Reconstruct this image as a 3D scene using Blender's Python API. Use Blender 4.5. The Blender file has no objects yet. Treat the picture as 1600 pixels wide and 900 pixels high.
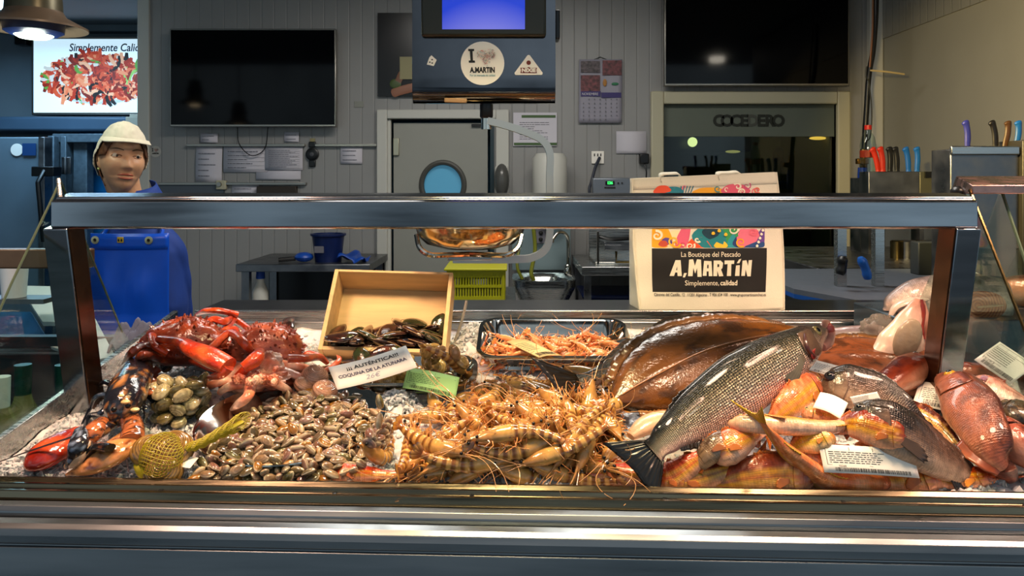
import bpy, math, random
from mathutils import Vector as V, Matrix, noise, Quaternion
S = bpy.context.scene
COL = S.collection
PI = math.pi
def R(a): return math.radians(a)
def lin(h):
    h = h.lstrip('#'); o = []
    for i in (0, 2, 4):
        c = int(h[i:i+2], 16)/255
        o.append(c/12.92 if c <= .04045 else ((c+.055)/1.055)**2.4)
    return (o[0], o[1], o[2], 1)
def mixc(a, b, t):
    t = max(0, min(1, t)); return tuple(a[i]*(1-t)+b[i]*t for i in range(4))
def sst(a, b, x):
    t = max(0, min(1, (x-a)/(b-a))); return t*t*(3-2*t)
# ------------------------------------------------------------------ camera, world, exposure
CZ, HY, F = 1.55, 280.0, 1200.0
cam = bpy.data.objects.new('camera', bpy.data.cameras.new('camera')); COL.objects.link(cam)
cam.location = (0, 0, CZ); cam.rotation_euler = (R(90), 0, 0)
cam.data.sensor_width = 36; cam.data.lens = 36*F/1600; cam.data.shift_y = -(450-HY)/1600
cam.data.clip_start = .02; cam.data.clip_end = 100
S.camera = cam
S.view_settings.view_transform = 'Standard'; S.view_settings.look = 'None'
S.view_settings.gamma = 1; S.view_settings.exposure = 0; S.view_settings.use_curve_mapping = False
wd = bpy.data.worlds.new('hall'); S.world = wd; wd.use_nodes = True
nt = wd.node_tree; bg = nt.nodes['Background']
tc = nt.nodes.new('ShaderNodeTexCoord'); sp = nt.nodes.new('ShaderNodeSeparateXYZ'); nt.links.new(tc.outputs['Generated'], sp.inputs[0])
mz = nt.nodes.new('ShaderNodeMath'); mz.operation = 'MULTIPLY_ADD'; nt.links.new(sp.outputs['Z'], mz.inputs[0]); mz.inputs[1].default_value = .5; mz.inputs[2].default_value = .5
cr = nt.nodes.new('ShaderNodeValToRGB'); nt.links.new(mz.outputs[0], cr.inputs[0])
e = cr.color_ramp.elements; e[0].position = .3; e[0].color = (.06, .08, .10, 1); e[1].position = .8; e[1].color = (.24, .28, .32, 1)
for p_, c_ in ((.44, (.20, .27, .32, 1)), (.48, (.30, .40, .47, 1)), (.56, (.40, .50, .56, 1))): ee = cr.color_ramp.elements.new(p_); ee.color = c_
vn = nt.nodes.new('ShaderNodeTexNoise'); vn.inputs['Scale'].default_value = 3.0; vn.inputs['Detail'].default_value = 3; mpn = nt.nodes.new('ShaderNodeMapping'); mpn.inputs['Scale'].default_value = (1.6, 1, .7)
nt.links.new(tc.outputs['Generated'], mpn.inputs[0]); nt.links.new(mpn.outputs[0], vn.inputs[0])
mrn = nt.nodes.new('ShaderNodeMapRange'); mrn.inputs[1].default_value = .42; mrn.inputs[2].default_value = .6; mrn.inputs[3].default_value = .35; mrn.inputs[4].default_value = 1.7; nt.links.new(vn.outputs[0], mrn.inputs[0])
nt.links.new(cr.outputs[0], bg.inputs[0]); nt.links.new(mrn.outputs[0], bg.inputs[1])
def add_light(name, kind, loc, energy, col, size=.1, rot=None, target=None, **kw):
    l = bpy.data.lights.new(name, kind); l.energy = energy; l.color = col[:3]
    if kind == 'AREA':
        l.size = size
        if 'sy' in kw: l.shape = 'RECTANGLE'; l.size_y = kw['sy']
    elif kind == 'SPOT':
        l.shadow_soft_size = size; l.spot_size = kw.get('cone', R(90)); l.spot_blend = kw.get('blend', .5)
    else: l.shadow_soft_size = size
    o = bpy.data.objects.new(name, l); COL.objects.link(o); o.location = loc
    if target is not None: o.rotation_euler = (V(target)-V(loc)).to_track_quat('-Z', 'Y').to_euler()
    elif rot: o.rotation_euler = rot
    return o
WARM = (1, .78, .42); PINK = (1, .60, .42); COOL = (.55, .78, 1); NEUT = (1, .95, .87)
# lamps over the counter (inside the pendant shades built further down): x, y, z, watts, colour
COUNTER_LAMPS = [(-.72, 1.12, 2.25, 36, PINK), (-.05, 1.12, 2.25, 33, WARM), (.62, 1.12, 2.25, 29, (1, .68, .46)), (1.25, 1.2, 2.25, 42, PINK)]
for i, (x, y, z, w, c) in enumerate(COUNTER_LAMPS):
    add_light('counter_lamp_light', 'SPOT', (x, y, z), w*1.95, c, .13, target=(x, y+.22, 1.1), cone=R(92), blend=.5)
add_light('work_zone_light', 'AREA', (.0, 2.9, 2.76), 42, NEUT, 1.6, rot=(0, 0, 0), sy=.5)
add_light('added_face_light', 'SPOT', (-.45, 1.35, 2.45), 26, (1, .74, .5), .06, target=(-1.3, 2.5, 1.45), cone=R(50), blend=.6)  # added warm spot with no fixture, brightens the woman's face
add_light('back_room_light', 'AREA', (-3.2, 5.2, 2.6), 34, (.42, .72, 1), 1.2, rot=(0, 0, 0), sy=.4)
add_light('added_case_light', 'SPOT', (-1.35, 1.45, 2.3), 20, (.62, .85, 1), .08, target=(-1.15, 1.85, 1.1), cone=R(50), blend=.5)  # added cool spot with no fixture, lifts the dark area behind the left glass
add_light('side_wall_light', 'SPOT', (.9, 2.1, 1.95), 95, (1, .72, .28), .04, target=(2.2, 3.25, 1.62), cone=R(62), blend=.35)
# ------------------------------------------------------------------ placing helpers
def at(px, py, Y): return V(((px-800)/F*Y, Y, CZ-(py-HY)/F*Y))
def zb(y): return 1.085+.16*(y-1.1)
def B(px, py, h=0.0):
    k = (py-HY)/F; Y = (CZ-1.085+.176-h)/(k+.16)
    
    ym = 1.168-.42*min(h, .1)
    if Y < ym: Y = ym; return V(((px-800)/F*Y, Y, max(zb(Y)+.008, CZ-k*Y)))
    return V(((px-800)/F*Y, Y, zb(Y)+h))
# ------------------------------------------------------------------ materials
def nodes(m):
    m.use_nodes = True; return m.node_tree, m.node_tree.nodes['Principled BSDF']
def N(nt, typ, **kw):
    n = nt.nodes.new(typ)
    for k, v in kw.items(): setattr(n, k, v)
    return n
def mat(name, col=None, rough=.5, metal=0, vc=False, nscale=0, namt=.2, bump=0, bscale=60, coat=0, sss=0, trans=0, emit=0, ior=1.45, spec=.5, stretch=None, rvar=0):
    m = bpy.data.materials.new(name); nt, p = nodes(m)
    base = lin(col) if col else (.8, .8, .8, 1)
    p.inputs['Base Color'].default_value = base; p.inputs['Roughness'].default_value = rough
    p.inputs['Metallic'].default_value = metal; p.inputs['IOR'].default_value = ior
    p.inputs['Specular IOR Level'].default_value = spec
    if coat: p.inputs['Coat Weight'].default_value = coat; p.inputs['Coat Roughness'].default_value = .08
    if sss: p.inputs['Subsurface Weight'].default_value = sss; p.inputs['Subsurface Radius'].default_value = (1, .5, .3); p.inputs['Subsurface Scale'].default_value = .006
    if trans: p.inputs['Transmission Weight'].default_value = trans
    if emit: p.inputs['Emission Color'].default_value = base; p.inputs['Emission Strength'].default_value = emit
    src = None
    tcn = N(nt, 'ShaderNodeTexCoord'); mp = N(nt, 'ShaderNodeMapping')
    nt.links.new(tcn.outputs['Object'], mp.inputs[0])
    if stretch: mp.inputs['Scale'].default_value = stretch
    if vc:
        a = N(nt, 'ShaderNodeAttribute', attribute_name='Col'); src = a.outputs['Color']
        if emit: nt.links.new(src, p.inputs['Emission Color'])
    if nscale:
        nz = N(nt, 'ShaderNodeTexNoise'); nz.inputs['Scale'].default_value = nscale; nz.inputs['Detail'].default_value = 4
        nt.links.new(mp.outputs[0], nz.inputs[0])
        mr = N(nt, 'ShaderNodeMapRange'); mr.inputs[1].default_value = .3; mr.inputs[2].default_value = .7; mr.inputs[3].default_value = 1-namt; mr.inputs[4].default_value = 1+namt
        nt.links.new(nz.outputs[0], mr.inputs[0])
        vm = N(nt, 'ShaderNodeVectorMath', operation='SCALE'); nt.links.new(mr.outputs[0], vm.inputs['Scale'])
        if src: nt.links.new(src, vm.inputs[0])
        else: vm.inputs[0].default_value = base[:3]
        src = vm.outputs[0]
        if rvar:
            mq = N(nt, 'ShaderNodeMapRange'); mq.inputs[1].default_value = .3; mq.inputs[2].default_value = .7; mq.inputs[3].default_value = max(.02, rough-rvar); mq.inputs[4].default_value = rough+rvar
            nt.links.new(nz.outputs[0], mq.inputs[0]); nt.links.new(mq.outputs[0], p.inputs['Roughness'])
    if src: nt.links.new(src, p.inputs['Base Color'])
    if bump:
        nb = N(nt, 'ShaderNodeTexNoise'); nb.inputs['Scale'].default_value = bscale; nb.inputs['Detail'].default_value = 3
        nt.links.new(mp.outputs[0], nb.inputs[0])
        b = N(nt, 'ShaderNodeBump'); b.inputs['Strength'].default_value = bump; b.inputs['Distance'].default_value = .002
        nt.links.new(nb.outputs[0], b.inputs['Height']); nt.links.new(b.outputs[0], p.inputs['Normal'])
        if coat: nt.links.new(b.outputs[0], p.inputs['Coat Normal'])
    return m
def glass_mat(name, tint, refl=1.0):
    m = bpy.data.materials.new(name); m.use_nodes = True; nt = m.node_tree; nt.nodes.clear()
    o = N(nt, 'ShaderNodeOutputMaterial'); t = N(nt, 'ShaderNodeBsdfTransparent'); t.inputs[0].default_value = lin(tint)
    g = N(nt, 'ShaderNodeBsdfGlossy'); g.inputs[1].default_value = .03; f = N(nt, 'ShaderNodeFresnel'); f.inputs[0].default_value = 1.5
    ge_ = N(nt, 'ShaderNodeNewGeometry'); mi_ = N(nt, 'ShaderNodeMapRange'); nt.links.new(ge_.outputs['Backfacing'], mi_.inputs[0]); mi_.inputs[3].default_value = 1.5; mi_.inputs[4].default_value = 1/1.5; nt.links.new(mi_.outputs[0], f.inputs[0])
    mx = N(nt, 'ShaderNodeMixShader'); nt.links.new(f.outputs[0], mx.inputs[0]); nt.links.new(t.outputs[0], mx.inputs[1]); nt.links.new(g.outputs[0], mx.inputs[2]); nt.links.new(mx.outputs[0], o.inputs[0])
    return m
M = {}
def ribbed(name, col, period, axis='X', depth=.5):
    m = bpy.data.materials.new(name); nt, p = nodes(m)
    tcn = N(nt, 'ShaderNodeTexCoord'); sx = N(nt, 'ShaderNodeSeparateXYZ'); nt.links.new(tcn.outputs['Object'], sx.inputs[0])
    d = N(nt, 'ShaderNodeMath', operation='DIVIDE'); nt.links.new(sx.outputs[axis], d.inputs[0]); d.inputs[1].default_value = period
    fr = N(nt, 'ShaderNodeMath', operation='FRACT'); nt.links.new(d.outputs[0], fr.inputs[0])
    pp = N(nt, 'ShaderNodeMath', operation='PINGPONG'); nt.links.new(fr.outputs[0], pp.inputs[0]); pp.inputs[1].default_value = .5
    mr = N(nt, 'ShaderNodeMapRange'); nt.links.new(pp.outputs[0], mr.inputs[0]); mr.inputs[1].default_value = 0; mr.inputs[2].default_value = .07
    b = N(nt, 'ShaderNodeBump'); b.inputs['Strength'].default_value = depth; b.inputs['Distance'].default_value = .004
    nt.links.new(mr.outputs[0], b.inputs['Height']); nt.links.new(b.outputs[0], p.inputs['Normal'])
    nz = N(nt, 'ShaderNodeTexNoise'); nz.inputs['Scale'].default_value = 3; nt.links.new(tcn.outputs['Object'], nz.inputs[0])
    mr2 = N(nt, 'ShaderNodeMapRange'); nt.links.new(nz.outputs[0], mr2.inputs[0]); mr2.inputs[3].default_value = .85; mr2.inputs[4].default_value = 1.1
    mm = N(nt, 'ShaderNodeMath', operation='MULTIPLY'); nt.links.new(mr2.outputs[0], mm.inputs[0])
    mg = N(nt, 'ShaderNodeMapRange'); nt.links.new(mr.outputs[0], mg.inputs[0]); mg.inputs[3].default_value = .86; mg.inputs[4].default_value = 1
    nt.links.new(mg.outputs[0], mm.inputs[1])
    vm = N(nt, 'ShaderNodeVectorMath', operation='SCALE'); vm.inputs[0].default_value = lin(col)[:3]; nt.links.new(mm.outputs[0], vm.inputs['Scale'])
    nt.links.new(vm.outputs[0], p.inputs['Base Color']); p.inputs['Roughness'].default_value = .45
    return m
M['panel'] = ribbed('ribbed_wall_panel', '#8d8c8a', .075)
M['panel_y'] = ribbed('ribbed_side_panel', '#85847d', .075, 'Y')
M['smooth'] = mat('smooth_wall_panel', '#8e8c82', .5, nscale=2.5, namt=.06)
M['cold'] = mat('cold_room_panel', '#77868f', .5, nscale=3, namt=.08)
M['floor'] = mat('floor_resin', '#8a9094', .45, nscale=8, namt=.2)
M['ceil'] = mat('ceiling_white', '#9aa3a8', .7)
M['trim'] = mat('pvc_trim', '#bab9b1', .4)
M['cream'] = mat('cream_frame', '#b3ad93', .4)
M['steel'] = mat('brushed_steel', '#a9aaa8', .26, 1, nscale=5, namt=.10, stretch=(1, 30, 60), rvar=.1)
M['steel2'] = mat('worn_steel', '#77787a', .38, 1, nscale=14, namt=.22, rvar=.12)
M['rail'] = mat('polished_rail_steel', '#8b8f94', .15, 1, nscale=4, namt=.22, stretch=(1, 6, 10), rvar=.05)
M['front'] = mat('front_fascia_steel', '#7f8589', .34, 1, nscale=3, namt=.15, stretch=(1, 10, 14), rvar=.08)
M['chrome'] = mat('polished_steel', '#c8c4ba', .07, 1, nscale=18, namt=.06, rvar=.03)
M['brass'] = mat('tarnished_edge_metal', '#6e5f3c', .25, 1)
M['black'] = mat('black_plastic', '#0b0b0c', .35)
M['screen'] = mat('tv_glass', '#020203', .06, spec=.2)
M['bezel'] = mat('tv_bezel', '#9a958c', .3, 1)
M['paper'] = mat('paper', '#c6c2ca', .7)
M['paperw'] = mat('white_card', '#f2ece2', .55)
M['ink'] = mat('black_ink', '#151414', .6)
M['inkgrey'] = mat('grey_ink', '#66646c', .6)
M['blue'] = mat('blue_plastic', '#0d3f97', .4, nscale=20, namt=.15)
M['darkblue'] = mat('navy_plastic', '#0a1b4a', .35, nscale=20, namt=.15)
M['glass'] = glass_mat('clear_glass', '#e8f2ee')
M['glassdark'] = glass_mat('interior_window_glass', '#9fb0a2')
# ------------------------------------------------------------------ mesh builder
def frame_of(t, up):
    t = t.normalized(); s = up.cross(t)
    if s.length < 1e-5: s = V((1, 0, 0)).cross(t) if abs(t.x) < .9 else V((0, 1, 0)).cross(t)
    s.normalize(); return s, t.cross(s).normalized()
def catmull(P, n):
    P = [V(p) for p in P]; L = len(P)
    if L == 2: return [P[0].lerp(P[1], i/(n-1)) for i in range(n)]
    out = []
    for i in range(n):
        u = i/(n-1)*(L-1); k = min(int(u), L-2); f = u-k
        a = P[k-1] if k > 0 else P[k]*2-P[k+1]
        b, c = P[k], P[k+1]; d = P[k+2] if k+2 < L else P[k+1]*2-P[k]
        out.append(.5*((2*b)+(c-a)*f+(2*a-5*b+4*c-d)*f*f+(3*b-a-3*c+d)*f**3))
    return out
class MB:
    def __init__(s): s.v = []; s.f = []; s.c = []; s.uv = []; s.mi = []; s.m = 0; s.hasuv = False
    def add(s, vs, fs, col=None, uvs=None):
        o = len(s.v); s.v += [V(p) for p in vs]; s.f += [tuple(i+o for i in f) for f in fs]; s.mi += [s.m]*len(fs)
        n = len(vs)
        if col is None: s.c += [(1, 1, 1, 1)]*n
        elif isinstance(col, list): s.c += col
        else: s.c += [col]*n
        if uvs: s.hasuv = True; s.uv += uvs
        else: s.uv += [(0, 0)]*n
        return s
    def box(s, c, d, rot=None, col=None):
        hx, hy, hz = d[0]/2, d[1]/2, d[2]/2
        vs = [V((x*hx, y*hy, z*hz)) for x in (-1, 1) for y in (-1, 1) for z in (-1, 1)]
        if rot is not None: vs = [rot @ p for p in vs]
        return s.add([p+V(c) for p in vs], [(0, 1, 3, 2), (4, 6, 7, 5), (0, 4, 5, 1), (2, 3, 7, 6), (0, 2, 6, 4), (1, 5, 7, 3)], col)
    def bx(s, x0, x1, y0, y1, z0, z1, col=None): return s.box(((x0+x1)/2, (y0+y1)/2, (z0+z1)/2), (abs(x1-x0), abs(y1-y0), abs(z1-z0)), None, col)
    def tube(s, P, r, n=8, up=V((0, 0, 1)), cap=True, col=None, flat=1.0):
        P = [V(p) for p in P]; L = len(P); rr = r if isinstance(r, (list, tuple)) else [r]*L
        vs, cs, fs = [], [], []; prev = None
        for i in range(L):
            t = (P[min(i+1, L-1)]-P[max(i-1, 0)])
            if t.length < 1e-9: t = V((0, 0, 1))
            t.normalize()
            if prev is None: a, b = frame_of(t, up)
            else:
                a = prev-t*prev.dot(t)
                if a.length < 1e-6: a, _ = frame_of(t, up)
                a.normalize(); b = t.cross(a)
            prev = a
            for k in range(n):
                th = 2*PI*k/n; vs.append(P[i]+a*math.cos(th)*rr[i]+b*math.sin(th)*rr[i]*flat)
                if isinstance(col, list): cs.append(col[i])
        for i in range(L-1):
            for k in range(n): fs.append((i*n+k, i*n+(k+1) % n, (i+1)*n+(k+1) % n, (i+1)*n+k))
        if cap: fs.append(tuple(range(n))[::-1]); fs.append(tuple((L-1)*n+k for k in range(n)))
        return s.add(vs, fs, cs if cs else col)
    def lathe(s, prof, n=32, c=(0, 0, 0), Mx=None, col=None):
        vs, fs = [], []; L = len(prof)
        for r, z in prof:
            for k in range(n):
                th = 2*PI*k/n; p = V((r*math.cos(th), r*math.sin(th), z))
                if Mx is not None: p = Mx @ p
                vs.append(p+V(c))
        for i in range(L-1):
            for k in range(n): fs.append((i*n+k, i*n+(k+1) % n, (i+1)*n+(k+1) % n, (i+1)*n+k))
        if prof[0][0] > 1e-6: fs.append(tuple(range(n))[::-1])
        if prof[-1][0] > 1e-6: fs.append(tuple((L-1)*n+k for k in range(n)))
        return s.add(vs, fs, col)
    def sphere(s, c, r, nu=16, nv=10, Mx=None, col=None, fn=None):
        r = (r, r, r) if not hasattr(r, '__len__') else r; vs, fs, cs = [], [], []
        for j in range(nv+1):
            ph = PI*j/nv
            for i in range(nu):
                th = 2*PI*i/nu; p = V((math.sin(ph)*math.cos(th), math.sin(ph)*math.sin(th), math.cos(ph)))
                if fn: q, cc = fn(p); cs.append(cc)
                else: q = V((p.x*r[0], p.y*r[1], p.z*r[2]))
                if Mx is not None: q = Mx @ q
                vs.append(q+V(c))
        for j in range(nv):
            for i in range(nu): fs.append((j*nu+i, (j+1)*nu+i, (j+1)*nu+(i+1) % nu, j*nu+(i+1) % nu))
        return s.add(vs, fs, cs if cs else col)
    def prism(s, poly, Mx, d, col=None):
        n = len(poly); vs = [Mx @ V((x, y, 0)) for x, y in poly]+[Mx @ V((x, y, d)) for x, y in poly]
        fs = [tuple(range(n))[::-1], tuple(range(n, 2*n))]+[(i, (i+1) % n, n+(i+1) % n, n+i) for i in range(n)]
        return s.add(vs, fs, col)
    def grid(s, fn, nu, nv, col=None, uv=None):
        vs, cs, fs, us = [], [], [], []
        for j in range(nv+1):
            for i in range(nu+1):
                q = fn(i/nu, j/nv)
                if isinstance(q, tuple) and len(q) == 2 and not isinstance(q[0], (int, float)): vs.append(q[0]); cs.append(q[1])
                else: vs.append(q)
                if uv: us.append(uv(i/nu, j/nv))
        w = nu+1
        for j in range(nv):
            for i in range(nu): fs.append((j*w+i, j*w+i+1, (j+1)*w+i+1, (j+1)*w+i))
        return s.add(vs, fs, cs if cs else col, us if us else None)
    def build(s, name, material, parent=None, smooth=True, bevel=0, subsurf=0, solid=0, loc=None, base=False, label=None, auto=40):
        off = V((0, 0, 0))
        if parent is not None:
            o = parent
            while o is not None: off += o.location; o = o.parent
        elif loc is not None: off = V(loc)
        elif base and s.v:
            xs = [p.x for p in s.v]; ys = [p.y for p in s.v]; zs = [p.z for p in s.v]
            off = V(((min(xs)+max(xs))/2, (min(ys)+max(ys))/2, min(zs)))
        me = bpy.data.meshes.new(name); me.from_pydata([p-off for p in s.v], [], s.f)
        ca = me.color_attributes.new('Col', 'FLOAT_COLOR', 'POINT')
        flat = []
        for c in s.c: flat += [c[0], c[1], c[2], 1]
        ca.data.foreach_set('color', flat)
        if s.hasuv:
            ul = me.uv_layers.new(name='UVMap'); li = [0]*len(me.loops); me.loops.foreach_get('vertex_index', li)
            fl = []
            for i in li: fl += [s.uv[i][0], s.uv[i][1]]
            ul.data.foreach_set('uv', fl)
        mats = material if isinstance(material, (list, tuple)) else [material]
        for m in mats: me.materials.append(m)
        if len(mats) > 1: me.polygons.foreach_set('material_index', s.mi)
        if smooth: me.polygons.foreach_set('use_smooth', [True]*len(me.polygons))
        me.update()
        if smooth and auto and not subsurf: me.set_sharp_from_angle(angle=R(auto))
        o = bpy.data.objects.new(name, me); COL.objects.link(o)
        if parent is not None: o.parent = parent
        else: o.location = off
        if bevel:
            b = o.modifiers.new('bevel', 'BEVEL'); b.width = bevel; b.segments = 2; b.limit_method = 'ANGLE'
        if solid:
            b = o.modifiers.new('solid', 'SOLIDIFY'); b.thickness = solid; b.offset = 0
        if subsurf:
            b = o.modifiers.new('sub', 'SUBSURF'); b.levels = subsurf; b.render_levels = subsurf
        if label: o['label'] = label
        return o
def tag(o, label, cat, group=None, kind=None):
    o['label'] = label; o['category'] = cat
    if group: o['group'] = group
    if kind: o['kind'] = kind
    return o
def thing(name, label, cat, loc, group=None):
    o = bpy.data.objects.new(name, None); COL.objects.link(o); o.location = V(loc); o.empty_display_size = .05
    return tag(o, label, cat, group)
def struct(name, mb, m, **kw):
    o = mb.build(name, m, **kw); o['kind'] = 'structure'; return o
def copy_tree(o, parent=None):
    c = o.copy(); COL.objects.link(c); c.parent = parent
    for ch in list(o.children): copy_tree(ch, c)
    return c
def wpos(o):
    off = V((0, 0, 0))
    while o is not None: off += o.location; o = o.parent
    return off
def face_m(o, xd=(1, 0, 0), yd=(0, 0, 1)):
    xd = V(xd).normalized(); yd = V(yd); yd = (yd-xd*yd.dot(xd)).normalized(); z = xd.cross(yd)
    m = Matrix((xd, yd, z)).transposed().to_4x4(); m.translation = V(o); return m
def text_mesh(st, Mx, h, align='CENTER', width=None, offset=0, extr=.0004, sx=1.0, shear=0, spacing=1.0):
    cu = bpy.data.curves.new('txt', 'FONT'); cu.body = st; cu.size = h; cu.align_x = align; cu.align_y = 'CENTER'; cu.offset = offset; cu.extrude = extr; cu.shear = shear; cu.space_character = spacing
    cu.resolution_u = 3
    ob = bpy.data.objects.new('txt', cu); me = bpy.data.meshes.new_from_object(ob)
    vs = [v.co.copy() for v in me.vertices]; fs = [tuple(p.vertices) for p in me.polygons]
    bpy.data.objects.remove(ob); bpy.data.curves.remove(cu); bpy.data.meshes.remove(me)
    if width and vs:
        w = max(v.x for v in vs)-min(v.x for v in vs); sx = width/w
    return [Mx @ V((v.x*sx, v.y, v.z)) for v in vs], fs
def text(name, st, Mx, h, material, parent, **kw):
    vs, fs = text_mesh(st, Mx, h, **kw); mb = MB(); mb.add(vs, fs); return mb.build(name, material, parent, smooth=False)
def print_lines(mb, Mx, x0, x1, y0, y1, rows, rng, th=.35, d=.0004, fill=.8):
    for i in range(rows):
        y = y1+(y0-y1)*(i+.5)/rows; hh = abs(y1-y0)/rows*th/2; x = x0; e = x1-(x1-x0)*(1-fill)*rng.random()
        while x < e:
            w = rng.uniform(.04, .16)*(x1-x0); w = min(w, e-x)
            mb.prism([(x, y-hh), (x+w, y-hh), (x+w, y+hh), (x, y+hh)], Mx, d); x += w+.015*(x1-x0)
# ================================================================== room shell
YB = 4.6
def X_(px, Y): return (px-800)/F*Y
def Z_(py, Y): return CZ-(py-HY)/F*Y
struct('floor', MB().bx(-6, 4, -3, 7.2, -.1, 0), M['floor'], smooth=False)
struct('ceiling', MB().bx(-6, 4, .6, 7.2, 2.8, 2.9), M['ceil'], smooth=False)
xw0 = X_(222, YB)
# back wall with a doorway and a window hole
dx0, dx1, dz1 = X_(605, YB), X_(772, YB), Z_(186, YB)
wx0, wx1, wz0, wz1 = X_(1036, YB), X_(1306, YB), Z_(392, YB), Z_(163, YB)
w = MB()
for a, b, c, d in ((xw0, dx0, 0, 2.8), (dx0, dx1, dz1, 2.8), (dx1, wx0, 0, 2.8), (wx0, wx1, 0, wz0), (wx0, wx1, wz1, 2.8), (wx1, 2.25, 0, 2.8)):
    w.bx(a, b, YB, YB+.1, c, d)
struct('wall_back', w, M['panel'], smooth=False)
w = MB().bx(xw0-.02, xw0+.05, YB-.02, YB+.12, 0, 2.8); struct('trim_1', w, M['trim'], bevel=.004)
w = MB().bx(2.2, 2.3, 2.0, YB, 0, 2.38); struct('wall_right', w, M['smooth'], smooth=False)
w = MB().bx(2.19, 2.3, 2.0, YB, 2.38, 2.8); struct('wall_right_upper', w, M['panel_y'], smooth=False)
w = MB().bx(2.12, 2.2, YB-.06, YB, 0, 2.8); struct('trim_2', w, M['trim'], bevel=.01)
# room behind the opening on the left
struct('wall_far', MB().bx(-6, -1.5, 6.3, 6.4, 0, 2.8), M['cold'], smooth=False)
struct('wall_left', MB().bx(-6.1, -6, -1, 6.4, 0, 2.8), M['cold'], smooth=False)
struct('wall_side_room', MB().bx(-1.6, -1.5, YB+.1, 6.3, 0, 2.8), M['cold'], smooth=False)
struct('trim_3', MB().bx(-6, -1.6, 6.18, 6.3, 2.74, 2.8), M['cold'], bevel=.01)
# dark beam, cold-room door, steel door frames
struct('trim_4', MB().bx(-4.6, -1.6, 5.9, 6.3, Z_(205, 5.9), Z_(182, 5.9)), mat('dull_blue_beam', '#3d5266', .4, nscale=4, namt=.1), bevel=.02)
cd = mat('cold_door_sheet', '#5d6f7b', .4, nscale=3, namt=.08)
d = thing('door_1', 'grey cold store door with small round and square stickers, at left', 'door', (X_(20, 5.6), 5.6, 0)); d['kind'] = 'structure'
d.name = 'door_1'
MB().bx(X_(-180, 5.6), X_(62, 5.6), 5.6, 5.68, 0, Z_(214, 5.6)).build('door_panel', cd, d, bevel=.01)
MB().bx(X_(62, 5.6), X_(72, 5.6), 5.58, 5.68, 0, Z_(214, 5.6)).build('edge_profile', M['steel2'], d, bevel=.006)
MB().lathe([(.0, 0), (.045, 0), (.045, .004), (0, .004)], 24, (X_(26, 5.59), 5.595, Z_(234, 5.59)), Matrix.Rotation(R(90), 3, 'X')).build('round_sticker', M['paperw'], d, smooth=False)
MB().bx(X_(35, 5.59), X_(56, 5.59), 5.588, 5.595, Z_(243, 5.59), Z_(224, 5.59)).build('square_sticker', mat('blue_sticker', '#123a6a', .5), d, smooth=False)
h = MB(); h.box((X_(66, 5.45), 5.5, Z_(268, 5.5)), (.16, .1, .07)); h.tube([(X_(68, 5.45), 5.48, Z_(262, 5.5)), (X_(66, 5.45), 5.4, Z_(285, 5.4)), (X_(68, 5.4), 5.4, Z_(378, 5.4))], .018, 8)
h.build('handle', M['black'], d, bevel=.02)
struct('door_2', MB().bx(X_(120, 6.1), X_(232, 6.1), 6.12, 6.2, 0, Z_(205, 6.1)), mat('blue_strip_door', '#12649a', .4, nscale=3, namt=.12, emit=0), smooth=False)
f = MB()
for a, b, dy in ((74, 84, 0), (88, 97, .05), (100, 122, .12)): f.bx(X_(a, 5.8), X_(b, 5.8), 5.8+dy, 5.9+dy, 0, Z_(212, 5.8))
f.bx(X_(74, 5.8), X_(236, 5.8), 5.86, 5.95, Z_(222, 5.8), Z_(208, 5.8))
struct('trim_5', f, mat('door_post_metal', '#5b6a74', .4, .3, nscale=30, namt=.2), bevel=.006)
hg = MB()
hg.box((X_(103, 5.78), 5.79, Z_(259, 5.8)), (.07, .02, .13)); hg.tube([(X_(103, 5.78), 5.77, Z_(272, 5.8)), (X_(103, 5.78), 5.77, Z_(246, 5.8))], .014, 8)
hg.build('hinge', M['steel2'], bpy.data.objects['door_2'], bevel=.003)
# ------------------------------------------------ illuminated seafood sign
Yb = 6.0
t = thing('lightbox_sign', 'backlit sign with a seafood platter and the words Simplemente Calidad', 'sign', (X_(145, Yb), Yb, Z_(176, Yb)))
sx0, sx1, sz0, sz1 = X_(53, Yb), X_(262, Yb), Z_(176, Yb), Z_(61, Yb)
MB().bx(sx0-.02, sx1+.02, Yb, Yb+.12, sz0-.02, sz1+.02).build('casing', M['bezel'], t, bevel=.006)
MB().bx(sx0, sx1, Yb-.004, Yb, sz0, sz1).build('light_panel', mat('backlit_panel', '#c9e6f5', .4, emit=.95), t, smooth=False)
text('sign_lettering', 'Simplemente Calidad', face_m((X_(170, Yb), Yb-.006, Z_(75, Yb))), .085, mat('navy_sign_print', '#1a2450', .6), t, sx=1.12, shear=.18, offset=.0012, width=X_(231, Yb)-X_(107, Yb))
rg = random.Random(5); pl = MB(); pbase = MB(); cx, cz_, rx, rz = X_(152, Yb), Z_(124, Yb), X_(232, Yb)-X_(152, Yb), .165
MB().lathe([(0, 0), (1, 0), (1, .004), (0, .004)], 48, (cx+.02, Yb-.006, cz_-.03), Matrix.Rotation(R(90), 3, 'X') @ Matrix.Diagonal((rx*1.02, rz*.98, 1))).build('picture_plate', mat('printed_plate', '#b5c3cc', .5, emit=.5), t, smooth=False)
cols = ['#b5331a', '#d0502c', '#8d2412', '#e07048', '#a52a14', '#c54028', '#f0b08a', '#d8d2c8', '#7a2010', '#c23c1e', '#e98a60', '#1d1a18']
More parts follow.
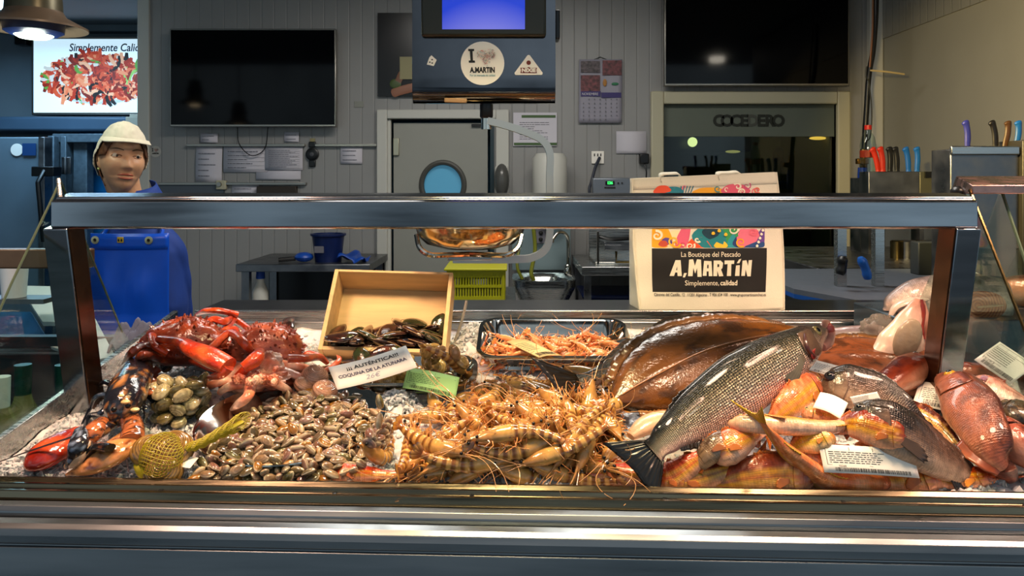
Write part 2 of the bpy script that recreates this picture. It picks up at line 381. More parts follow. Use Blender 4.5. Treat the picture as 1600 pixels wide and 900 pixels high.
for i in range(620):
    a = rg.uniform(0, 2*PI); r_ = math.sqrt(rg.random()); x = cx+rx*r_*math.cos(a); z = cz_+rz*r_*math.sin(a)*(.9 if math.sin(a) < 0 else 1.0)
    th = rg.uniform(0, PI); L_ = rg.uniform(.05, .11); k = rg.uniform(-2, 2); pts = []
    for j in range(6):
        u = j/5-.5; aa = th+k*u; pts.append((x+math.cos(aa)*L_*u*1.6, Yb-.008-.000004*i, z+math.sin(aa)*L_*u*1.6))
    c = lin(rg.choice(cols if rg.random() > .035 else ['#5f9a3a', '#8fc060']))
    pl.tube(pts, [.009+.012*math.sin(PI*(j+.5)/6) for j in range(6)], 5, flat=.12, col=c, up=V((0, 1, 0)))
pl.lathe([(0, 0), (1, 0), (1, .002), (0, .002)], 48, (cx, Yb-.007, cz_), Matrix.Rotation(R(90), 3, 'X') @ Matrix.Diagonal((rx*.97, rz*.93, 1)), col=lin('#8d2a14')); pl.build('platter_picture', mat('printed_seafood', None, .5, vc=True, emit=.42), t)
# sensor / small black box, box on the beam
tag(MB().box((X_(25, 6.1), 6.2, Z_(60, 6.1)), (.1, .1, .08)).build('wall_speaker', M['black'], bevel=.01, base=True), 'small black box high on the wall left of the lit sign', 'speaker')
b = MB(); b.bx(X_(196, 5.6), X_(236, 5.6), 5.6, 5.9, Z_(204, 5.7), Z_(184, 5.7)); b.bx(X_(200, 5.6), X_(236, 5.6), 5.62, 5.9, Z_(184, 5.7), Z_(180, 5.7))
tag(b.build('cardboard_box', mat('tan_carton', '#8f8676', .7), bevel=.004, base=True), 'pale carton behind the white cap of the woman', 'box')
# ------------------------------------------------ pendant lamp upper left
def pendant(loc, label, brim, brimcol, glowcol, glow, s=1.0, cord=True):
    t = thing('pendant_lamp', label, 'lamp', loc)
    x, y, z = loc
    MB().lathe([(.02*s, .2*s), (.06*s, .19*s), (.068*s, .1*s), (.075*s, .05*s), (.078*s, .0)], 32, loc).build('lamp_housing', mat('lamp_housing_metal', '#55503f', .35, .6), t)
    MB().lathe([(.079*s, .105*s), (.081*s, .1*s), (.081*s, .075*s), (.079*s, .07*s)], 32, loc).build('blue_band', M['darkblue'], t)
    MB().lathe([(.077*s, .0), (.085*s, -.005*s), (.08*s, -.05*s), (.062*s, -.06*s)], 32, loc).build('lens_ring', M['darkblue'], t)
    MB().lathe([(.078*s, .012), (brim*.6, -.004*s), (brim, -.035*s), (brim, -.041*s), (brim*.6, -.012*s), (.08*s, .0)], 48, loc).build('brim_reflector', mat('brim_metal', brimcol, .3, .2), t)
    MB().lathe([(0, -.06*s), (.06*s, -.055*s), (.04*s, -.068*s), (0, -.072*s)], 24, loc).build('lamp_bulb', mat('lamp_glow', glowcol, .4, emit=glow), t)
    MB().tube([(x, y, z+.2*s), (x, y, 2.8)], .006, 6).build('cord', M['black'], t)
    return t
pl = pendant((X_(53, 2.3), 2.3, Z_(24, 2.3)), 'brimmed pendant lamp with a glowing bulb in front of the lit sign', .145, '#6b5a4a', '#e8ffe0', 6)
add_light('pendant_light', 'POINT', (X_(53, 2.3), 2.3, Z_(34, 2.3)-.1), 2.5, (.9, 1, .85), .04)
b = MB(); b.bx(X_(-40, 4), X_(26, 4), 3.9, 4.05, Z_(12, 4), Z_(-20, 4))
tag(b.build('ceiling_light', mat('tube_glow', '#d8f4ff', .4, emit=3), base=True), 'bright white ceiling light partly behind the pendant lamp', 'lamp')
# ------------------------------------------------ TVs
def tv(px0, py0, px1, py1, label, Y=4.5):
    x0, x1, z0, z1 = X_(px0, Y), X_(px1, Y), Z_(py1, Y), Z_(py0, Y)
    t = thing('television', label, 'television', ((x0+x1)/2, Y, z0))
    MB().bx(x0, x1, Y, Y+.05, z0, z1).build('tv_frame', M['bezel'], t, bevel=.004)
    MB().bx(x0+.008, x1-.008, Y-.003, Y, z0+.012, z1-.008).build('tv_screen', M['screen'], t, smooth=False)
    MB().bx((x0+x1)/2-.2, (x0+x1)/2+.2, Y+.05, YB, (z0+z1)/2-.15, (z0+z1)/2+.15).build('wall_mount', M['black'], t)
    return t
tv(265, 45, 525, 198, 'wall television with a blank screen above the pinned papers')
tv(1038, -30, 1327, 134, 'wall television with a blank screen above the COCEDERO window')
# cable under the left TV
c = MB().tube(catmull([(X_(370, 4.55), 4.56, Z_(198, 4.55)), (X_(372, 4.55), 4.57, Z_(225, 4.55)), (X_(392, 4.55), 4.56, Z_(243, 4.55)), (X_(412, 4.55), 4.57, Z_(232, 4.55)), (X_(418, 4.55), 4.56, Z_(198, 4.55))], 24), .003, 6)
tag(c.build('television_cable', M['black'], base=True), 'thin cable looping below the television at left', 'cable')
# poster
Y = 4.57
t = thing('poster', 'dark square food poster partly behind the hanging scale', 'poster', (X_(632, Y), Y, Z_(150, Y)))
MB().bx(X_(590, Y), X_(680, Y), Y, Y+.025, Z_(150, Y), Z_(20, Y)).build('poster_board', mat('poster_black', '#141416', .25, nscale=6, namt=.4), t, smooth=False)
p = MB(); p.tube(catmull([(X_(612, Y), Y-.003, Z_(147, Y)), (X_(625, Y), Y-.004, Z_(142, Y)), (X_(660, Y), Y-.003, Z_(133, Y))], 10), [.012]+[.026]*8+[.03], 10, flat=.1, col=lin('#8a5b45'), up=V((0, 1, 0)))
p.tube(catmull([(X_(622, Y), Y-.004, Z_(128, Y)), (X_(632, Y), Y-.005, Z_(113, Y)), (X_(660, Y), Y-.004, Z_(125, Y))], 10), [.02]*10, 10, flat=.1, col=lin('#76503c'), up=V((0, 1, 0)))
p.sphere((X_(618, Y), Y-.003, Z_(131, Y)), (.035, .003, .03), 12, 6, col=lin('#3f5024')); p.build('pictured_hand', mat('poster_print', None, .4, vc=True), t)
MB().bx(X_(625, Y), X_(644, Y), Y-.008, Y-.003, Z_(124, Y), Z_(89, Y)).build('pictured_tag', mat('tag_print', '#8d8660', .5), t, smooth=False)
# ------------------------------------------------ swing door with porthole
Yd = YB+.02
t = thing('door_3', 'grey service door with an oval blue porthole behind the hanging scale', 'door', ((dx0+dx1)/2, Yd, 0)); t['kind'] = 'structure'
cxp, czp, a_, b_ = X_(692, Yd), Z_(289, Yd), 31/F*Yd, 33/F*Yd
lx0, lx1, lz1 = X_(615, Yd), X_(762, Yd), Z_(192, Yd)
# leaf with an oval hole: ring of quads
m_ = MB(); n = 64; ov = [(cxp+a_*math.cos(2*PI*i/n), czp+b_*math.sin(2*PI*i/n)) for i in range(n)]
def sq(i):
    c_, s_ = math.cos(2*PI*i/n), math.sin(2*PI*i/n); k = 1/max(abs(c_), abs(s_)); return (cxp+.16*c_*k, czp+.16*s_*k)
o_ = [sq(i) for i in range(n)]
m_.add([V((x, Yd, z)) for x, z in ov]+[V((x, Yd, z)) for x, z in o_]+[V((x, Yd+.04, z)) for x, z in ov], [(i, (i+1) % n, n+(i+1) % n, n+i) for i in range(n)]+[(i, (i+1) % n, 2*n+(i+1) % n, 2*n+i) for i in range(n)])
for q in ((lx0, cxp-.16, 0, lz1), (cxp+.16, lx1, 0, lz1), (cxp-.16, cxp+.16, czp+.16, lz1), (cxp-.16, cxp+.16, 0, czp-.16)): m_.bx(q[0], q[1], Yd, Yd+.04, q[2], q[3])
m_.build('door_leaf', mat('door_leaf_grey', '#8f8f87', .4, nscale=3, namt=.05), t, smooth=False)
g_ = MB(); L = [V((cxp+(a_+.008)*math.cos(2*PI*i/n), Yd-.006, czp+(b_+.008)*math.sin(2*PI*i/n))) for i in range(n+1)]
g_.tube(L, .016, 8, cap=False); g_.build('porthole_ring', mat('grey_rubber', '#45443f', .5), t)
MB().add([V((x, Yd+.02, z)) for x, z in ov], [tuple(range(n))]).build('porthole_pane', mat('lit_blue_pane', '#4f8fae', .2, emit=.35), t, smooth=False)
MB().bx(X_(615, Yd), X_(624, Yd), Yd-.02, Yd, Z_(243, Yd), Z_(216, Yd)).build('door_hinge', mat('hinge_metal', '#b5b09a', .3, .8), t, bevel=.003)
MB().bx(X_(737, Yd), X_(752, Yd), Yd-.02, Yd, Z_(198, Yd), Z_(194, Yd)).build('latch', M['black'], t)
f = MB()
for q in ((X_(590, YB), X_(606, YB), 0, Z_(172, YB)), (X_(775, YB), X_(795, YB), 0, Z_(172, YB)), (X_(606, YB), X_(775, YB), Z_(186, YB), Z_(172, YB))): f.bx(q[0], q[1], YB-.035, YB+.01, q[2], q[3])
f.bx(X_(605, YB), X_(611, YB), YB-.01, YB+.03, 0, Z_(186, YB))
f.build('door_frame', M['trim'], t, bevel=.005)
MB().bx(X_(766, YB), X_(772, YB), YB-.01, YB+.03, 0, Z_(186, YB)).build('dark_jamb', mat('dark_teal', '#1a3038', .4), t)
struct('wall_beyond_door', MB().bx(dx0-.3, dx1+.3, YB+.25, YB+.3, 0, 2.8), mat('teal_room', '#1c5168', .6), smooth=False)
# ------------------------------------------------ COCEDERO window
t = thing('window_1', 'cream framed interior window lettered COCEDERO', 'window', ((wx0+wx1)/2, YB, wz0)); t['kind'] = 'structure'
f = MB(); fw = 20/F*YB
for q in ((wx0-fw, wx0, wz0-fw, wz1+fw), (wx1, wx1+fw, wz0-fw, wz1+fw), (wx0, wx1, wz1, wz1+fw), (wx0, wx1, wz0-fw, wz0)): f.bx(q[0], q[1], YB-.03, YB+.1, q[2], q[3])
f.build('window_frame', M['cream'], t, bevel=.008)
MB().bx(wx0, wx1, YB+.03, YB+.038, wz0, wz1).build('window_pane', M['glassdark'], t, smooth=False)
zf = Z_(213, YB)
MB().bx(wx0, wx1, YB+.022, YB+.026, zf, wz1).build('frosted_band', mat('frosted_film', '#5f665b', .6, nscale=4, namt=.05), t, smooth=False)
lt = mat('letter_grey', '#23261f', .6); lt2 = mat('worn_letter', '#494b44', .7)
for i, ch in enumerate('COCEDERO'):
    text('letter', ch, face_m((X_(1124+i*13.4, YB), YB+.019, Z_(189, YB))), .095, lt2 if i == 4 else lt, t, offset=.004)
# boiling room behind it
struct('wall_boiling_room', MB().bx(wx0-.5, wx1+.5, 6.4, 6.5, 0, 2.8), mat('boiling_room_wall', '#4c5448', .6), smooth=False)
struct('wall_boiling_side', MB().bx(wx1+.3, wx1+.4, YB+.1, 6.4, 0, 2.8), mat('boiling_room_side', '#55594a', .6), smooth=False)
t = thing('cooking_hood', 'dark steel hood and boilers in the room behind the COCEDERO window', 'appliance', (1.6, 6.0, 0))
MB().bx(.95, 1.75, 5.6, 6.3, 1.75, 2.1).build('hood', M['black'], t, bevel=.02)
MB().lathe([(.28, 0), (.28, .9), (.3, .92), (.27, .92), (.27, .3)], 32, (1.35, 5.9, .35)).build('boiler', M['steel2'], t)
MB().lathe([(.28, 0), (.28, .9), (.3, .92), (.27, .92), (.27, .3)], 32, (2.0, 5.9, .35)).build('boiler', M['steel2'], t)
for (px, py, s_, c_, lb) in ((1082, 222, .035, '#ffe9b0', 'round bright lamp'), (1145, 237, .03, '#ffd890', 'flat lamp'), (1278, 216, .035, '#ffb050', 'orange lamp')):
    o = MB().sphere((X_(px, 5.5), 5.5, Z_(py, 5.5)), (s_*(1 if lb[0] == 'r' else 1.8), s_, s_*(1 if lb[0] == 'r' else .35)), 16, 8).build('ceiling_lamp', mat('lamp_'+lb[:4].strip(), c_, .4, emit=6 if lb[0] != 'f' else 1.5), base=True)
    tag(o, lb+' glowing behind the COCEDERO window glass', 'lamp')
o = MB().lathe([(0, 0), (.05, 0), (.06, .02), (.03, .05), (0, .05)], 24, (X_(1227, 6.2), 6.36, Z_(240, 6.2)), Matrix.Rotation(R(90), 3, 'X')).build('wall_fan', M['black'], base=True); tag(o, 'dark round wall fitting seen behind the window glass', 'fitting')
add_light('boiling_room_light', 'POINT', (1.9, 5.4, 2.1), 4, (1, .85, .5), .1)
# ------------------------------------------------ papers and rails on the wall
Yp = YB-.012
def rail(px0, px1, py, label):
    m_ = MB().bx(X_(px0, Yp), X_(px1, Yp), YB-.03, YB, Z_(py+3, Yp), Z_(py-1, Yp)); tag(m_.build('paper_rail', M['bezel'], base=True, bevel=.002), label, 'rail')
rail(293, 477, 226, 'long metal paper rail under the television at left'); rail(493, 589, 226, 'short metal paper rail beside the door frame'); rail(250, 479, 286, 'lower metal paper rail just above the counter rail')
rg = random.Random(3)
def paper(px0, py0, px1, py1, label, tilt=0, grid_=False, lines=6, m='paper', head=False, cat='paper', blank=False, dy=0):
    x0, x1, z0, z1 = X_(px0, Yp), X_(px1, Yp), Z_(py1, Yp), Z_(py0, Yp); c = V(((x0+x1)/2, YB-.006-dy, z1))
    t = thing('paper_sheet', label, cat, c); w_, h_ = (x1-x0)/2, z1-z0
    rot = Matrix.Rotation(R(tilt), 4, 'Y')
    def fn(u, v): return c+rot.to_3x3() @ V(((u-.5)*2*w_, -.004*math.sin(PI*v)-.003*v, -v*h_))
    MB().grid(fn, 2, 6).build('sheet', M[m], t, solid=.0008)
    p_ = MB(); Mx = Matrix.Translation(c+V((0, -.0085, 0))) @ rot @ face_m((0, 0, 0))
    if not blank:
        print_lines(p_, Mx, -w_*.8, w_*.8, -h_*.9, -h_*.12, lines, rg, .14 if not grid_ else .18, .0003, .5)
        if grid_:
            for i in range(lines+1):
                y = -h_*(.12+.78*i/lines); p_.prism([(-w_*.85, y-.0005), (w_*.85, y-.0005), (w_*.85, y+.0005), (-w_*.85, y+.0005)], Mx, .0003)
        p_.build('printed_lines', M['inkgrey'], t, smooth=False)
    return t
paper(313, 208, 340, 223, 'small taped note with two words above the left end of the upper rail', lines=2); paper(444, 206, 467, 222, 'small glossy taped note above the right end of the upper rail', lines=2)
paper(306, 229, 347, 285, 'tall white sheet hanging lowest below the upper rail', .8, lines=5)
paper(349, 229, 418, 269, 'wide white sheet in the middle of the upper rail', grid_=True, lines=5); paper(414, 229, 473, 266, 'white sheet printed with a table at the rail end', grid_=True, lines=9, dy=.003)
paper(400, 266, 470, 281, 'blank paper strip between the two rails', blank=True)
paper(262, 288, 304, 320, 'left sheet hanging from the lower rail', blank=True); paper(362, 288, 404, 320, 'middle sheet hanging from the lower rail', lines=4)
paper(316, 288, 330, 320, 'narrow paper strip hanging from the lower rail', lines=8)
paper(532, 229, 566, 256, 'glossy plastic sleeve beside the short rail', lines=3)
paper(963, 205, 1010, 240, 'blank pale sheet pinned between calendar and window', blank=True)
o = tag(MB().bx(X_(246, Yp), X_(350, Yp), YB-.02, YB, Z_(330, Yp), Z_(289, Yp)).build('blue_board', mat('slate_board', '#4b535c', .5), base=True), 'slate grey board behind the lowest sheets on the wall', 'board')
tag(MB().bx(X_(404, Yp), X_(465, Yp), YB-.05, YB, Z_(330, Yp), Z_(291, Yp)).build('wall_unit', mat('bronze_panel', '#3a3027', .3, .5), base=True, bevel=.003), 'dark reflective panel at the end of the lower rail', 'panel')
t = thing('thermostat', 'small beige thermostat on the lower paper rail', 'thermostat', (X_(347, Yp), YB-.03, Z_(296, Yp)))
MB().box((X_(347, Yp), YB-.02, Z_(289, Yp)), (.06, .03, .055)).build('case', M['cream'], t, bevel=.006); MB().lathe([(0, 0), (.015, 0), (.013, .012), (0, .012)], 20, (X_(345, Yp), YB-.035, Z_(288, Yp)), Matrix.Rotation(R(90), 3, 'X')).build('dial', M['bezel'], t)
# wristwatch-shaped wall clock
cx_, cz2 = X_(488, Yp), Z_(241, Yp); t = thing('wall_clock', 'black wall clock shaped like a wristwatch between the paper rails', 'clock', (cx_, YB-.01, cz2-.07))
MB().lathe([(0, 0), (.038, 0), (.038, .018), (.03, .022), (0, .02)], 32, (cx_, YB-.002, cz2), Matrix.Rotation(R(90), 3, 'X')).build('watch_case', M['black'], t)
MB().box((cx_, YB-.012, cz2+.058), (.042, .014, .035)).box((cx_, YB-.012, cz2-.055), (.04, .014, .042)).build('watch_strap', M['black'], t, bevel=.005)
MB().lathe([(0, 0), (.012, 0), (0, .002)], 20, (cx_, YB-.024, cz2), Matrix.Rotation(R(90), 3, 'X')).build('watch_dial', mat('dial_grey', '#4a4a4e', .3), t)
MB().box((cx_, YB-.005, cz2+.085), (.03, .006, .02)).build('adhesive_tab', mat('tab_yellow', '#8f8560', .6), t)
# round stickers "I heart" on the wall
HEARTC = ['#e2502e', '#1f8a98', '#f0a020', '#c83c5a', '#5c3b86', '#2c9a6a', '#e77a6a']
def heart_pts(s, n=28):
    o = []
    for i in range(n):
        a = 2*PI*i/n; o.append((s*.062*16*math.sin(a)**3/1.0, s*.062*(13*math.cos(a)-5*math.cos(2*a)-2*math.cos(3*a)-math.cos(4*a))))
    return o
def heart_art(Mx, s, rng):
    h = MB(); pts = heart_pts(s)
    def inside(x, y):
        c_ = False; j = len(pts)-1
        for i in range(len(pts)):
            if (pts[i][1] > y) != (pts[j][1] > y) and x < (pts[j][0]-pts[i][0])*(y-pts[i][1])/(pts[j][1]-pts[i][1])+pts[i][0]: c_ = not c_
            j = i
        return c_
    for k in range(260):
        x, y = rng.uniform(-s, s), rng.uniform(-s*1.05, s*.8)
        if not inside(x, y): continue
        c_ = lin(rng.choice(HEARTC)); r_ = rng.uniform(.05, .13)*s; a = rng.uniform(0, 6.3); L_ = []
        for i in range(5):
            L_.append(Mx @ V((x+math.cos(a+i*.6)*r_, y+math.sin(a+i*.6)*r_, .00002*k)))
        h.tube(L_, [s*.02, s*.045, s*.05, s*.04, s*.015], 5, flat=.25, col=c_)
    return h
def round_sticker(t, px, py, Y, r, full):
    c = at(px, py, Y); rot = Matrix.Rotation(R(90), 3, 'X')
    MB().lathe([(0, 0), (r, 0), (r, .0012), (0, .0012)], 48, c, rot).build('sticker_disc', M['paperw'] if full else mat('dull_sticker', '#a8a49c', .5), t, smooth=False)
    Mx = Matrix.Translation(c+V((-r*.52, -.0015, r*.34))) @ face_m((0, 0, 0))
    e_ = MB(); s_ = r*.0105
    i_ = [(-13, 30), (13, 30), (13, 21), (6, 20), (8, -20), (16, -21), (17, -30), (-10, -30), (-11, -21), (-3, -20), (-6, 20), (-13, 21)]
    e_.prism([(x*s_, y*s_) for x, y in i_], Mx, .0008); e_.build('sticker_letter', M['ink'], t, smooth=False)
    heart_art(Matrix.Translation(c+V((r*.17, -.0018, r*.30))) @ face_m((0, 0, 0)), r*.42, random.Random(8)).build('sticker_heart', mat('heart_print', None, .5, vc=True), t)
    text('sticker_name', 'A.MARTíN', Matrix.Translation(c+V((0, -.0018, -r*.32))) @ face_m((0, 0, 0)), r*.34, M['ink'], t, offset=r*.016, width=r*1.15)
    if full: text('sticker_motto', 'Por un mercado de calidad', Matrix.Translation(c+V((0, -.0018, -r*.56))) @ face_m((0, 0, 0)), r*.14, mat('teal_print', '#3a8a96', .6), t, width=r*1.15)
t = thing('wall_sticker', 'small round I love sticker on the wall edge beside the woman', 'sticker', at(243, 246, YB-.002)); round_sticker(t, 243, 237, YB-.021+.02, .034, False)
# ------------------------------------------------ calendar
Y = YB-.015; t = thing('wall_calendar', 'wall calendar open at November hanging right of the scale', 'calendar', at(938, 192, Y))
x0, x1 = X_(905, Y), X_(972, Y)
def cfn(u, v): return V((x0+(x1-x0)*u-.004*v, Y-.006-.006*math.sin(PI*v)*(.5+.5*math.sin(u*9)), Z_(93, Y)-(Z_(93, Y)-Z_(192, Y))*v))
MB().grid(cfn, 10, 12).build('calendar_pages', mat('calendar_paper', '#8f8c98', .6), t, solid=.0015)
def crect(pa, pb, pc, pd, name, m, nd=.016): MB().bx(X_(pa, Y), X_(pc, Y), Y-nd, Y-nd+.001, Z_(pd, Y), Z_(pb, Y)).build(name, m, t, smooth=False)
ph = mat('calendar_photo', '#4a3f42', .5, nscale=60, namt=.9); ph2 = mat('calendar_photo_red', '#5c2c30', .5, nscale=50, namt=.9)
crect(907, 96, 937, 114, 'photo_print', ph); crect(941, 95, 971, 118, 'photo_print', ph2); crect(907, 118, 937, 143, 'photo_print', ph2)
pu = mat('calendar_purple', '#2b2060', .5); crect(907, 143, 938, 151, 'purple_band', pu); crect(939, 145, 970, 153, 'purple_band', pu)
text('month_name', 'NOVIEMBRE', Matrix.Translation(at(922, 147, Y-.018)) @ face_m((0, 0, 0)), .022, M['paper'], t, width=.095)
em = MB(); em.sphere(at(945, 129, Y-.017), (.012, .001, .022), 12, 6, col=lin('#a06a20')); em.sphere(at(961, 131, Y-.017), (.022, .001, .009), 12, 6, col=lin('#1c6a45')); em.build('crest_print', mat('crest_ink', None, .5, vc=True), t)
nb = MB(); Mx = Matrix.Translation(at(938, 171, Y-.015)) @ face_m((0, 0, 0))
for i in range(6):
    for j in range(7):
        if (i, j) in ((0, 0), (5, 5), (5, 6)): continue
        x, y = -.1+.033*j, .06-.024*i; nb.prism([(x-.003, y-.004), (x+.003, y-.004), (x+.003, y+.004), (x-.003, y+.004)], Mx, .0004)
nb.build('date_print', M['inkgrey'], t, smooth=False)
MB().tube([at(928, 93, Y), at(938, 89, Y+.01), at(948, 93, Y)], .002, 6).build('hanging_wire', M['black'], t)
# notice with green borders
t = thing('printed_notice', 'framed notice with green borders behind the scale arm', 'notice', at(838, 227, YB-.01)); Y = YB-.01
MB().bx(X_(802, Y), X_(870, Y), Y-.004, Y, Z_(228, Y), Z_(176, Y)).build('sheet', M['paper'], t, smooth=False)
gm = mat('green_print', '#3f5a30', .6); MB().bx(X_(815, Y), X_(868, Y), Y-.006, Y-.004, Z_(184, Y), Z_(180, Y)).bx(X_(803, Y), X_(870, Y), Y-.006, Y-.004, Z_(227, Y), Z_(223, Y)).build('green_border', gm, t, smooth=False)
pb = MB(); print_lines(pb, Matrix.Translation(at(838, 203, Y-.005)) @ face_m((0, 0, 0)), -.1, .11, -.06, .05, 9, random.Random(4), .3, .0003, .3); pb.build('printed_lines', M['inkgrey'], t, smooth=False)
# cylinder (soap / water heater) and dispenser
t = thing('water_heater', 'grey white cylindrical water heater above the sink', 'heater', (X_(860, 4.45), 4.4, Z_(340, 4.45)))
MB().lathe([(.0, 0), (.08, .0), (.1, .03), (.1, .36), (.08, .39), (0, .395)], 40, (X_(859, 4.45), 4.45, Z_(345, 4.45))).build('tank', M['trim'], t)
MB().tube([(X_(859, 4.45), 4.45, Z_(345, 4.45)+.02), (X_(859, 4.45), 4.45, Z_(345, 4.45)-.04), (X_(859, 4.45), 4.58, Z_(345, 4.45)-.04)], .012, 8).build('pipe', M['steel'], t)
t = thing('paper_dispenser', 'grey rounded dispenser on the wall right of the porthole door', 'dispenser', at(783, 300, 4.5))
MB().sphere(at(784, 282, 4.52), (.045, .06, .1), 20, 12).build('dispenser_cover', mat('smoky_plastic', '#4d4d4a', .25), t)
MB().box(at(784, 282, 4.56), (.08, .06, .17)).build('back_plate', M['trim'], t, bevel=.01)
# sockets
t = thing('wall_socket', 'bright white wall socket with a dark plug below the calendar', 'socket', at(934, 255, YB-.01))
MB().box(at(934, 246, YB-.006), (.075, .012, .075)).build('socket_plate', M['paperw'], t, bevel=.003); q = MB()
for dx in (-.02, 0, .018): q.box(at(934, 242, YB-.014)+V((dx, 0, 0)), (.006, .004, .016))
q.build('socket_slots', M['ink'], t)
tag(MB().tube(catmull([at(937, 246, YB-.02), at(930, 262, YB-.05), at(924, 285, YB-.08), at(921, 300, YB-.1), at(930, 340, YB-.1)], 20), .009, 8).build('power_cable', mat('cord_slate', '#272d3a', .5), base=True), 'dark power cord hanging from the bright white socket', 'cable')
t = thing('power_adapter', 'black power adapter plugged in beside the COCEDERO window frame', 'adapter', at(1006, 257, YB-.04))
MB().box(at(1006, 248, YB-.03), (.055, .05, .06)).build('adapter_body', M['black'], t, bevel=.006); MB().tube(catmull([at(1007, 256, YB-.04), at(1010, 268, YB-.05), at(1009, 285, YB-.04)], 10), .004, 6).build('adapter_lead', M['black'], t)
tag(MB().box(at(561, 162+1, YB-.003), (.055, .005, .035)).build('tape_patch', mat('tape', '#85857c', .4), base=True), 'small pale tape patch on the wall under the dark poster', 'tape')
# ------------------------------------------------ left bench with bucket
Yk = 4.25; t = thing('work_bench', 'dark steel work bench below the papers with bucket on top', 'bench', (X_(475, Yk), Yk, 0))
bx0, bx1, bz = X_(368, 4.0), X_(578, 4.0), Z_(413, 4.0)
MB().bx(bx0, bx1, 4.0, 4.58, bz-.04, bz).build('bench_top', M['steel2'], t, bevel=.004)
leg = MB().bx(bx0+.02, bx0+.06, 4.03, 4.07, 0, bz-.04); 
for (a, b) in ((bx0+.02, 4.03), (bx1-.06, 4.03), (bx0+.02, 4.5), (bx1-.06, 4.5)): MB().bx(a, a+.04, b, b+.04, 0, bz-.04).build('bench_leg', M['steel2'], t)
MB().bx(bx0+.01, bx1-.01, 4.52, 4.56, .1, bz-.04).build('back_panel', M['black'], t); MB().bx(bx0, bx1, 4.02, 4.55, .68, .71).build('lower_shelf', M['steel2'], t)
by = 4.15; c = (X_(513, by), by, bz)
t = thing('bucket', 'navy plastic bucket with a rim on the work bench', 'bucket', c)
MB().lathe([(0, 0), (.07, 0), (.085, .135), (.095, .14), (.095, .15), (.08, .15), (.066, .01), (0, .01)], 32, c).build('bucket_body', M['darkblue'], t); MB().box((c[0]-.03, by-.079, bz+.07), (.05, .004, .035)).build('bucket_label', M['inkgrey'], t)
def cl(u, v): return V((X_(532+40*u, 4.1), 4.02+.22*v, bz+.012+.012*math.sin(u*8+v*5)+.01*math.sin(v*9)+(.02 if u < .6 else 0)))
tag(MB().grid(cl, 14, 8).build('cleaning_cloth', M['blue'], solid=.004, base=True), 'blue cloth folded beside the navy bucket', 'cloth')
t = thing('hand_scoop', 'blue scoop with a dark handle left of the bucket', 'scoop', (X_(465, 4.1), 4.1, bz))
MB().tube([(X_(437, 4.1), 4.08, bz+.014), (X_(462, 4.1), 4.1, bz+.02)], .012, 8).build('scoop_handle', M['black'], t); MB().sphere((X_(475, 4.1), 4.1, bz+.028), (.05, .05, .026), 16, 8).build('scoop_bowl', M['blue'], t)
t = thing('spray_bottle', 'pale bottle with a blue cap on the shelf under the bench', 'bottle', (X_(407, 4.1), 4.1, .71))
MB().lathe([(0, 0), (.04, 0), (.042, .24), (.02, .29), (.018, .32), (0, .32)], 20, (X_(407, 4.1), 4.1, .71)).build('bottle_body', M['trim'], t); MB().lathe([(0, .31), (.024, .31), (.022, .36), (0, .36)], 16, (X_(407, 4.1), 4.1, .71)).build('cap', M['blue'], t)
# ------------------------------------------------ yellow crate on its stand
Yc = 3.4; t = thing('yellow_crate', 'yellow perforated plastic crate behind the wooden box', 'crate', (X_(745, Yc), Yc+.15, Z_(470, Yc)))
yx0, yx1, yz0, yz1 = X_(698, Yc), X_(788, Yc), Z_(470, Yc), Z_(423, Yc); ym = mat('yellow_plastic', '#a8a410', .4)
c = MB(); r_ = .006
for yy in (Yc, Yc+.3):
    c.bx(yx0, yx1, yy, yy+.012, yz1-.03, yz1); c.bx(yx0, yx1, yy, yy+.012, yz0, yz0+.02); c.bx(yx0, yx1, yy, yy+.012, yz0+.058, yz0+.07)
    n_ = 21
    for i in range(n_+1): x = yx0+(yx1-yx0)*i/n_; c.bx(x-.003 if i else x, x+.004, yy+.002, yy+.01, yz0, yz1)
for xx in (yx0, yx1-.01):
    c.bx(xx, xx+.01, Yc, Yc+.31, yz1-.03, yz1); c.bx(xx, xx+.01, Yc, Yc+.31, yz0, yz0+.02); c.bx(xx, xx+.01, Yc, Yc+.31, yz0+.058, yz0+.07)
    for i in range(16): y_ = Yc+.31*i/15; c.bx(xx, xx+.01, y_-.003, y_+.004, yz0, yz1)
c.build('crate_walls', ym, t, smooth=False); MB().bx(yx0, yx1, Yc, Yc+.31, yz0, yz0+.008).build('crate_floor', ym, t)
MB().bx(yx0-.012, yx1+.012, Yc-.012, Yc+.322, yz1, yz1+.01).build('crate_rim', ym, t, bevel=.003).hide_render = False
sx_ = t; t = thing('low_table', 'low dark steel table carrying the yellow crate', 'table', (X_(745, Yc), Yc, 0))
MB().bx(yx0-.1, yx1+.05, Yc-.1, Yc+.45, yz0-.03, yz0).build('table_top', M['steel2'], t, bevel=.003)
for a in (yx0-.09, yx1+.0):
    for b in (Yc-.09, Yc+.4): MB().bx(a, a+.04, b, b+.04, 0, yz0-.03).build('table_leg', M['steel2'], t)
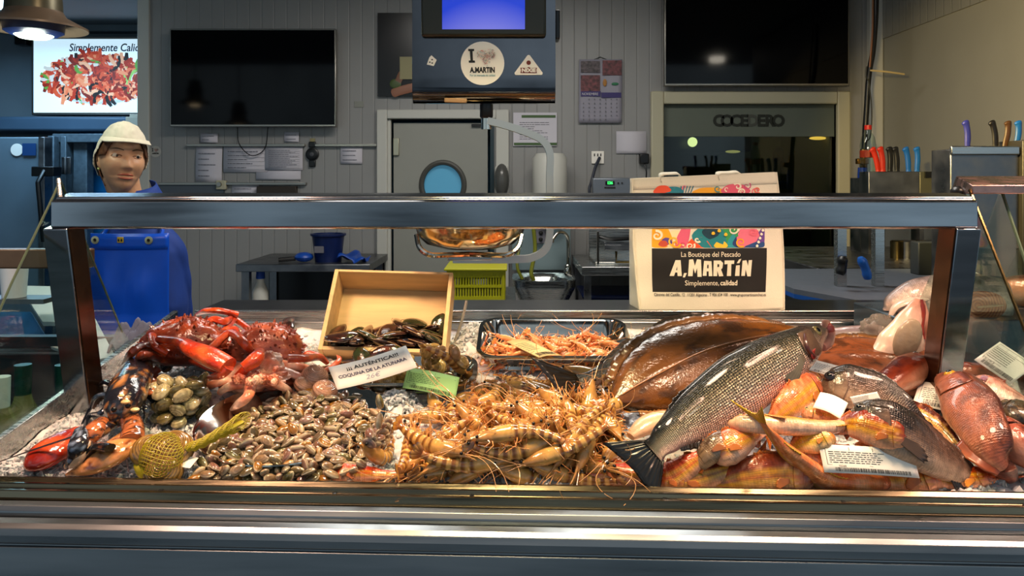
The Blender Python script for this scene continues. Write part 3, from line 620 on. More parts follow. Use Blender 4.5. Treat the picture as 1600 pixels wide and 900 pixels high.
# ------------------------------------------------ sink
Ys = 4.1; t = thing('wash_sink', 'small steel hand sink with gooseneck tap below the water heater', 'sink', (X_(851, Ys), Ys, Z_(468, Ys)))
sz_ = Z_(440, 4.0); sxa, sxb = X_(800, 4.0), X_(903, 4.0)
m_ = MB(); prof = [(1.0, 0, 0), (1.0, 0, .035), (.9, .0, .035)]
c0 = V(((sxa+sxb)/2, 4.2, sz_)); wx, wy = (sxb-sxa)/2, .19
def ringr(s, z, k=4):
    return [c0+V((wx*s*math.copysign(abs(math.cos(a))**(2/k), math.cos(a)), wy*s*math.copysign(abs(math.sin(a))**(2/k), math.sin(a)), z)) for a in [2*PI*i/40 for i in range(40)]]
rs = [ringr(.55, -.2), ringr(.99, -.045), ringr(1.0, -.035), ringr(1.0, 0), ringr(.93, 0), ringr(.8, -.02, 2.6), ringr(.7, -.1, 2.4), ringr(.3, -.13, 2)]
vs = [p for r_ in rs for p in r_]; fs = []
for j in range(len(rs)-1):
    for i in range(40): fs.append((j*40+i, j*40+(i+1) % 40, (j+1)*40+(i+1) % 40, (j+1)*40+i))
fs.append(tuple(range(280, 320))); m_.add(vs, fs); m_.build('basin', M['steel'], t)
MB().bx(sxa-.0, sxb, 4.5, 4.53, sz_, Z_(340, 4.5)).build('splashback', mat('splash_steel', '#9cb0b4', .3, .7), t, bevel=.003)
bxp = X_(887, 4.35)
MB().tube(catmull([(bxp, 4.36, sz_), (bxp+.003, 4.36, sz_+.17), (bxp-.01, 4.35, sz_+.22), (bxp-.05, 4.33, sz_+.235), (bxp-.085, 4.31, sz_+.2), (bxp-.09, 4.3, sz_+.18)], 28), .010, 10).build('tap', M['chrome'], t); MB().lathe([(.022, 0), (.02, .04), (.014, .05)], 20, (bxp, 4.36, sz_)).build('tap_base', M['chrome'], t)
tag(MB().tube(catmull([at(833, 352, 4.3), at(836, 390, 4.28), at(830, 425, 4.2), at(834, 438, 4.2)], 16), .011, 8).tube(catmull([at(812, 380, 4.25), at(808, 415, 4.2), at(816, 436, 4.2)], 12), .009, 8).build('rubber_hose', mat('olive_hose', '#6d7015', .4), base=True), 'olive yellow hose hanging into the hand sink', 'hose')
t = thing('soap_dispenser', 'small dark socket box above the sink', 'socket', at(845, 378, 4.5)); MB().box(at(845, 369, 4.48), (.06, .04, .085)).build('box_body', M['inkgrey'], t, bevel=.005)
q = MB(); q.sphere(at(845, 364, 4.455), .012, 12, 8); q.sphere(at(845, 374, 4.455), .012, 12, 8); q.build('button', M['ink'], t)
# ------------------------------------------------ shelf with bench scale, blue crates under
Yf = 3.9; t = thing('steel_shelf', 'steel shelf table carrying the platform scale left of the tote bag', 'table', (X_(960, Yf), Yf+.2, 0))
fz = Z_(417, Yf); MB().bx(X_(909, Yf), X_(1080, Yf), Yf, 4.55, fz-.045, fz).build('table_top', M['steel'], t, bevel=.003)
for a in (X_(914, Yf), X_(1070, Yf)):
    for b in (Yf+.03, 4.48): MB().bx(a, a+.035, b, b+.035, 0, fz-.045).build('table_leg', M['steel2'], t)
t = thing('platform_scale', 'steel platform scale with raised weighing arms on the shelf', 'scale', (X_(960, Yf), Yf+.2, fz))
MB().bx(X_(930, 4.0), X_(1010, 4.0), 4.3, 4.33, fz, Z_(355, 4.0)).build('back_plate', M['steel'], t, bevel=.003); MB().bx(X_(930, 4.0), X_(1010, 4.0), 4.0, 4.33, fz, fz+.014).build('base_plate', M['chrome'], t, bevel=.003)
MB().bx(X_(933, 4.0), X_(936, 4.0), 4.0, 4.02, fz, Z_(362, 4.0)).build('upright', M['chrome'], t)
MB().box((X_(968, 4.0), 4.1, Z_(381, 4.0)), (.16, .18, .018)).box((X_(968, 4.0), 4.02, Z_(387, 4.0)), (.15, .02, .03)).build('platform', M['steel2'], t, bevel=.003)
MB().tube([(X_(962, 4.0), 3.98, Z_(392, 4.0)), (X_(962, 4.0), 3.98, fz+.016), (X_(1000, 4.0), 3.98, fz+.016)], .007, 8).build('bracket', M['brass'], t); MB().tube(catmull([at(934, 369, 4.02), at(955, 374, 4.0), at(990, 372, 4.02)], 12), .01, 8).build('arm', M['black'], t)
for k in range(2):
    zz0 = (.94, .8)[k]; c = MB(); xx0, xx1 = X_(914, 4.0), X_(1070, 4.0)
    c.bx(xx0, xx1, 4.05, 4.4, zz0-.13, zz0-.02); c.bx(xx0-.01, xx1+.01, 4.04, 4.41, zz0-.02, zz0)
    tag(c.build('blue_crate', M['darkblue'], bevel=.008, base=True), ('upper' if k == 0 else 'lower')+' dark blue crate stacked under the steel shelf', 'crate')
tag(MB().bx(X_(905, 4.1), X_(1075, 4.1), 4.03, 4.45, .55, .65).build('crate_stand', M['black'], base=True), 'low black stand under the blue crates', 'stand')
tag(MB().bx(X_(905, 4.1), X_(1075, 4.1), 4.03, 4.45, 0, .55).build('floor_cabinet', M['black'], base=True, bevel=.005), 'dark floor cabinet under the blue crates', 'cabinet')
# digital display
t = thing('scale_indicator', 'grey digital weight indicator with green figures left of the tote bag', 'display', at(955, 303, 4.2)); c = at(955, 292, 4.2)
MB().box(c, (.21, .06, .1)).build('indicator_case', mat('indicator_grey', '#6a7078', .35, .4), t, bevel=.008)
MB().box(at(953, 286, 4.165), (.05, .004, .02)).build('indicator_screen', M['black'], t); text('green_figures', '136', face_m(at(953, 286, 4.161)), .02, mat('green_led', '#30ff60', .5, emit=3), t, offset=.0006)
MB().tube([at(955, 303, 4.23), at(955, 350, 4.23)], .014, 8).build('indicator_post', M['steel'], t)
q = MB(); 
for i in range(2): q.box(at(966+6*i, 286, 4.166), (.008, .004, .008))
print_lines(q, face_m(at(953, 293, 4.168)), -.03, .03, -.006, .004, 1, random.Random(2), .8, .001, 1); q.build('indicator_keys', M['ink'], t)
# ------------------------------------------------ hose with blue valve
t = thing('water_hose', 'black hanging water hose with brass fitting and blue valve', 'hose', at(1350, 300, 4.1))
MB().tube(catmull([at(1369, -10, 4.1), at(1368, 30, 4.1), at(1364, 80, 4.1), at(1358, 115, 4.1), at(1354, 170, 4.1), at(1350, 235, 4.1)], 40), .014, 10).build('hose_pipe', M['black'], t)
MB().tube(catmull([at(1364, -10, 4.09), at(1363, 50, 4.08), at(1359, 105, 4.08)], 20), .005, 6).build('orange_cable', mat('orange_cable', '#7a4a20', .5), t)
MB().tube(catmull([at(1354, 104, 4.08), at(1353, 120, 4.07), at(1358, 130, 4.08), at(1362, 175, 4.08), at(1360, 212, 4.08), at(1354, 221, 4.08)], 20), .004, 6).build('side_cable', mat('cable_grey', '#35352f', .5), t)
MB().tube([at(1350, 233, 4.1), at(1349, 262, 4.1)], .02, 12).box(at(1347, 252, 4.08), (.06, .03, .03)).build('brass_fitting', mat('brass_fit', '#7a5a2a', .3, .9), t, bevel=.003)
MB().tube([at(1348, 262, 4.1), at(1347, 300, 4.1)], .024, 16).sphere(at(1344, 292, 4.05), (.045, .035, .03), 16, 10).build('valve', mat('valve_blue', '#153a9a', .35), t); MB().tube([at(1347, 300, 4.1), at(1347, 330, 4.1)], .018, 10).build('nozzle', M['darkblue'], t)
tag(MB().tube([at(1360, 110, 4.05), at(1385, 112, 4.0), at(1413, 116, 4.0)], .005, 6).build('wooden_stick', mat('pale_stick', '#b09a6a', .5), base=True), 'thin pale stick tied across the hanging hose', 'stick')
# ------------------------------------------------ cutting table at right
tz = 1.2; t = thing('cutting_table', 'cutting table with grey boards edged in blue at right', 'table', (1.5, 2.5, 0))
poly = [(.9, 2.45), (1.0, 2.22), (1.19, 2.2), (2.19, 2.2), (2.19, 3.0), (.9, 3.0)]
I4 = Matrix.Identity(4)
MB().prism(poly, Matrix.Translation((0, 0, tz-.03)), .014).build('blue_edge_board', mat('board_blue', '#124a96', .4), t, smooth=False)
MB().prism(poly, Matrix.Translation((0, 0, tz-.016)), .016).build('board_top', mat('board_grey', '#535a64', .5, nscale=30, namt=.1), t, smooth=False)
MB().bx(.93, 2.15, 2.25, 2.97, tz-.1, tz-.03).build('table_frame', M['steel2'], t)
for a in (.95, 2.1):
    for b in (2.27, 2.93): MB().bx(a, a+.04, b, b+.04, 0, tz-.1).build('table_leg', M['steel2'], t)
# tall side guard and knife racks
def knife(hx, hy, hz, col, lean, blade, label, parent_top, group=None, s=1.0, side=1):
    t = thing('fish_knife', label, 'knife', (hx, hy, hz), group)
    top = V((math.sin(lean)*.115*s, 0, math.cos(lean)*.115*s)); o = V((hx, hy, hz))
    P = catmull([o+V((0, 0, -.012)), o+top*.12, o+top*.5+V((.003*side, 0, 0)), o+top*.85, o+top+V((-.006*side, 0, .0))], 16)
    r = [.017, .017, .013, .012, .0125, .013, .0135, .0135, .0135, .0135, .0135, .014, .0155, .017, .016, .009]
    MB().tube(P, [q*s for q in r], 10, flat=.6, up=V((0, 1, 0))).build('knife_handle', mat('grip', col, .4), t)
    MB().box(o+V((0, 0, -blade/2-.005)), (.028, .003, blade)).build('knife_blade', M['chrome'], t)
    return t
Yr = 3.6
t = thing('knife_rack', 'dull steel knife rack holding orange, black and blue knives', 'rack', (X_(1400, Yr), Yr, Z_(360, Yr)))
rz_ = Z_(268, Yr); m_ = MB(); x0, x1 = X_(1357, Yr), X_(1437, Yr)
MB().bx(x0, x1, Yr, Yr+.1, Z_(300, Yr)-.12, rz_).build('rack_body', M['steel2'], t, bevel=.004)
MB().bx(x1, X_(1459, Yr), Yr, Yr+.16, Z_(300, Yr)-.12, rz_).build('rack_side_box', mat('olive_steel', '#6f6c54', .4, .6), t, bevel=.004)
MB().box((X_(1449, Yr), Yr-.005, Z_(273, Yr)), (.028, .012, .028)).sphere((X_(1460, Yr), Yr-.01, Z_(271, Yr)), .014, 12, 8).build('rack_knob', M['black'], t)
MB().bx(x0+.0, x0+.02, Yr, Yr+.08, tz-.0, Z_(300, Yr)-.12).bx(x1, x1+.02, Yr, Yr+.08, tz, Z_(300, Yr)-.12).build('rack_leg', M['steel2'], t)
struct('trim_6', MB().bx(1.2, 2.19, 3.02, 4.0, 1.1, tz), M['steel2'], bevel=.004)
struct('wall_low', MB().bx(1.22, 2.19, 3.1, 3.95, 0, 1.1), M['smooth'], smooth=False)
for px, col, ln, lb in ((1373, '#c02a10', -.25, 'orange red handled knife at the left end of the rear rack'), (1377, '#b8260f', -.12, 'second red handled knife behind the first in the rear rack'), (1391, '#131313', -.03, 'black handled knife beside the bottle'), (1402, '#151515', -.08, 'black handled knife next to the blue ones in the rear rack'), (1420, '#1763ae', -.12, 'broad bright blue handled knife in the rear rack'), (1433, '#1a6cb8', .0, 'slim bright blue handled knife at the right of the rear rack')):
    knife(X_(px, Yr+.05), Yr+.05 - (.02 if px == 1377 else 0), rz_+.001, col, ln, .1, lb, 0)
c = (X_(1381, Yr), Yr+.16, rz_-.03)
t = thing('water_bottle', 'clear plastic water bottle with a red cap behind the knives', 'bottle', c)
MB().lathe([(0, 0), (.035, 0), (.037, .05), (.034, .08), (.037, .11), (.037, .16), (.03, .2), (.015, .225), (.014, .24)], 28, c).build('bottle_body', M['glass'], t)
MB().lathe([(0, .236), (.017, .236), (.017, .258), (0, .26)], 20, c).build('bottle_cap', mat('cap_red', '#b01c10', .4), t); MB().lathe([(.0378, .1), (.038, .135), (.0378, .1)], 28, c).build('bottle_label', mat('label_red', '#a83a20', .5), t)
tag(MB().bx(c[0]-.06, c[0]+.06, c[1]-.05, c[1]+.06, tz, c[2]).build('bottle_shelf', M['steel2'], base=True), 'small steel shelf behind the rear knife rack', 'shelf')
Yr2 = 2.6
t = thing('knife_rack', 'large grey steel knife rack with a lipped top at far right', 'rack', (X_(1540, Yr2), Yr2, tz)); rz2 = Z_(233, Yr2)
MB().bx(X_(1485, Yr2), X_(1592, Yr2), Yr2, Yr2+.12, tz, rz2).build('rack_body', M['steel2'], t, bevel=.004)
MB().bx(X_(1483, Yr2), X_(1590, Yr2), Yr2-.014, Yr2, rz2-.02, rz2+.01).build('rack_lip', M['steel'], t, bevel=.004); MB().bx(X_(1592, Yr2), X_(1660, Yr2), Yr2-.02, Yr2+.12, tz, rz2+.03).build('rack_side_box', mat('dark_rack', '#4d4a42', .4, .5), t, bevel=.004)
for px, col, ln, lb in ((1512, '#2b2f86', -.06, 'violet blue handled knife at the left end of the large rack'), (1556, '#161313', -.13, 'black handled knife in the large rack'), (1570, '#4d3218', .15, 'brown handled knife in the large rack'), (1588, '#1763b4', .1, 'bright blue handled knife at the right end of the large rack')):
    knife(X_(px, Yr2+.06), Yr2+.06, rz2+.008 if px < 1590 else rz2+.03, col, ln, .12, lb, 0, s=.8)
# pieces on the cutting board: steel posts, black and blue handles
t = thing('board_rack', 'steel divider with two uprights standing on the cutting boards', 'rack', (X_(1360, 2.55), 2.55, tz))
for px in (1309, 1368): MB().bx(X_(px, 2.5), X_(px+14, 2.5), 2.5, 2.53, tz, Z_(330, 2.5)).build('upright', M['steel'], t)
MB().bx(X_(1309, 2.5), X_(1382, 2.5), 2.51, 2.525, Z_(330, 2.5)-.03, Z_(330, 2.5)).build('cross_bar', M['steel'], t)
def lying_handle(a, b, col, label, r=.016):
    t = thing('fish_knife', label, 'knife', a); P = catmull([a, (V(a)+V(b))/2+V((.004, 0, 0)), b], 10); MB().tube(P, [r*.8, r, r*1.1, r, r, r, r*1.05, r*1.15, r, r*.6], 10, flat=.7).build('knife_handle', mat('grip', col, .4), t); return t
yb_ = 2.42
lying_handle(at(1312, 429, yb_-.0)+V((0, 0, .0)), at(1316, 400, yb_), '#0d0d0d', 'black knife handle leaning on the left upright of the divider', .02)
lying_handle(at(1356, 436, yb_), at(1344, 402, yb_), '#1258b0', 'bright blue knife handle leaning on the right upright of the divider', .018)
t = thing('paint_can', 'row of small tins and jars on the ledge behind the cutting boards', 'jars', at(1405, 408, 3.6)); t.name = 'storage_jar'
for px, r_, c_ in ((1385, .03, 'brass'), (1400, .04, 'steel2'), (1418, .026, 'brass'), (1432, .03, 'black')): MB().lathe([(0, 0), (r_, 0), (r_, .075), (r_*.8, .08), (0, .08)], 20, (X_(px, 3.5), 3.4, tz)).build('jar', M[c_], t)
tag(MB().bx(X_(1435, 2.8), 2.15, 2.8, 2.86, tz, Z_(382, 2.7)).build('splash_guard', mat('slate_guard', '#262b30', .5), base=True, bevel=.004), 'dark slate guard board standing at the back right of the cutting table', 'board')
# ================================================================== display counter
YF = 1.10
def yf(x): return YF-.04*x
cnt = thing('display_counter', 'long stainless steel fish counter with a mirror-like front rail and ice bed', 'counter', (0, 1.5, 0))
XL, XR = -.8, 1.55
def extr(prof, x0, x1, skew=True, closed=False):
    m = MB(); n = len(prof); vs = []
    for x in (x0, x1):
        d = yf(x)-YF if skew else 0
        vs += [V((x, y+d, z)) for y, z in prof]
    k = n if closed else n-1
    m.add(vs, [(i, (i+1) % n, n+(i+1) % n, n+i) for i in range(k)])
    if closed: m.f += [tuple(range(n))[::-1], tuple(range(n, 2*n))]; m.mi += [0, 0]
    return m
# front lip with its narrow channels
extr([(YF+.03, 1.0), (YF+.022, 1.096), (YF+.02, 1.106), (YF+.012, 1.108), (YF+.004, 1.1035), (YF, 1.1035), (YF-.003, 1.1065), (YF-.008, 1.1065), (YF-.010, 1.100), (YF-.017, 1.100), (YF-.02, 1.1035), (YF-.026, 1.1035), (YF-.028, 1.094), (YF-.028, 1.0)], -1.75, XR+.3, closed=True).build('front_lip', mat('bronzed_lip', '#6b6250', .2, 1, nscale=6, namt=.2, stretch=(1, 20, 40), rvar=.08), cnt, smooth=False, bevel=.0012)
extr([(YF-.029, 1.0), (YF-.03, 1.0905), (YF-.036, 1.093), (YF-.05, 1.0925), (YF-.056, 1.086), (YF-.056, 1.0)], -1.75, XR+.3, closed=True).build('glass_channel', M['front'], cnt, smooth=False, bevel=.0012)
extr([(YF-.057, 1.0), (YF-.058, 1.079), (YF-.062, 1.081), (YF-.075, 1.079), (YF-.0825, 1.0745), (YF-.0865, 1.067), (YF-.087, 1.057), (YF-.084, 1.0555), (YF-.084, 1.0535), (YF-.088, 1.052), (YF-.094, 1.005), (YF-.1, .99), (YF-.094, .98), (YF-.09, .97), (YF-.04, .95), (YF-.04, .1), (YF+.0, .1), (YF+.02, .95)], -1.75, XR+.3, closed=True).build('front_fascia', M['front'], cnt, smooth=False, bevel=.0015)
MB().bx(XL-.02, XR+.25, 1.2, 1.98, .05, .85).build('cabinet_body', M['steel2'], cnt, bevel=.01)
MB().bx(XL, XR+.2, 1.25, 1.9, 0, .05).build('plinth', M['black'], cnt)
# small rivets in the channel
for px, py in ((240, 765), (520, 771), (737, 775), (1038, 781), (1310, 783), (1582, 786)):
    Y = YF-.015; x = (px-800)/F*Y; MB().lathe([(0, 0), (.0035, 0), (.003, .002), (0, .0025)], 12, (x, yf(x)-.0135, 1.1)).build('screw_head', M['black'], cnt)
# tray bed
MB().add([V((XL, 1.1, zb(1.1)-.03)), V((XR, 1.05, zb(1.05)-.03)), V((XR, 1.84, zb(1.84)-.03)), V((XL, 1.84, zb(1.84)-.03)), V((XL, 1.1, .85)), V((XR, 1.05, .85)), V((XR, 1.84, .85)), V((XL, 1.84, .85))], [(0, 1, 2, 3), (0, 4, 5, 1), (1, 5, 6, 2), (2, 6, 7, 3), (3, 7, 4, 0)]).build('tray_bed', M['steel'], cnt, smooth=False)
# left rim plate, back board, ledge
rm = MB(); th = .012
rm.add([V((XL-th, 1.09, 1.075)), V((XL, 1.09, 1.075)), V((XL, 1.09, 1.128)), V((XL-th, 1.09, 1.128)), V((XL-th, 1.84, 1.17)), V((XL, 1.84, 1.17)), V((XL, 1.84, 1.236)), V((XL-th, 1.84, 1.236))], [(0, 1, 2, 3), (7, 6, 5, 4), (0, 4, 5, 1), (1, 5, 6, 2), (2, 6, 7, 3), (3, 7, 4, 0)])
rm.build('side_rim', M['steel'], cnt, bevel=.002)
MB().bx(XL+.04, XR, 1.835, 1.85, zb(1.84)-.03, 1.236).build('back_board', M['steel'], cnt, bevel=.002)
MB().bx(XL+.04, XR, 1.815, 1.836, zb(1.83)-.02, zb(1.83)+.012).build('back_gutter', M['steel'], cnt, bevel=.004)
MB().bx(XL+.04, XR, 1.85, 2.02, 1.222, 1.233).build('back_ledge', mat('dark_ledge_steel', '#4e5052', .3, 1, nscale=10, namt=.25), cnt, bevel=.003)
MB().bx(XL+.04, XR, 1.86, 1.98, .85, 1.222).build('back_wall', M['steel2'], cnt)
# front rail on leaning posts
def rail_prof(): return [(1.322, 1.466), (1.318, 1.468), (1.318, 1.511), (1.323, 1.513), (1.326, 1.5145), (1.332, 1.5145), (1.334, 1.5195), (1.372, 1.5255), (1.378, 1.524), (1.378, 1.468), (1.372, 1.464), (1.328, 1.464)]
extr(rail_prof(), -.792, .80, False, True).build('front_rail', M['rail'], cnt, smooth=False, bevel=.0015)
for sx in (-1, 1):
    x0 = .782*sx; a, b = V((x0, 1.338, 1.47)), V((x0+.0*sx, 1.41, 1.125)); d = b-a
    q = MB(); w_, t_ = .021, .026
    n1 = V((0, d.z, -d.y)).normalized()*t_
    q.add([a+V((-w_, 0, 0))-n1, a+V((w_, 0, 0))-n1, a+V((w_, 0, 0))+n1, a+V((-w_, 0, 0))+n1, b+V((-w_, 0, 0))-n1, b+V((w_, 0, 0))-n1, b+V((w_, 0, 0))+n1, b+V((-w_, 0, 0))+n1], [(0, 1, 2, 3), (7, 6, 5, 4), (0, 4, 5, 1), (1, 5, 6, 2), (2, 6, 7, 3), (3, 7, 4, 0)])
    q.build('rail_post', M['rail'], cnt, bevel=.002)
    xi = x0-.0225*sx; q = MB()
    q.add([a+V((-.0225*sx-.001, 0, 0))-n1*.9, a+V((-.0225*sx, 0, 0))+n1*.9, b+V((-.0225*sx, 0, 0))+n1*.9, b+V((-.0225*sx, 0, 0))-n1*.9], [(0, 1, 2, 3)])
    q.build('post_liner', mat('copper_liner', '#5b3a25', .25, .9, nscale=30, namt=.3), cnt, solid=.002, smooth=False)
# glass side panels with metal edges
def pane(name, x, pts, em, er, label=None, thick=.005):
    vs = [V((x, y, z)) for y, z in pts]; n = len(vs); q = MB(); q.add([v-V((thick/2, 0, 0)) for v in vs]+[v+V((thick/2, 0, 0)) for v in vs], [tuple(range(n))[::-1], tuple(range(n, 2*n))]+[(i, (i+1) % n, n+(i+1) % n, n+i) for i in range(n)])
    p = q.build(name, M['glass'], cnt, smooth=False)
    for i in er: MB().tube([vs[i], vs[(i+1) % n]], .0022 if x < 0 else .003, 6).build('glass_edge', em, p)
ge = mat('green_glass_edge', '#5c6d58', .2, .3)
pane('side_glass', -.812, [(1.38, 1.548), (1.36, 1.52), (1.245, 1.38), (1.09, 1.17), (1.09, 1.128), (1.63, 1.205), (1.6, 1.232)], ge, (0, 1, 2, 6))
pane('side_glass', .852, [(1.43, 1.53), (1.27, 1.29), (1.09, 1.17), (1.09, 1.12), (1.75, 1.2), (1.6, 1.3)], M['brass'], (0, 1))
pane('side_glass', .93, [(1.46, 1.53), (1.38, 1.38), (1.09, 1.17), (1.09, 1.12), (1.75, 1.2), (1.6, 1.3)], ge, (0, 1))
MB().tube([V((-.812, 1.375, 1.55)), V((-.80, 1.36, 1.52))], .004, 6).build('glass_clip', M['steel'], cnt)
# metal cap at right end above the rail
t = thing('canopy_cap', 'worn steel canopy end above the right end of the rail', 'canopy', (1.1, 1.45, 1.5))
q = MB(); ca, cb = at(1516, 290, 1.42), at(1490, 275, 1.56)
q.add([at(1519, 289, 1.42), at(1519, 303, 1.42), V((1.5, 1.42, 1.523)), V((1.5, 1.42, 1.54)), at(1494, 275, 1.56), V((1.5, 1.56, at(0, 275, 1.56).z)), at(1484, 303, 1.56), V((1.5, 1.56, at(0, 303, 1.56).z))], [(0, 1, 2, 3), (0, 3, 5, 4), (0, 4, 6, 1), (4, 5, 7, 6), (1, 6, 7, 2), (3, 2, 7, 5)])
q.build('cap_shell', mat('worn_cap_steel', '#9a7a72', .3, 1, nscale=25, namt=.35, bump=.6, bscale=40, rvar=.12), t, bevel=.002)
MB().sphere(at(1497, 300, 1.5), (.012, .02, .012), 14, 8).build('roller', M['black'], t)
# ice bed
rg = random.Random(11)
im = mat('crushed_ice', '#e6e0e0', .22, trans=.1, bump=.3, bscale=170, sss=1, spec=.5); im.node_tree.nodes['Principled BSDF'].inputs['Subsurface Scale'].default_value = .02; im.node_tree.nodes['Principled BSDF'].inputs['Subsurface Radius'].default_value = (1, .8, .75)
def zi(x, y): return zb(y)-.004+.006*noise.noise(V((x*14, y*14, 0)))+.004*noise.noise(V((x*45, y*45, 3)))
ice = MB(); NX, NY = 190, 64
def igr(u, v):
    x = XL+.002+(1.5-XL)*u; y0 = yf(x)+.024; y = y0+(1.834-y0)*v; return V((x, y, zi(x, y)))
ice.grid(igr, NX, NY)
ICE_HEAPS = [(620, 640, .05, .03), (855, 770, .07, .014), (740, 540, .05, .05), (1240, 700, .05, .012), (1500, 745, .06, .012), (470, 560, .06, .03), (560, 740, .03, .01), (80, 720, .2, .008), (330, 585, .06, .03), (1085, 590, .06, .03)]
HP = [(B(a, b), r, h) for a, b, r, h in ICE_HEAPS]
def heap_z(x, y):
    z = 0
    for c, r, h in HP: z += h*math.exp(-((x-c.x)**2+(y-c.y)**2)/(r*r)*1.5)
    return z
ice.v = [V((p.x, p.y, p.z+heap_z(p.x, p.y))) for p in ice.v]
def chunk(m, c, r):
    vs = []
    for a in (-1, 1):
        for b in (-1, 1):
            for d in (-1, 1): vs.append(V((a*r*rg.uniform(.55, 1.1), b*r*rg.uniform(.55, 1.1), d*r*rg.uniform(.45, .95))))
    q = Quaternion((rg.random()-.5, rg.random()-.5, rg.random()-.5, rg.random()-.5)).normalized().to_matrix()
    m.add([c+q @ v for v in vs], [(0, 1, 3, 2), (4, 6, 7, 5), (0, 4, 5, 1), (2, 3, 7, 6), (0, 2, 6, 4), (1, 5, 7, 3)])
for i in range(9000):
    if i < 4200: c = B(rg.uniform(-40, 330), rg.uniform(560, 765))
    elif i < 6500: c = B(rg.uniform(250, 1580), rg.uniform(520, 765))
    else:
        h = rg.choice(HP); c = V((h[0].x+rg.gauss(0, h[1]*.6), h[0].y+rg.gauss(0, h[1]*.6), 0))
    if c.x < XL+.01 or c.y < yf(c.x)+.03 or c.y > 1.82: continue
    r = rg.uniform(.0025, .006); c = V((c.x, c.y, zi(c.x, c.y)+heap_z(c.x, c.y)+r*.1)); chunk(ice, c, r)
o = ice.build('crushed_ice', im, smooth=False, loc=(0, 1.4, 1.1)); tag(o, 'bed of crushed ice under all the seafood on the counter', 'ice', kind='stuff')
# riser at right
t = thing('riser_box', 'blue grey steel riser box carrying the cut salmon', 'riser', (1.1, 1.68, zb(1.6)))
ry = 1.57; rz = CZ-(500-HY)/F*ry
MB().bx(.80, 1.52, ry, 1.8, zb(1.57)-.02, rz).build('riser_shell', mat('blue_steel', '#4f5f6b', .35, .8, nscale=20, namt=.25, rvar=.1), t, bevel=.003)
# neighbouring case at left: shelf, bottles, and panels that stand for glass reflections
t = thing('side_shelf', 'bronze coloured steel shelf end seen through the left side glass', 'shelf', (-1.05, 1.56, 1.37))
MB().bx(-1.5, -.83, 1.5, 1.53, 1.375, 1.413).build('shelf_body', mat('bronze_shelf', '#6a5340', .3, .8, nscale=12, namt=.3), t, bevel=.003)
MB().bx(-.845, -.826, 1.49, 1.5, 1.37, 1.418).build('end_cap', M['steel2'], t, bevel=.003)
t = thing('wine_case', 'steel bottle case left of the fish counter', 'case', (-1.2, 1.7, 0))
MB().bx(-1.7, -.83, 1.2, 1.95, .84, .86).build('case_floor', M['steel2'], t); MB().bx(-1.7, -.83, 1.2, 1.95, 0, .84).build('case_base', M['steel2'], t); MB().bx(-1.7, -.83, 1.9, 1.93, .86, 1.16).build('case_back', mat('slate_case', '#2c3438', .4, .4), t); MB().bx(-1.7, -.83, 1.88, 1.91, 1.12, 1.135).build('case_trim', M['steel'], t)
gm_ = mat('bottle_green_glass', '#26402a', .08, trans=.6, spec=.6); gl = mat('pale_wine_glass', '#8b9a58', .08, trans=.7)
def bottle(px, top_y, Y, label, glass, foil, lab):
    c = at(px, top_y, Y); z0 = .86; H = c.z-z0; t = thing('wine_bottle', label, 'bottle', (c.x, Y, z0)); c = V((c.x, Y, z0)); s = H/.31
    MB().lathe([(0, 0), (.034, 0), (.038, .01), (.038, .17), (.034, .2), (.018, .235), (.0145, .25), (.0145, .3), (.016, .302), (.016, .31), (0, .31)], 32, c, Matrix.Diagonal((1, 1, s))).build('bottle_glass', glass, t)
    MB().lathe([(.0152, .245), (.0165, .3), (.0168, .312), (0, .313)], 24, c, Matrix.Diagonal((1, 1, s))).build('foil_capsule', foil, t)
    MB().lathe([(.0386, .05), (.0388, .06), (.0388, .15), (.0386, .16)], 32, c, Matrix.Diagonal((1, 1, s))).build('bottle_label', lab, t)
fg = mat('green_foil', '#12493e', .35, .5); lb = mat('wine_label', '#a9c4be', .6)
bottle(36, 571, 1.62, 'green foil wine bottle with a round pale label, left of the steel post', gl, fg, lb); bottle(99, 571, 1.66, 'green foil wine bottle just left of the post behind the rim', gm_, fg, lb)
bottle(2, 590, 1.55, 'pale wine bottle cut by the left picture edge', gl, lb, lb); bottle(153, 574, 1.72, 'green bottle neck right of the left post', gm_, fg, lb)
wb = mat('reflection_and_cup_white', '#b9c9cc', .4)  # pale tone for the reflection panels and the cup
def slab(pts, Y0, Y1, name, m, label, cat, d=.012):
    a = [at(px, py, Y0+(Y1-Y0)*k) for px, py, k in pts]; n = (a[1]-a[0]).cross(a[2]-a[0]).normalized()*d; k = len(a); q = MB()
    q.add(a+[p+n for p in a], [tuple(range(k)), tuple(range(k, 2*k))[::-1]]+[(i, k+i, k+(i+1) % k, (i+1) % k) for i in range(k)])
    return tag(q.build(name, m, smooth=False, bevel=.001, base=True), label, cat)
slab([(30, 446, 0), (128, 448, 0), (134, 503, 1), (66, 503, 1)], 2.0, 1.85, 'pale_reflection_panel', wb, 'added white panel standing for a reflection in the left side glass', 'tray')  # solid panel imitating a pale reflection in the glass
slab([(118, 470, 0), (134, 470, 0), (182, 560, 1), (150, 566, 1), (78, 541, .9), (130, 541, .9)], 2.0, 1.85, 'pale_reflection_panel', wb, 'slanted added white panel standing for a reflection by the left post', 'tray')  # second panel, imitates the slanted pale reflection
slab([(-40, 487, 0), (48, 487, 0), (98, 569, 1), (-40, 569, 1)], 2.05, 1.95, 'blue_reflection_panel', mat('blue_reflection', '#17507c', .3, nscale=30, namt=.3), 'added blue panel standing for a reflection in the left side glass', 'board')  # blue reflection in the glass, built as a solid panel
tag(MB().bx(-1.7, -.84, 1.96, 2.12, 0, 1.12).build('back_cabinet', M['steel2'], base=True), 'steel cabinet behind the wine bottles', 'cabinet')
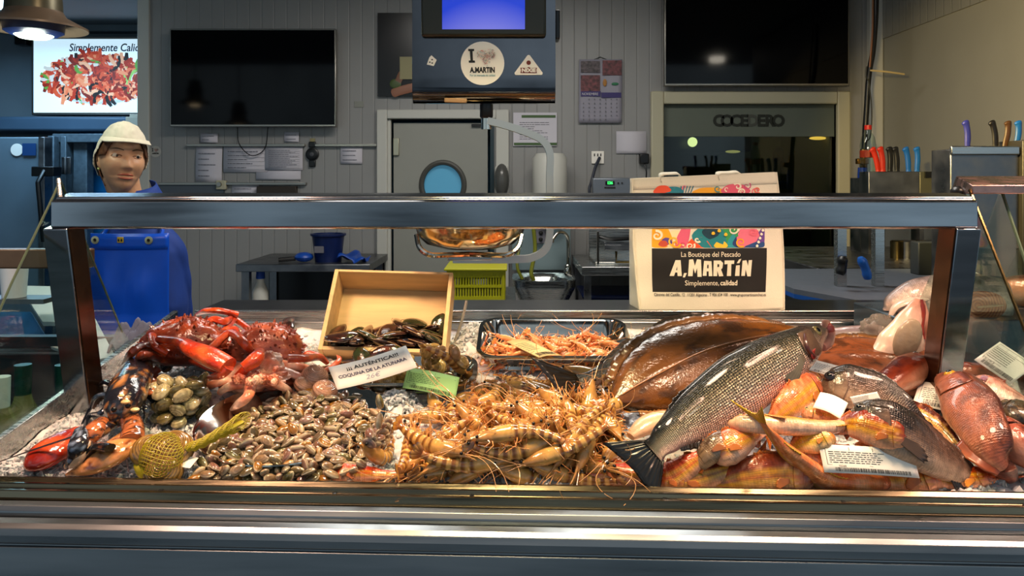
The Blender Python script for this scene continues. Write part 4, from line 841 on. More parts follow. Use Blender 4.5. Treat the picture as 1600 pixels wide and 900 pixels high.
o = MB().lathe([(.0, 0), (.025, 0), (.03, .075), (.028, .075), (.0, .07)], 24, at(22, 464, 1.8)).build('plastic_cup', wb, base=True); tag(o, 'white plastic cup glimpsed through the left side glass', 'cup')
tag(MB().bx(-1.7, -1.08, 1.77, 1.84, at(0, 464, 1.8).z-.012, at(0, 464, 1.8).z-.001).build('cup_shelf', M['steel2'], base=True), 'narrow shelf carrying the white cup', 'shelf')
# grey cloth behind the crabs
def clf(u, v):
    p = at(168+70*u, 552-30*v-12*math.sin(PI*u), 1.86); return p+V((0, .05*v, .012*math.sin(u*14+v*4)*math.sin(v*5+1)+.01*math.sin(u*23-v*9)))
tag(MB().grid(clf, 26, 12).build('wiping_cloth', mat('grey_cloth', '#5c6070', .9, nscale=40, namt=.2, bump=.5, bscale=300), solid=.004, base=True), 'crumpled grey cloth beside the spider crabs and the apron', 'cloth')
tag(MB().bx(-.99, -.77, 1.84, 2.0, 1.08, 1.118).build('cloth_shelf', M['steel2'], base=True), 'small steel shelf under the grey cloth', 'shelf')
# ================================================================== hanging scale
YS = 1.7; t = thing('hanging_scale', 'hanging steel shop scale with blue screen and round weighing pan', 'scale', at(757, 160, YS)); SC = t
x0, x1, z0 = X_(644, YS), X_(868, YS), Z_(160, YS); zt = 2.02; r = .035
pr = [(YS+.11, z0+.01), (YS+.02, z0)]+[(YS+r-.0-r*math.sin(a)-.0, z0+r-r*math.cos(a)) for a in [i*PI/2/8 for i in range(9)]]+[(YS, Z_(118, YS)), (YS-.0, zt), (YS+.11, zt)]
extr(pr, x0, x1, False, True).build('display_housing', mat('housing_steel', '#5c5d62', .12, 1, nscale=12, namt=.15, rvar=.05), t, bevel=.003)
dh = t.children[0]
MB().bx(X_(659, YS), X_(853, YS), YS-.016, YS, Z_(59, YS), zt-.01).build('screen_bezel', mat('dark_bezel', '#2c2814', .3), t, bevel=.006)
sm = bpy.data.materials.new('blue_screen'); nt_, p_ = nodes(sm); tcx = N(nt_, 'ShaderNodeTexCoord'); mpx = N(nt_, 'ShaderNodeMapping'); nt_.links.new(tcx.outputs['Object'], mpx.inputs[0]); mpx.inputs['Location'].default_value = (-.035, 0, -.36); mpx.inputs['Scale'].default_value = (6, 1, 6)
gr_ = N(nt_, 'ShaderNodeTexGradient', gradient_type='SPHERICAL'); nt_.links.new(mpx.outputs[0], gr_.inputs[0]); cr_ = N(nt_, 'ShaderNodeValToRGB'); nt_.links.new(gr_.outputs[0], cr_.inputs[0])
cr_.color_ramp.elements[0].color = (.01, .04, .55, 1); cr_.color_ramp.elements[1].color = (.35, .33, .75, 1); cr_.color_ramp.elements[1].position = .9
nt_.links.new(cr_.outputs[0], p_.inputs['Emission Color']); p_.inputs['Emission Strength'].default_value = 1.1; p_.inputs['Base Color'].default_value = (0, 0, 0, 1); p_.inputs['Roughness'].default_value = .2
MB().bx(X_(692, YS), X_(820, YS), YS-.018, YS-.016, Z_(48, YS), zt-.03).build('lcd_screen', sm, t, smooth=False)
MB().bx(X_(868, YS), X_(876, YS), YS+.02, YS+.07, Z_(58, YS), Z_(12, YS)).build('side_switch', M['black'], t, bevel=.003)
round_sticker(t, 754, 99, YS-.0015, 34/F*YS, True)
tri = MB(); c = at(826, 103, YS-.002); pts_ = []
for (x, y) in ((-21.5, -13), (21.5, -13), (0, 16)):
    for k in range(-2, 3):
        a0 = math.atan2(y+3, x)+k*.35; pts_.append(((x*.88+3*math.cos(a0))*YS/F, (y*.88+3*math.sin(a0))*YS/F))
tri.prism(pts_, Matrix.Translation(c) @ face_m((0, 0, 0)), .0012); tri.build('triangle_sticker', M['paperw'], t, smooth=False)
br = mat('maroon_print', '#6e2418', .6); q = MB(); Mx = Matrix.Translation(at(826, 110, YS-.0036)) @ face_m((0, 0, 0)); s_ = YS/F
q.prism([(-13*s_, -4.2*s_), (13*s_, -4.2*s_), (12*s_, 0), (13*s_, 4.2*s_), (3*s_, 3.8*s_), (0, 5.4*s_), (-3*s_, 3.8*s_), (-13*s_, 4.2*s_), (-12*s_, 0)], Mx, .0006); q.build('brand_plate', br, t, smooth=False)
text('brand_name', 'NIXIE', Matrix.Translation(at(826, 110, YS-.0046)) @ face_m((0, 0, 0)), 8*s_, M['paperw'], t, offset=.0006, width=22*s_)
q = MB(); q.lathe([(2.9*s_, 0), (3.5*s_, 0), (3.5*s_, .0006), (2.9*s_, .0006)], 20, at(826, 98, YS-.0036), Matrix.Rotation(R(90), 3, 'X')); q.box(at(826, 98, YS-.004), (4*s_, .0006, 1.6*s_)); q.build('brand_emblem', br, t, smooth=False)
q = MB(); Mx = Matrix.Translation(at(674, 96, YS-.002)) @ Matrix.Rotation(R(20), 4, 'Y') @ face_m((0, 0, 0)); q.prism([(-5*s_, -7*s_), (6*s_, -5.5*s_), (7*s_, 5*s_), (-3*s_, 9*s_), (-5*s_, 5*s_)], Mx, .0008); q.build('torn_sticker', M['paperw'], t, smooth=False)
q = MB(); Mx = Matrix.Translation(at(674, 96, YS-.003)) @ Matrix.Rotation(R(20), 4, 'Y') @ face_m((0, 0, 0))
for a, b in ((0, 3), (-2, -2), (2, -2)): q.prism([((a-1)*s_, (b-1)*s_), ((a+1.4)*s_, (b-.8)*s_), ((a+1.2)*s_, (b+1.2)*s_), ((a-1)*s_, (b+.8)*s_)], Mx, .0006)
q.build('sticker_marks', M['ink'], t, smooth=False)
MB().box(at(712, 157, YS+.002)+V((0, 0, 0)), (.05, .006, .01), Matrix.Rotation(.03, 3, 'Y')).build('tape_scrap', mat('brown_tape', '#a8835a', .5), t, bevel=.002)
MB().bx(-.07, -.05, YS+.03, YS+.06, zt, 2.8).build('ceiling_rod', M['steel'], t)
# hinge, arm, pan
ya = YS+.045; hp = at(760, 170, ya)
MB().lathe([(.006, .05), (.006, .012), (.015, .01), (.015, -.018), (.012, -.022), (0, -.022)], 24, hp+V((0, 0, .0))).build('joint_knob', M['black'], t)
MB().lathe([(.0, .0), (.012, .0), (.012, -.025), (0, -.025)], 20, hp+V((0, 0, -.022))).build('joint_collar', M['chrome'], t)
P = catmull([at(762, 189, ya), at(790, 196, ya), at(825, 208, ya), at(848, 220, ya), at(859, 240, ya), at(859, 275, ya), at(859, 330, ya), at(859, 365, ya), at(853, 388, ya), at(835, 401, ya), at(805, 405, ya), at(708, 405, ya)], 70)
q = MB(); vs = []; fs = []
for i, p in enumerate(P):
    tt = (P[min(i+1, 69)]-P[max(i-1, 0)]).normalized(); nn = V((-tt.z, 0, tt.x)); w2, d2 = .008, .012
    vs += [p+nn*w2+V((0, -d2, 0)), p+nn*w2+V((0, d2, 0)), p-nn*w2+V((0, d2, 0)), p-nn*w2+V((0, -d2, 0))]
for i in range(69):
    for k in range(4): fs.append((i*4+k, i*4+(k+1) % 4, (i+1)*4+(k+1) % 4, (i+1)*4+k))
fs += [(0, 1, 2, 3), (279, 278, 277, 276)]; q.add(vs, fs); q.build('curved_arm', mat('satin_arm', '#b9bab8', .3, .9), t)
pc = at(735, 380, ya); pr_ = .126
pm = mat('weighing_pan_steel', '#c9ae84', .13, 1, nscale=10, namt=.1, rvar=.05)
MB().lathe([(0, -.012), (.06, -.011), (.1, 0), (.118, .018), (.124, .036), (.126, .040), (.1235, .040), (.115, .02), (.098, .004), (.06, -.006), (0, -.007)], 64, pc).build('weighing_pan', pm, t)
for sx in (-1, 1): MB().tube(catmull([pc+V((.117*sx, -.045, .022)), pc+V((.108*sx, -.06, -.005)), pc+V((.085*sx, -.065, -.02)), pc+V((.05*sx, -.05, -.022)), pc+V((0.0, -.03, -.022))], 24), .006, 8).build('pan_cradle', M['chrome'], t)
MB().bx(pc.x-.05, pc.x+.05, ya-.03, ya+.03, pc.z-.036, pc.z-.022).build('cradle_plate', M['steel'], t, bevel=.002)
# ================================================================== tote bag
YT = 1.9; tl, tr, bl, brr = at(988, 279, YT), at(1213, 269, YT), at(1000, 491, YT-.03), at(1225, 484, YT-.03)
bag = thing('tote_bag', 'cream fabric tote bag printed A.MARTíN standing behind the rail', 'bag', (bl+brr)/2)
def bp(u, v, d=0):  # u right 0..1, v down 0..1
    p = (tl*(1-u)+tr*u)*(1-v)+(bl*(1-u)+brr*u)*v
    e = math.sin(PI*u)*math.sin(PI*min(1, v*.95+.02)); wr = .003*noise.noise(V((u*4, v*5, 1)))*4*u*(1-u)+.0015*math.sin(v*22+u*6)*(1-u)**4
    return p+V((.006*math.sin(v*PI)*(u-.5)*2, -.012*e-wr*1.2-d, -.004*math.sin(PI*u)*(v > .9)))
bm = mat('cream_fabric', '#e4dcc6', .8, nscale=8, namt=.05, bump=.3, bscale=400, sss=0)
q = MB(); q.grid(bp, 40, 40)
def back(u, v): p = (tl*(1-u)+tr*u)*(1-v)+(bl*(1-u)+brr*u)*v; return p+V((-.012*(1-u)*v, .085*(1 if v > .0 else 1)*(.15+.85*v**.5), .0))
q.grid(back, 20, 20); q.grid(lambda u, v: bp(0, v).lerp(back(0, v), u)+V((-.004*math.sin(PI*u)*(1-v), 0, 0))+V((.006*math.sin(v*25)*math.sin(PI*u)*.3, 0, 0)), 8, 24); q.grid(lambda u, v: bp(1, v).lerp(back(1, v), u), 6, 20); q.grid(lambda u, v: bp(u, 1).lerp(back(u, 1), v), 20, 4)
q.build('bag_body', bm, bag, solid=.0015)
for u0 in (0, 1): MB().tube([bp(u0, i/30, .001) for i in range(31)], .0018, 6).build('side_piping', bm, bag)
MB().tube([bp(i/30, 1, .001) for i in range(31)], .0018, 6).build('bottom_piping', bm, bag)
MB().grid(lambda u, v: bp(u, .0+.085*v, .0015), 30, 3).build('top_hem', bm, bag, solid=.001)
for (ua, ub, hh) in ((.2, .34, .008), (.60, .76, .004)):
    q = MB(); P = catmull([bp(ua, .03, -.004)+V((0, .004, 0)), bp(ua, 0)+V((0, .01, hh*.8)), bp((ua+ub)/2, 0)+V((0, .02, hh)), bp(ub, 0)+V((.0, .02, hh*.5)), bp(ub, .03)+V((0, .03, -.02))], 20)
    q.grid(lambda u, v: P[int(round(u*19))]+V((0, .028*(v-.5), .006*(v-.5))), 19, 2); q.build('bag_handle', bm, bag, solid=.002)
def umap(px, py):  # photo pixel on the front face -> (u, v)
    v = (py-276)/(488-276); u = (px-(988+12*v))/(225.5); return u, v-(.5-u)*.035
def bmap(px, py, d): u, v = umap(px, py); return bp(u, v, d)
def bquad(m, px0, py0, px1, py1, d, n=12, col=None): m.grid(lambda u, v: bmap(px0+(px1-px0)*u, py0+(py1-py0)*v, d), n, max(2, n//2), col)
q = MB(); bquad(q, 1021, 389.5, 1194.5, 457, .0012, 20); q.build('printed_black_panel', mat('bag_black_print', '#16130f', .6), bag)
rg = random.Random(21); art = MB(); k = 0
pal = ['#e8482c', '#f2a81c', '#1d8a90', '#d9426a', '#6a3f8c', '#f5c230', '#3a9a58', '#e86a7c', '#223a6a', '#ef6a2a', '#2a9aa8', '#c9447c']
def blob(cx_, cy_, rx_, ry_, rot, col, d):
    n = 22; pts = []
    for i in range(n):
        a = 2*PI*i/n; x = rx_*math.cos(a)*(1+.12*math.sin(3*a)); y = ry_*math.sin(a); px = cx_+x*math.cos(rot)-y*math.sin(rot); py = cy_+x*math.sin(rot)+y*math.cos(rot)
        pts.append((min(max(px, 1021), 1191), min(max(py, 289), 388.6)))
    art.add([bmap(px, py, d) for px, py in pts], [tuple(range(n))[::-1]], lin(col))
def swirl(cx_, cy_, r0, turns, col, d, wd, a0=0):
    L = []; n = 30
    for i in range(n):
        f = i/(n-1); a = a0+turns*2*PI*f; r = r0*(1-f*.85); L.append((cx_+r*math.cos(a), cy_+r*math.sin(a)*.9))
    for i in range(n-1):
        (xa, ya_), (xb, yb2) = L[i], L[i+1]; dx, dy = xb-xa, yb2-ya_; l = math.hypot(dx, dy) or 1; w_ = wd*(1-.7*i/n); nx, ny = -dy/l*w_, dx/l*w_
        P4 = [(xa+nx, ya_+ny), (xb+nx, yb2+ny), (xb-nx, yb2-ny), (xa-nx, ya_-ny)]; P4 = [(min(max(a, 1021), 1191), min(max(b, 289), 388.6)) for a, b in P4]
        art.add([bmap(a, b, d) for a, b in P4], [(3, 2, 1, 0)], lin(col))
spec_b = [(1033, 372, 18, 20, 0, '#f2a81c'), (1058, 378, 20, 16, .6, '#f6dfae'), (1068, 372, 9, 26, .3, '#e2607e'), (1092, 384, 20, 12, 0, '#ee5426'), (1108, 372, 26, 20, .3, '#1d7f88'), (1136, 376, 22, 20, 0, '#3a9a58'), (1150, 380, 16, 14, 0, '#2a96a0'), (1166, 372, 18, 20, 0, '#e9738a'), (1152, 380, 10, 9, 0, '#263c72'), (1186, 372, 8, 20, .5, '#6a4494'), (1110, 366, 14, 10, .4, '#173c4c'), (1176, 386, 18, 6, -.2, '#244a80'), (1044, 378, 8, 5, .3, '#5a4690'), (1038, 382, 7, 5, 0, '#c04a30'), (1124, 384, 10, 6, 0, '#f0c030'),
          (1036, 299, 14, 8, 0, '#ec5430'), (1052, 300, 16, 7, 0, '#1d7f90'), (1108, 301, 26, 6, 0, '#f0a820'), (1148, 299, 22, 9, 0, '#e05a72'), (1060, 330, 30, 22, 0, '#f2a81c'), (1120, 330, 36, 22, 0, '#2a9aa8'), (1165, 335, 24, 24, 0, '#e05a72'), (1030, 345, 20, 12, 0, '#ee5426')]
for i, b in enumerate(spec_b): blob(*b, .0013+.00005*i)
for i in range(26):
    x, y = rg.uniform(1028, 1185), rg.choice([rg.uniform(360, 386), rg.uniform(293, 303), rg.uniform(310, 350)]); swirl(x, y, rg.uniform(4, 9), rg.uniform(.8, 1.6), rg.choice(pal+['#f6ead0']*4), .0028+.00003*i, rg.uniform(.9, 2.0), rg.uniform(0, 6))
for i in range(5): x = 1177+i*2.2; blob(x+2, 386-i*6, 2.0, 2.2, 0, '#f6ead0', .0042)
for (x, y) in ((1121, 362), (1131, 368), (1112, 366)): blob(x, y, 2.6, 2.6, 0, '#f5c230', .0042)
for i in range(5):
    x = 1062+i*4; art.add([bmap(x, 303, .003), bmap(x+1.6, 303, .003), bmap(x+3+i*.7, 293, .003), bmap(x+1.6+i*.7, 292, .003)], [(0, 1, 2, 3)], lin('#1d6f88'))
art.build('printed_art', mat('bag_colour_print', None, .6, vc=True), bag, smooth=False)
GL = {'A': (6.2, [[(0, 0), (3.0, 10), (5.6, 10), (6.2, 0), (4.1, 0), (3.95, 2.2), (2.9, 2.2), (2.3, 0)]], [[(3.3, 3.7), (3.9, 3.7), (3.9, 6.2)]]),
      '.': (2.2, [[(0, -.8), (.7, 1.9), (2.1, 1.9), (1.1, -.8)]], []),
      'M': (7.0, [[(0, 0), (.6, 10.3), (2.6, 10.6), (3.5, 6.5), (4.6, 10.6), (6.6, 10.3), (6.9, -.4), (4.8, -.4), (4.6, 5.2), (3.6, 1.6), (2.7, 5.2), (2.3, 0)]], []),
      'a': (5.0, [[(0, .2), (.7, 9.6), (4.4, 9.4), (5.0, .0), (3.1, .0), (3.0, 3.0), (2.0, 3.0), (2.0, .2)]], [[(2.2, 5.0), (2.9, 5.0), (2.9, 7.2), (2.3, 7.2)]]),
      'R': (5.2, [[(0, 0), (.1, 9.8), (3.6, 9.8), (4.9, 8.2), (4.6, 5.0), (3.9, 4.2), (5.3, 0), (3.0, -.2), (2.0, 3.4), (2.0, 0)]], [[(2.0, 5.6), (2.9, 5.9), (2.9, 7.4), (2.0, 7.6)]]),
      'T': (5.0, [[(1.4, 0), (1.6, 7.6), (0, 7.4), (0, 9.8), (5.0, 9.8), (4.9, 7.6), (3.5, 7.6), (3.6, 0)]], []),
      'i': (3.0, [[(.2, 0), (.5, 6.6), (2.5, 6.8), (2.5, 0)], [(.8, 8.0), (2.0, 10.4), (3.2, 10.8), (2.2, 8.0)]], []),
      'N': (5.4, [[(0, 0), (.4, 9.6), (2.4, 9.8), (3.4, 6.2), (3.6, 9.8), (5.4, 9.9), (4.9, -.3), (3.2, -.3), (2.1, 4.2), (1.9, 0)]], [])}
q = MB(); qh = MB(); x = 0; LT = ['A', '.', 'M', 'a', 'R', 'T', 'i', 'N']; TW = sum(GL[c_][0]+.45 for c_ in LT); sc = (1173-1047)/TW
for c_ in LT:
    w_, polys, holes = GL[c_]
    for P_ in polys: q.add([bmap(1047+(x+a)*sc, 432-b*2.45, .0022) for a, b in P_], [tuple(range(len(P_)))])
    for P_ in holes: qh.add([bmap(1047+(x+a)*sc, 432-b*2.45, .0026) for a, b in P_], [tuple(range(len(P_)))])
    x += w_+.45
cp = mat('cream_print', '#e8ddc4', .6); q.build('printed_name', cp, bag, smooth=False); qh.build('name_counters', bpy.data.materials['bag_black_print'], bag, smooth=False)
def btext(nm, st, cxp, cyp, wpx, hpx, m_, off=0):
    vs, fs = text_mesh(st, I4, 1.0, offset=off, extr=0); xs = [v.x for v in vs]; w_ = max(xs)-min(xs); cx2 = (max(xs)+min(xs))/2; k_ = wpx/w_
    q = MB(); q.add([bmap(cxp+(v.x-cx2)*k_, cyp-v.y*hpx, .0024) for v in vs], fs); q.build(nm, m_, bag, smooth=False)
btext('printed_line', 'La Boutique del Pescado', 1109, 399, 89, 11, cp); btext('printed_line', 'Simplemente,', 1096, 443, 52, 11, cp); btext('printed_line', 'calidad', 1137, 443, 26, 11, cp, .02)
btext('printed_address', 'Cánovas del Castillo, 12 . 11201 Algeciras . T 956 654 100 . www.grupomartinsanchez.es', 1109, 461, 172, 6.5, M['ink'], .01)
# ================================================================== woman behind the counter
def g(x, s): return math.exp(-(x*x)/(2*s*s))
YW = 2.5; hc = at(191, 252, YW)
wo = thing('person', 'person in a white cap and blue apron standing behind the counter', 'person', (hc.x+.0, YW+.05, 0))
skin = mat('skin', '#c79673', .45, sss=.15, nscale=30, namt=.06, bump=.12, bscale=200)
yaw, tilt = R(38), R(4)
HR = Matrix.Rotation(yaw, 3, 'Z') @ Matrix.Rotation(R(-3), 3, 'X') @ Matrix.Rotation(tilt, 3, 'Y')
HR = HR
def head_pt(p):  # p unit sphere dir; face looks to -y
    x, y, z = p; rx, ry, rz = .065, .088, .110
    if z < 0: rx *= 1-.34*(-z)**1.5; ry *= 1-.08*(-z)
    X, Y_, Z = x*rx, y*ry, z*rz
    fr = sst(.0, -.6, y)  # front weight
    sx = x*rx; sz = z*rz
    # flatter face plane
    Y_ += fr*.008*(1-abs(x)) if z > -.5 else 0
    Y_ -= fr*(.011*g(sx, .012)*g(sz-.030, .010)*.3)                       # brow
    for s in (-1, 1):
        Y_ += fr*.011*g(sx-s*.031, .015)*g(sz-.014, .011)                # sockets
        Y_ -= fr*.004*g(sx-s*.031, .018)*g(sz-.031, .006)                # brow ridge
        Y_ -= fr*.007*g(sx-s*.040, .016)*g(sz+.020, .016)                # cheek
        Y_ += fr*.004*g(sx-s*.034, .010)*g(sz+.055, .014)                # hollow
        Y_ -= fr*.005*g(sx-s*.0105, .0055)*g(sz+.026, .006)              # nostril wings
        Y_ += fr*.0025*g(sx-s*(.018+.35*(-.026-sz) if sz < -.026 else .018), .003)*g(sz+.038, .010)
    nz = sst(.022, -.022, sz)*(1 if sz > -.026 else g(sz+.026, .0045))
    Y_ -= fr*.021*nz*g(sx, .0075+.002*nz)                                  # nose
    Y_ -= fr*.005*g(sx, .020)*g(sz+.052, .012)                             # mouth mound
    Y_ += fr*.003*g(sx, .020)*g(sz+.0525, .0025)                           # lip line
    Y_ += fr*.004*g(sx, .022)*g(sz+.068, .005)
    Y_ -= fr*.010*g(sx, .018)*g(sz+.088, .013)                             # chin
    return V((X, Y_, Z))
bd = MB()
bd.sphere((0, 0, 0), 1, 110, 84, None, None, fn=lambda p: (hc+HR @ head_pt(p), (1, 1, 1, 1)))
for s in (-1, 1):  # ears
    e0 = hc+HR @ V((s*.064, .012, .002))
    bd.sphere(e0, (.007, .017, .029), 14, 10, HR @ Matrix.Rotation(s*R(-18), 3, 'Z') @ Matrix.Rotation(R(-10), 3, 'X'))
nb = hc+HR @ V((0, .02, -.07)); ch = V((hc.x+.012, YW+.075, hc.z-.20))
bd.tube(catmull([nb+V((0, 0, .03)), nb.lerp(ch, .45), ch, ch+V((0, 0, -.08))], 12), [.055, .053, .051, .05, .05, .05, .052, .056, .062, .07, .08, .085], 24)
# torso, hips, legs as ellipse rings
cx_, cy_ = ch.x+.01, ch.y; zs = ch.z
def rings(m, L, n=36, cap=True):
    vs, fs = [], []
    for (x, y, z, a, b) in L:
        for i in range(n):
            t_ = 2*PI*i/n; vs.append(V((x+a*math.copysign(abs(math.cos(t_))**.85, math.cos(t_)), y+b*math.copysign(abs(math.sin(t_))**.9, math.sin(t_)), z)))
    for j in range(len(L)-1):
        for i in range(n): fs.append((j*n+i, j*n+(i+1) % n, (j+1)*n+(i+1) % n, (j+1)*n+i))
    if cap: fs += [tuple(range(n))[::-1], tuple((len(L)-1)*n+i for i in range(n))]
    m.add(vs, fs)
TOR = [(0, 0, -.01, .07, .06), (0, 0, -.05, .115, .08), (0, 0, -.10, .135, .095), (0, -.01, -.2, .14, .112), (0, -.015, -.28, .15, .118), (0, 0, -.4, .135, .1), (0, 0, -.5, .155, .12), (0, 0, -.62, .175, .125), (0, 0, -.7, .16, .12)]
def tor(off): return [(cx_+a, cy_+b, zs+c, d+off, e+off) for a, b, c, d, e in TOR]
rings(bd, tor(-.004))
sh = {-1: V((cx_-.10, cy_, zs-.075)), 1: V((cx_+.088, cy_, zs-.075))}
el = {-1: V((cx_-.115, cy_+.06, zs-.30)), 1: V((cx_+.10, cy_+.06, zs-.30))}
wr = {-1: V((cx_-.06, cy_+.17, zs-.46)), 1: V((cx_+.07, cy_+.17, zs-.45))}
for s in (-1, 1):
    bd.tube(catmull([sh[s], sh[s].lerp(el[s], .5)+V((s*.012, 0, 0)), el[s], el[s].lerp(wr[s], .5), wr[s]], 26), [.05-.022*i/25 for i in range(26)], 16)
    hd = V((-s*.05, .015, -.035)).normalized(); up = V((0, 1, 0)); sd = hd.cross(up).normalized()
    bd.tube([wr[s], wr[s]+hd*.03, wr[s]+hd*.075], [.027, .034, .038], 14, flat=.5, up=up)
    for k in range(4):
        b0 = wr[s]+hd*.07+sd*(.027-.018*k); L_ = (.06, .068, .063, .05)[k]
        bd.tube([b0, b0+hd*L_*.45+up*.002, b0+hd*L_*.8-up*.01, b0+hd*L_-up*.02], [.0095, .009, .008, .006], 10)
    b0 = wr[s]+hd*.025+sd*.03; bd.tube([b0, b0+hd*.025+sd*.02, b0+hd*.055+sd*.024], [.012, .0105, .008], 10)
    lx = cx_+s*.09
    bd.tube(catmull([V((lx, cy_, zs-.66)), V((lx, cy_-.005, zs-.85)), V((lx, cy_, .46)), V((lx, cy_+.015, .3)), V((lx, cy_+.02, .09))], 24), [.088-.048*(i/23) for i in range(24)], 18)
    bd.tube([V((lx, cy_+.05, .045)), V((lx, cy_-.03, .05)), V((lx, cy_-.14, .03))], [.04, .045, .028], 14, flat=.8)
ob = bd.build('body', skin, wo, smooth=True)
rm_ = ob.modifiers.new('remesh', 'REMESH'); rm_.mode = 'VOXEL'; rm_.voxel_size = .0032; rm_.use_smooth_shade = True
sm_ = ob.modifiers.new('smooth', 'SMOOTH'); sm_.factor = .5; sm_.iterations = 2
def hp_(x, y, z): return hc+HR @ V((x, y, z))
def surf(x, z, d=0):
    # point of the face surface at lateral x, height z (metres)
    u = z/.110; best = None; c = math.sqrt(max(0, 1-u*u)); rx = .065*(1-.34*(-u)**1.5 if u < 0 else 1)
    sx = max(-.99, min(.99, x/(rx*c))); p = V((sx*c, -math.sqrt(max(0, 1-sx*sx))*c, u)); q = head_pt(p); return hp_(x, q.y-d, z)
# eyes
for s in (-1, 1):
    ec = surf(s*.030, .011, -.0085); e_ = MB(); e_.sphere(ec, .0118, 20, 14)
    eo = e_.build('eyeball', mat('eye_white', '#b8a898', .15), wo)
    look = (HR @ V((.30, -1, -.02))).normalized(); q = MB(); q.sphere(ec+look*.0072, .0062, 14, 10); q.build('iris', mat('iris_dark', '#1d120b', .1), eo)
    lid = MB(); L1 = [surf(s*.030+dx, 0.0152-.28*dx*dx/.012*.9, .0008) for dx in [(-.015+.03*i/10) for i in range(11)]]
    lid.tube(L1, [.001]+[.0021]*9+[.001], 8); lid.build('upper_eyelid', mat('lid_brown', '#7c5239', .5), wo)
    lw = MB(); L2 = [surf(s*.030+dx, .0055+.28*dx*dx/.012*.6, .0004) for dx in [(-.013+.026*i/8) for i in range(9)]]; lw.tube(L2, [.0006]+[.0015]*7+[.0006], 8); lw.build('lower_eyelid', mat('lid_skin', '#a06e50', .5), wo)
    bw = MB(); L3 = [surf(s*(.012+.036*i/10), .0285+.006*math.sin(PI*i/10*.8), .0012) for i in range(11)]; bw.tube(L3, [.0012]+[.0025]*6+[.002, .0016, .0012, .0006], 8, flat=.6); bw.build('eyebrow', mat('brow_hair', '#4c3018', .8), wo)
lc = mat('lips', '#a0513c', .35)
def lips(zc, th, nm, half, curve):
    L_ = [surf(half*(2*i/14-1), zc+curve*(1-(2*i/14-1)**2), .0012) for i in range(15)]; q = MB(); q.tube(L_, [.0008+th*math.sin(PI*i/14)**.7 for i in range(15)], 10, flat=.9); q.build(nm, lc, wo)
lips(-.0495, .0030, 'upper_lip', .024, .002); lips(-.0572, .0036, 'lower_lip', .022, -.0035)
q = MB(); L_ = [surf(.0195*(2*i/10-1), -.0528, .0005) for i in range(11)]; q.tube(L_, [.0004]+[.0019]*9+[.0004], 8); q.build('teeth', mat('mouth_teeth', '#c8b8a0', .3), wo)
q = MB(); q.sphere(hp_(-.067, .002, -.030), .0042, 12, 8); q.build('earring', mat('earring', '#b8c078', .2, .6), wo)
# hair: shell over the sides/back below the cap
def shell(off, keep, nu=80, nv=60):
    m = MB(); idx = {}; vs = []
    def P(i, j):
        ph = PI*j/nv; th = 2*PI*i/nu; return V((math.sin(ph)*math.cos(th), math.sin(ph)*math.sin(th), math.cos(ph)))
    for j in range(nv):
        for i in range(nu):
            c_ = P(i+.5, j+.5)
            if not keep(c_): continue
            f = []
            for (a, b) in ((i, j), (i, j+1), (i+1, j+1), (i+1, j)):
                k = (a % nu, b)
                if k not in idx:
                    p = P(a, b); q_ = head_pt(p); idx[k] = len(vs); vs.append(hp_(*(q_+p*off(p))))
                f.append(idx[k])
            m.f.append(tuple(f)); m.mi.append(0)
    m.v = vs; m.c = [(1, 1, 1, 1)]*len(vs); m.uv = [(0, 0)]*len(vs); return m
hairm = mat('hair_auburn', '#57331a', .5, nscale=60, namt=.4, bump=.8, bscale=220, stretch=(1, 1, .15))
def hk(p):
    fr_ = -p.y
    return (p.z > .42+.0*abs(p.x) and fr_ < .95) or (p.z > -.1 and fr_ < .46-.25*p.z+.2*max(0, p.z)) and not (abs(p.x) > .93 and p.z < .12 and -.3 < fr_ < .1) or (p.y > .15 and p.z > -.75)
shell(lambda p: .005+.003*noise.noise(p*9), lambda p: (p.z > .58) or (p.z > -.05 and -p.y < .50+.3*p.z and not (abs(p.x) > .8 and p.z < .1 and p.y < .1)) or (p.y > .12 and p.z > -.72)).build('hair', hairm, wo, solid=.004)
capm = mat('white_cap_fabric', '#d5cdb8', .75, bump=.3, bscale=120)
def coff(p): return .013+.004*math.sin(math.atan2(p.y, p.x)*9)*(1-p.z)*.8+.012*sst(0, .8, p.y)*(1-abs(p.z))+.006*sst(.5, 1, p.z)+.003*noise.noise(p*6)
shell(coff, lambda p: p.z > .50-.85*sst(-.35, .6, p.y) and not (p.y > .1 and p.z < -.42), 100, 70).build('cap', capm, wo, solid=.003, subsurf=1)
capo = wo.children[-1]
def vis(u, v):
    a = R(-74+148*u); base = V((math.sin(a)*.073, -math.cos(a)*.084, .072-.006*math.cos(a))); out = V((math.sin(a)*.35, -math.cos(a), -.62+.25*math.sin(PI*u))).normalized()
    return hp_(*(base+out*(.042*v*math.sin(PI*u)**.55)))
MB().grid(vis, 30, 6).build('cap_visor', capm, capo, solid=.003)
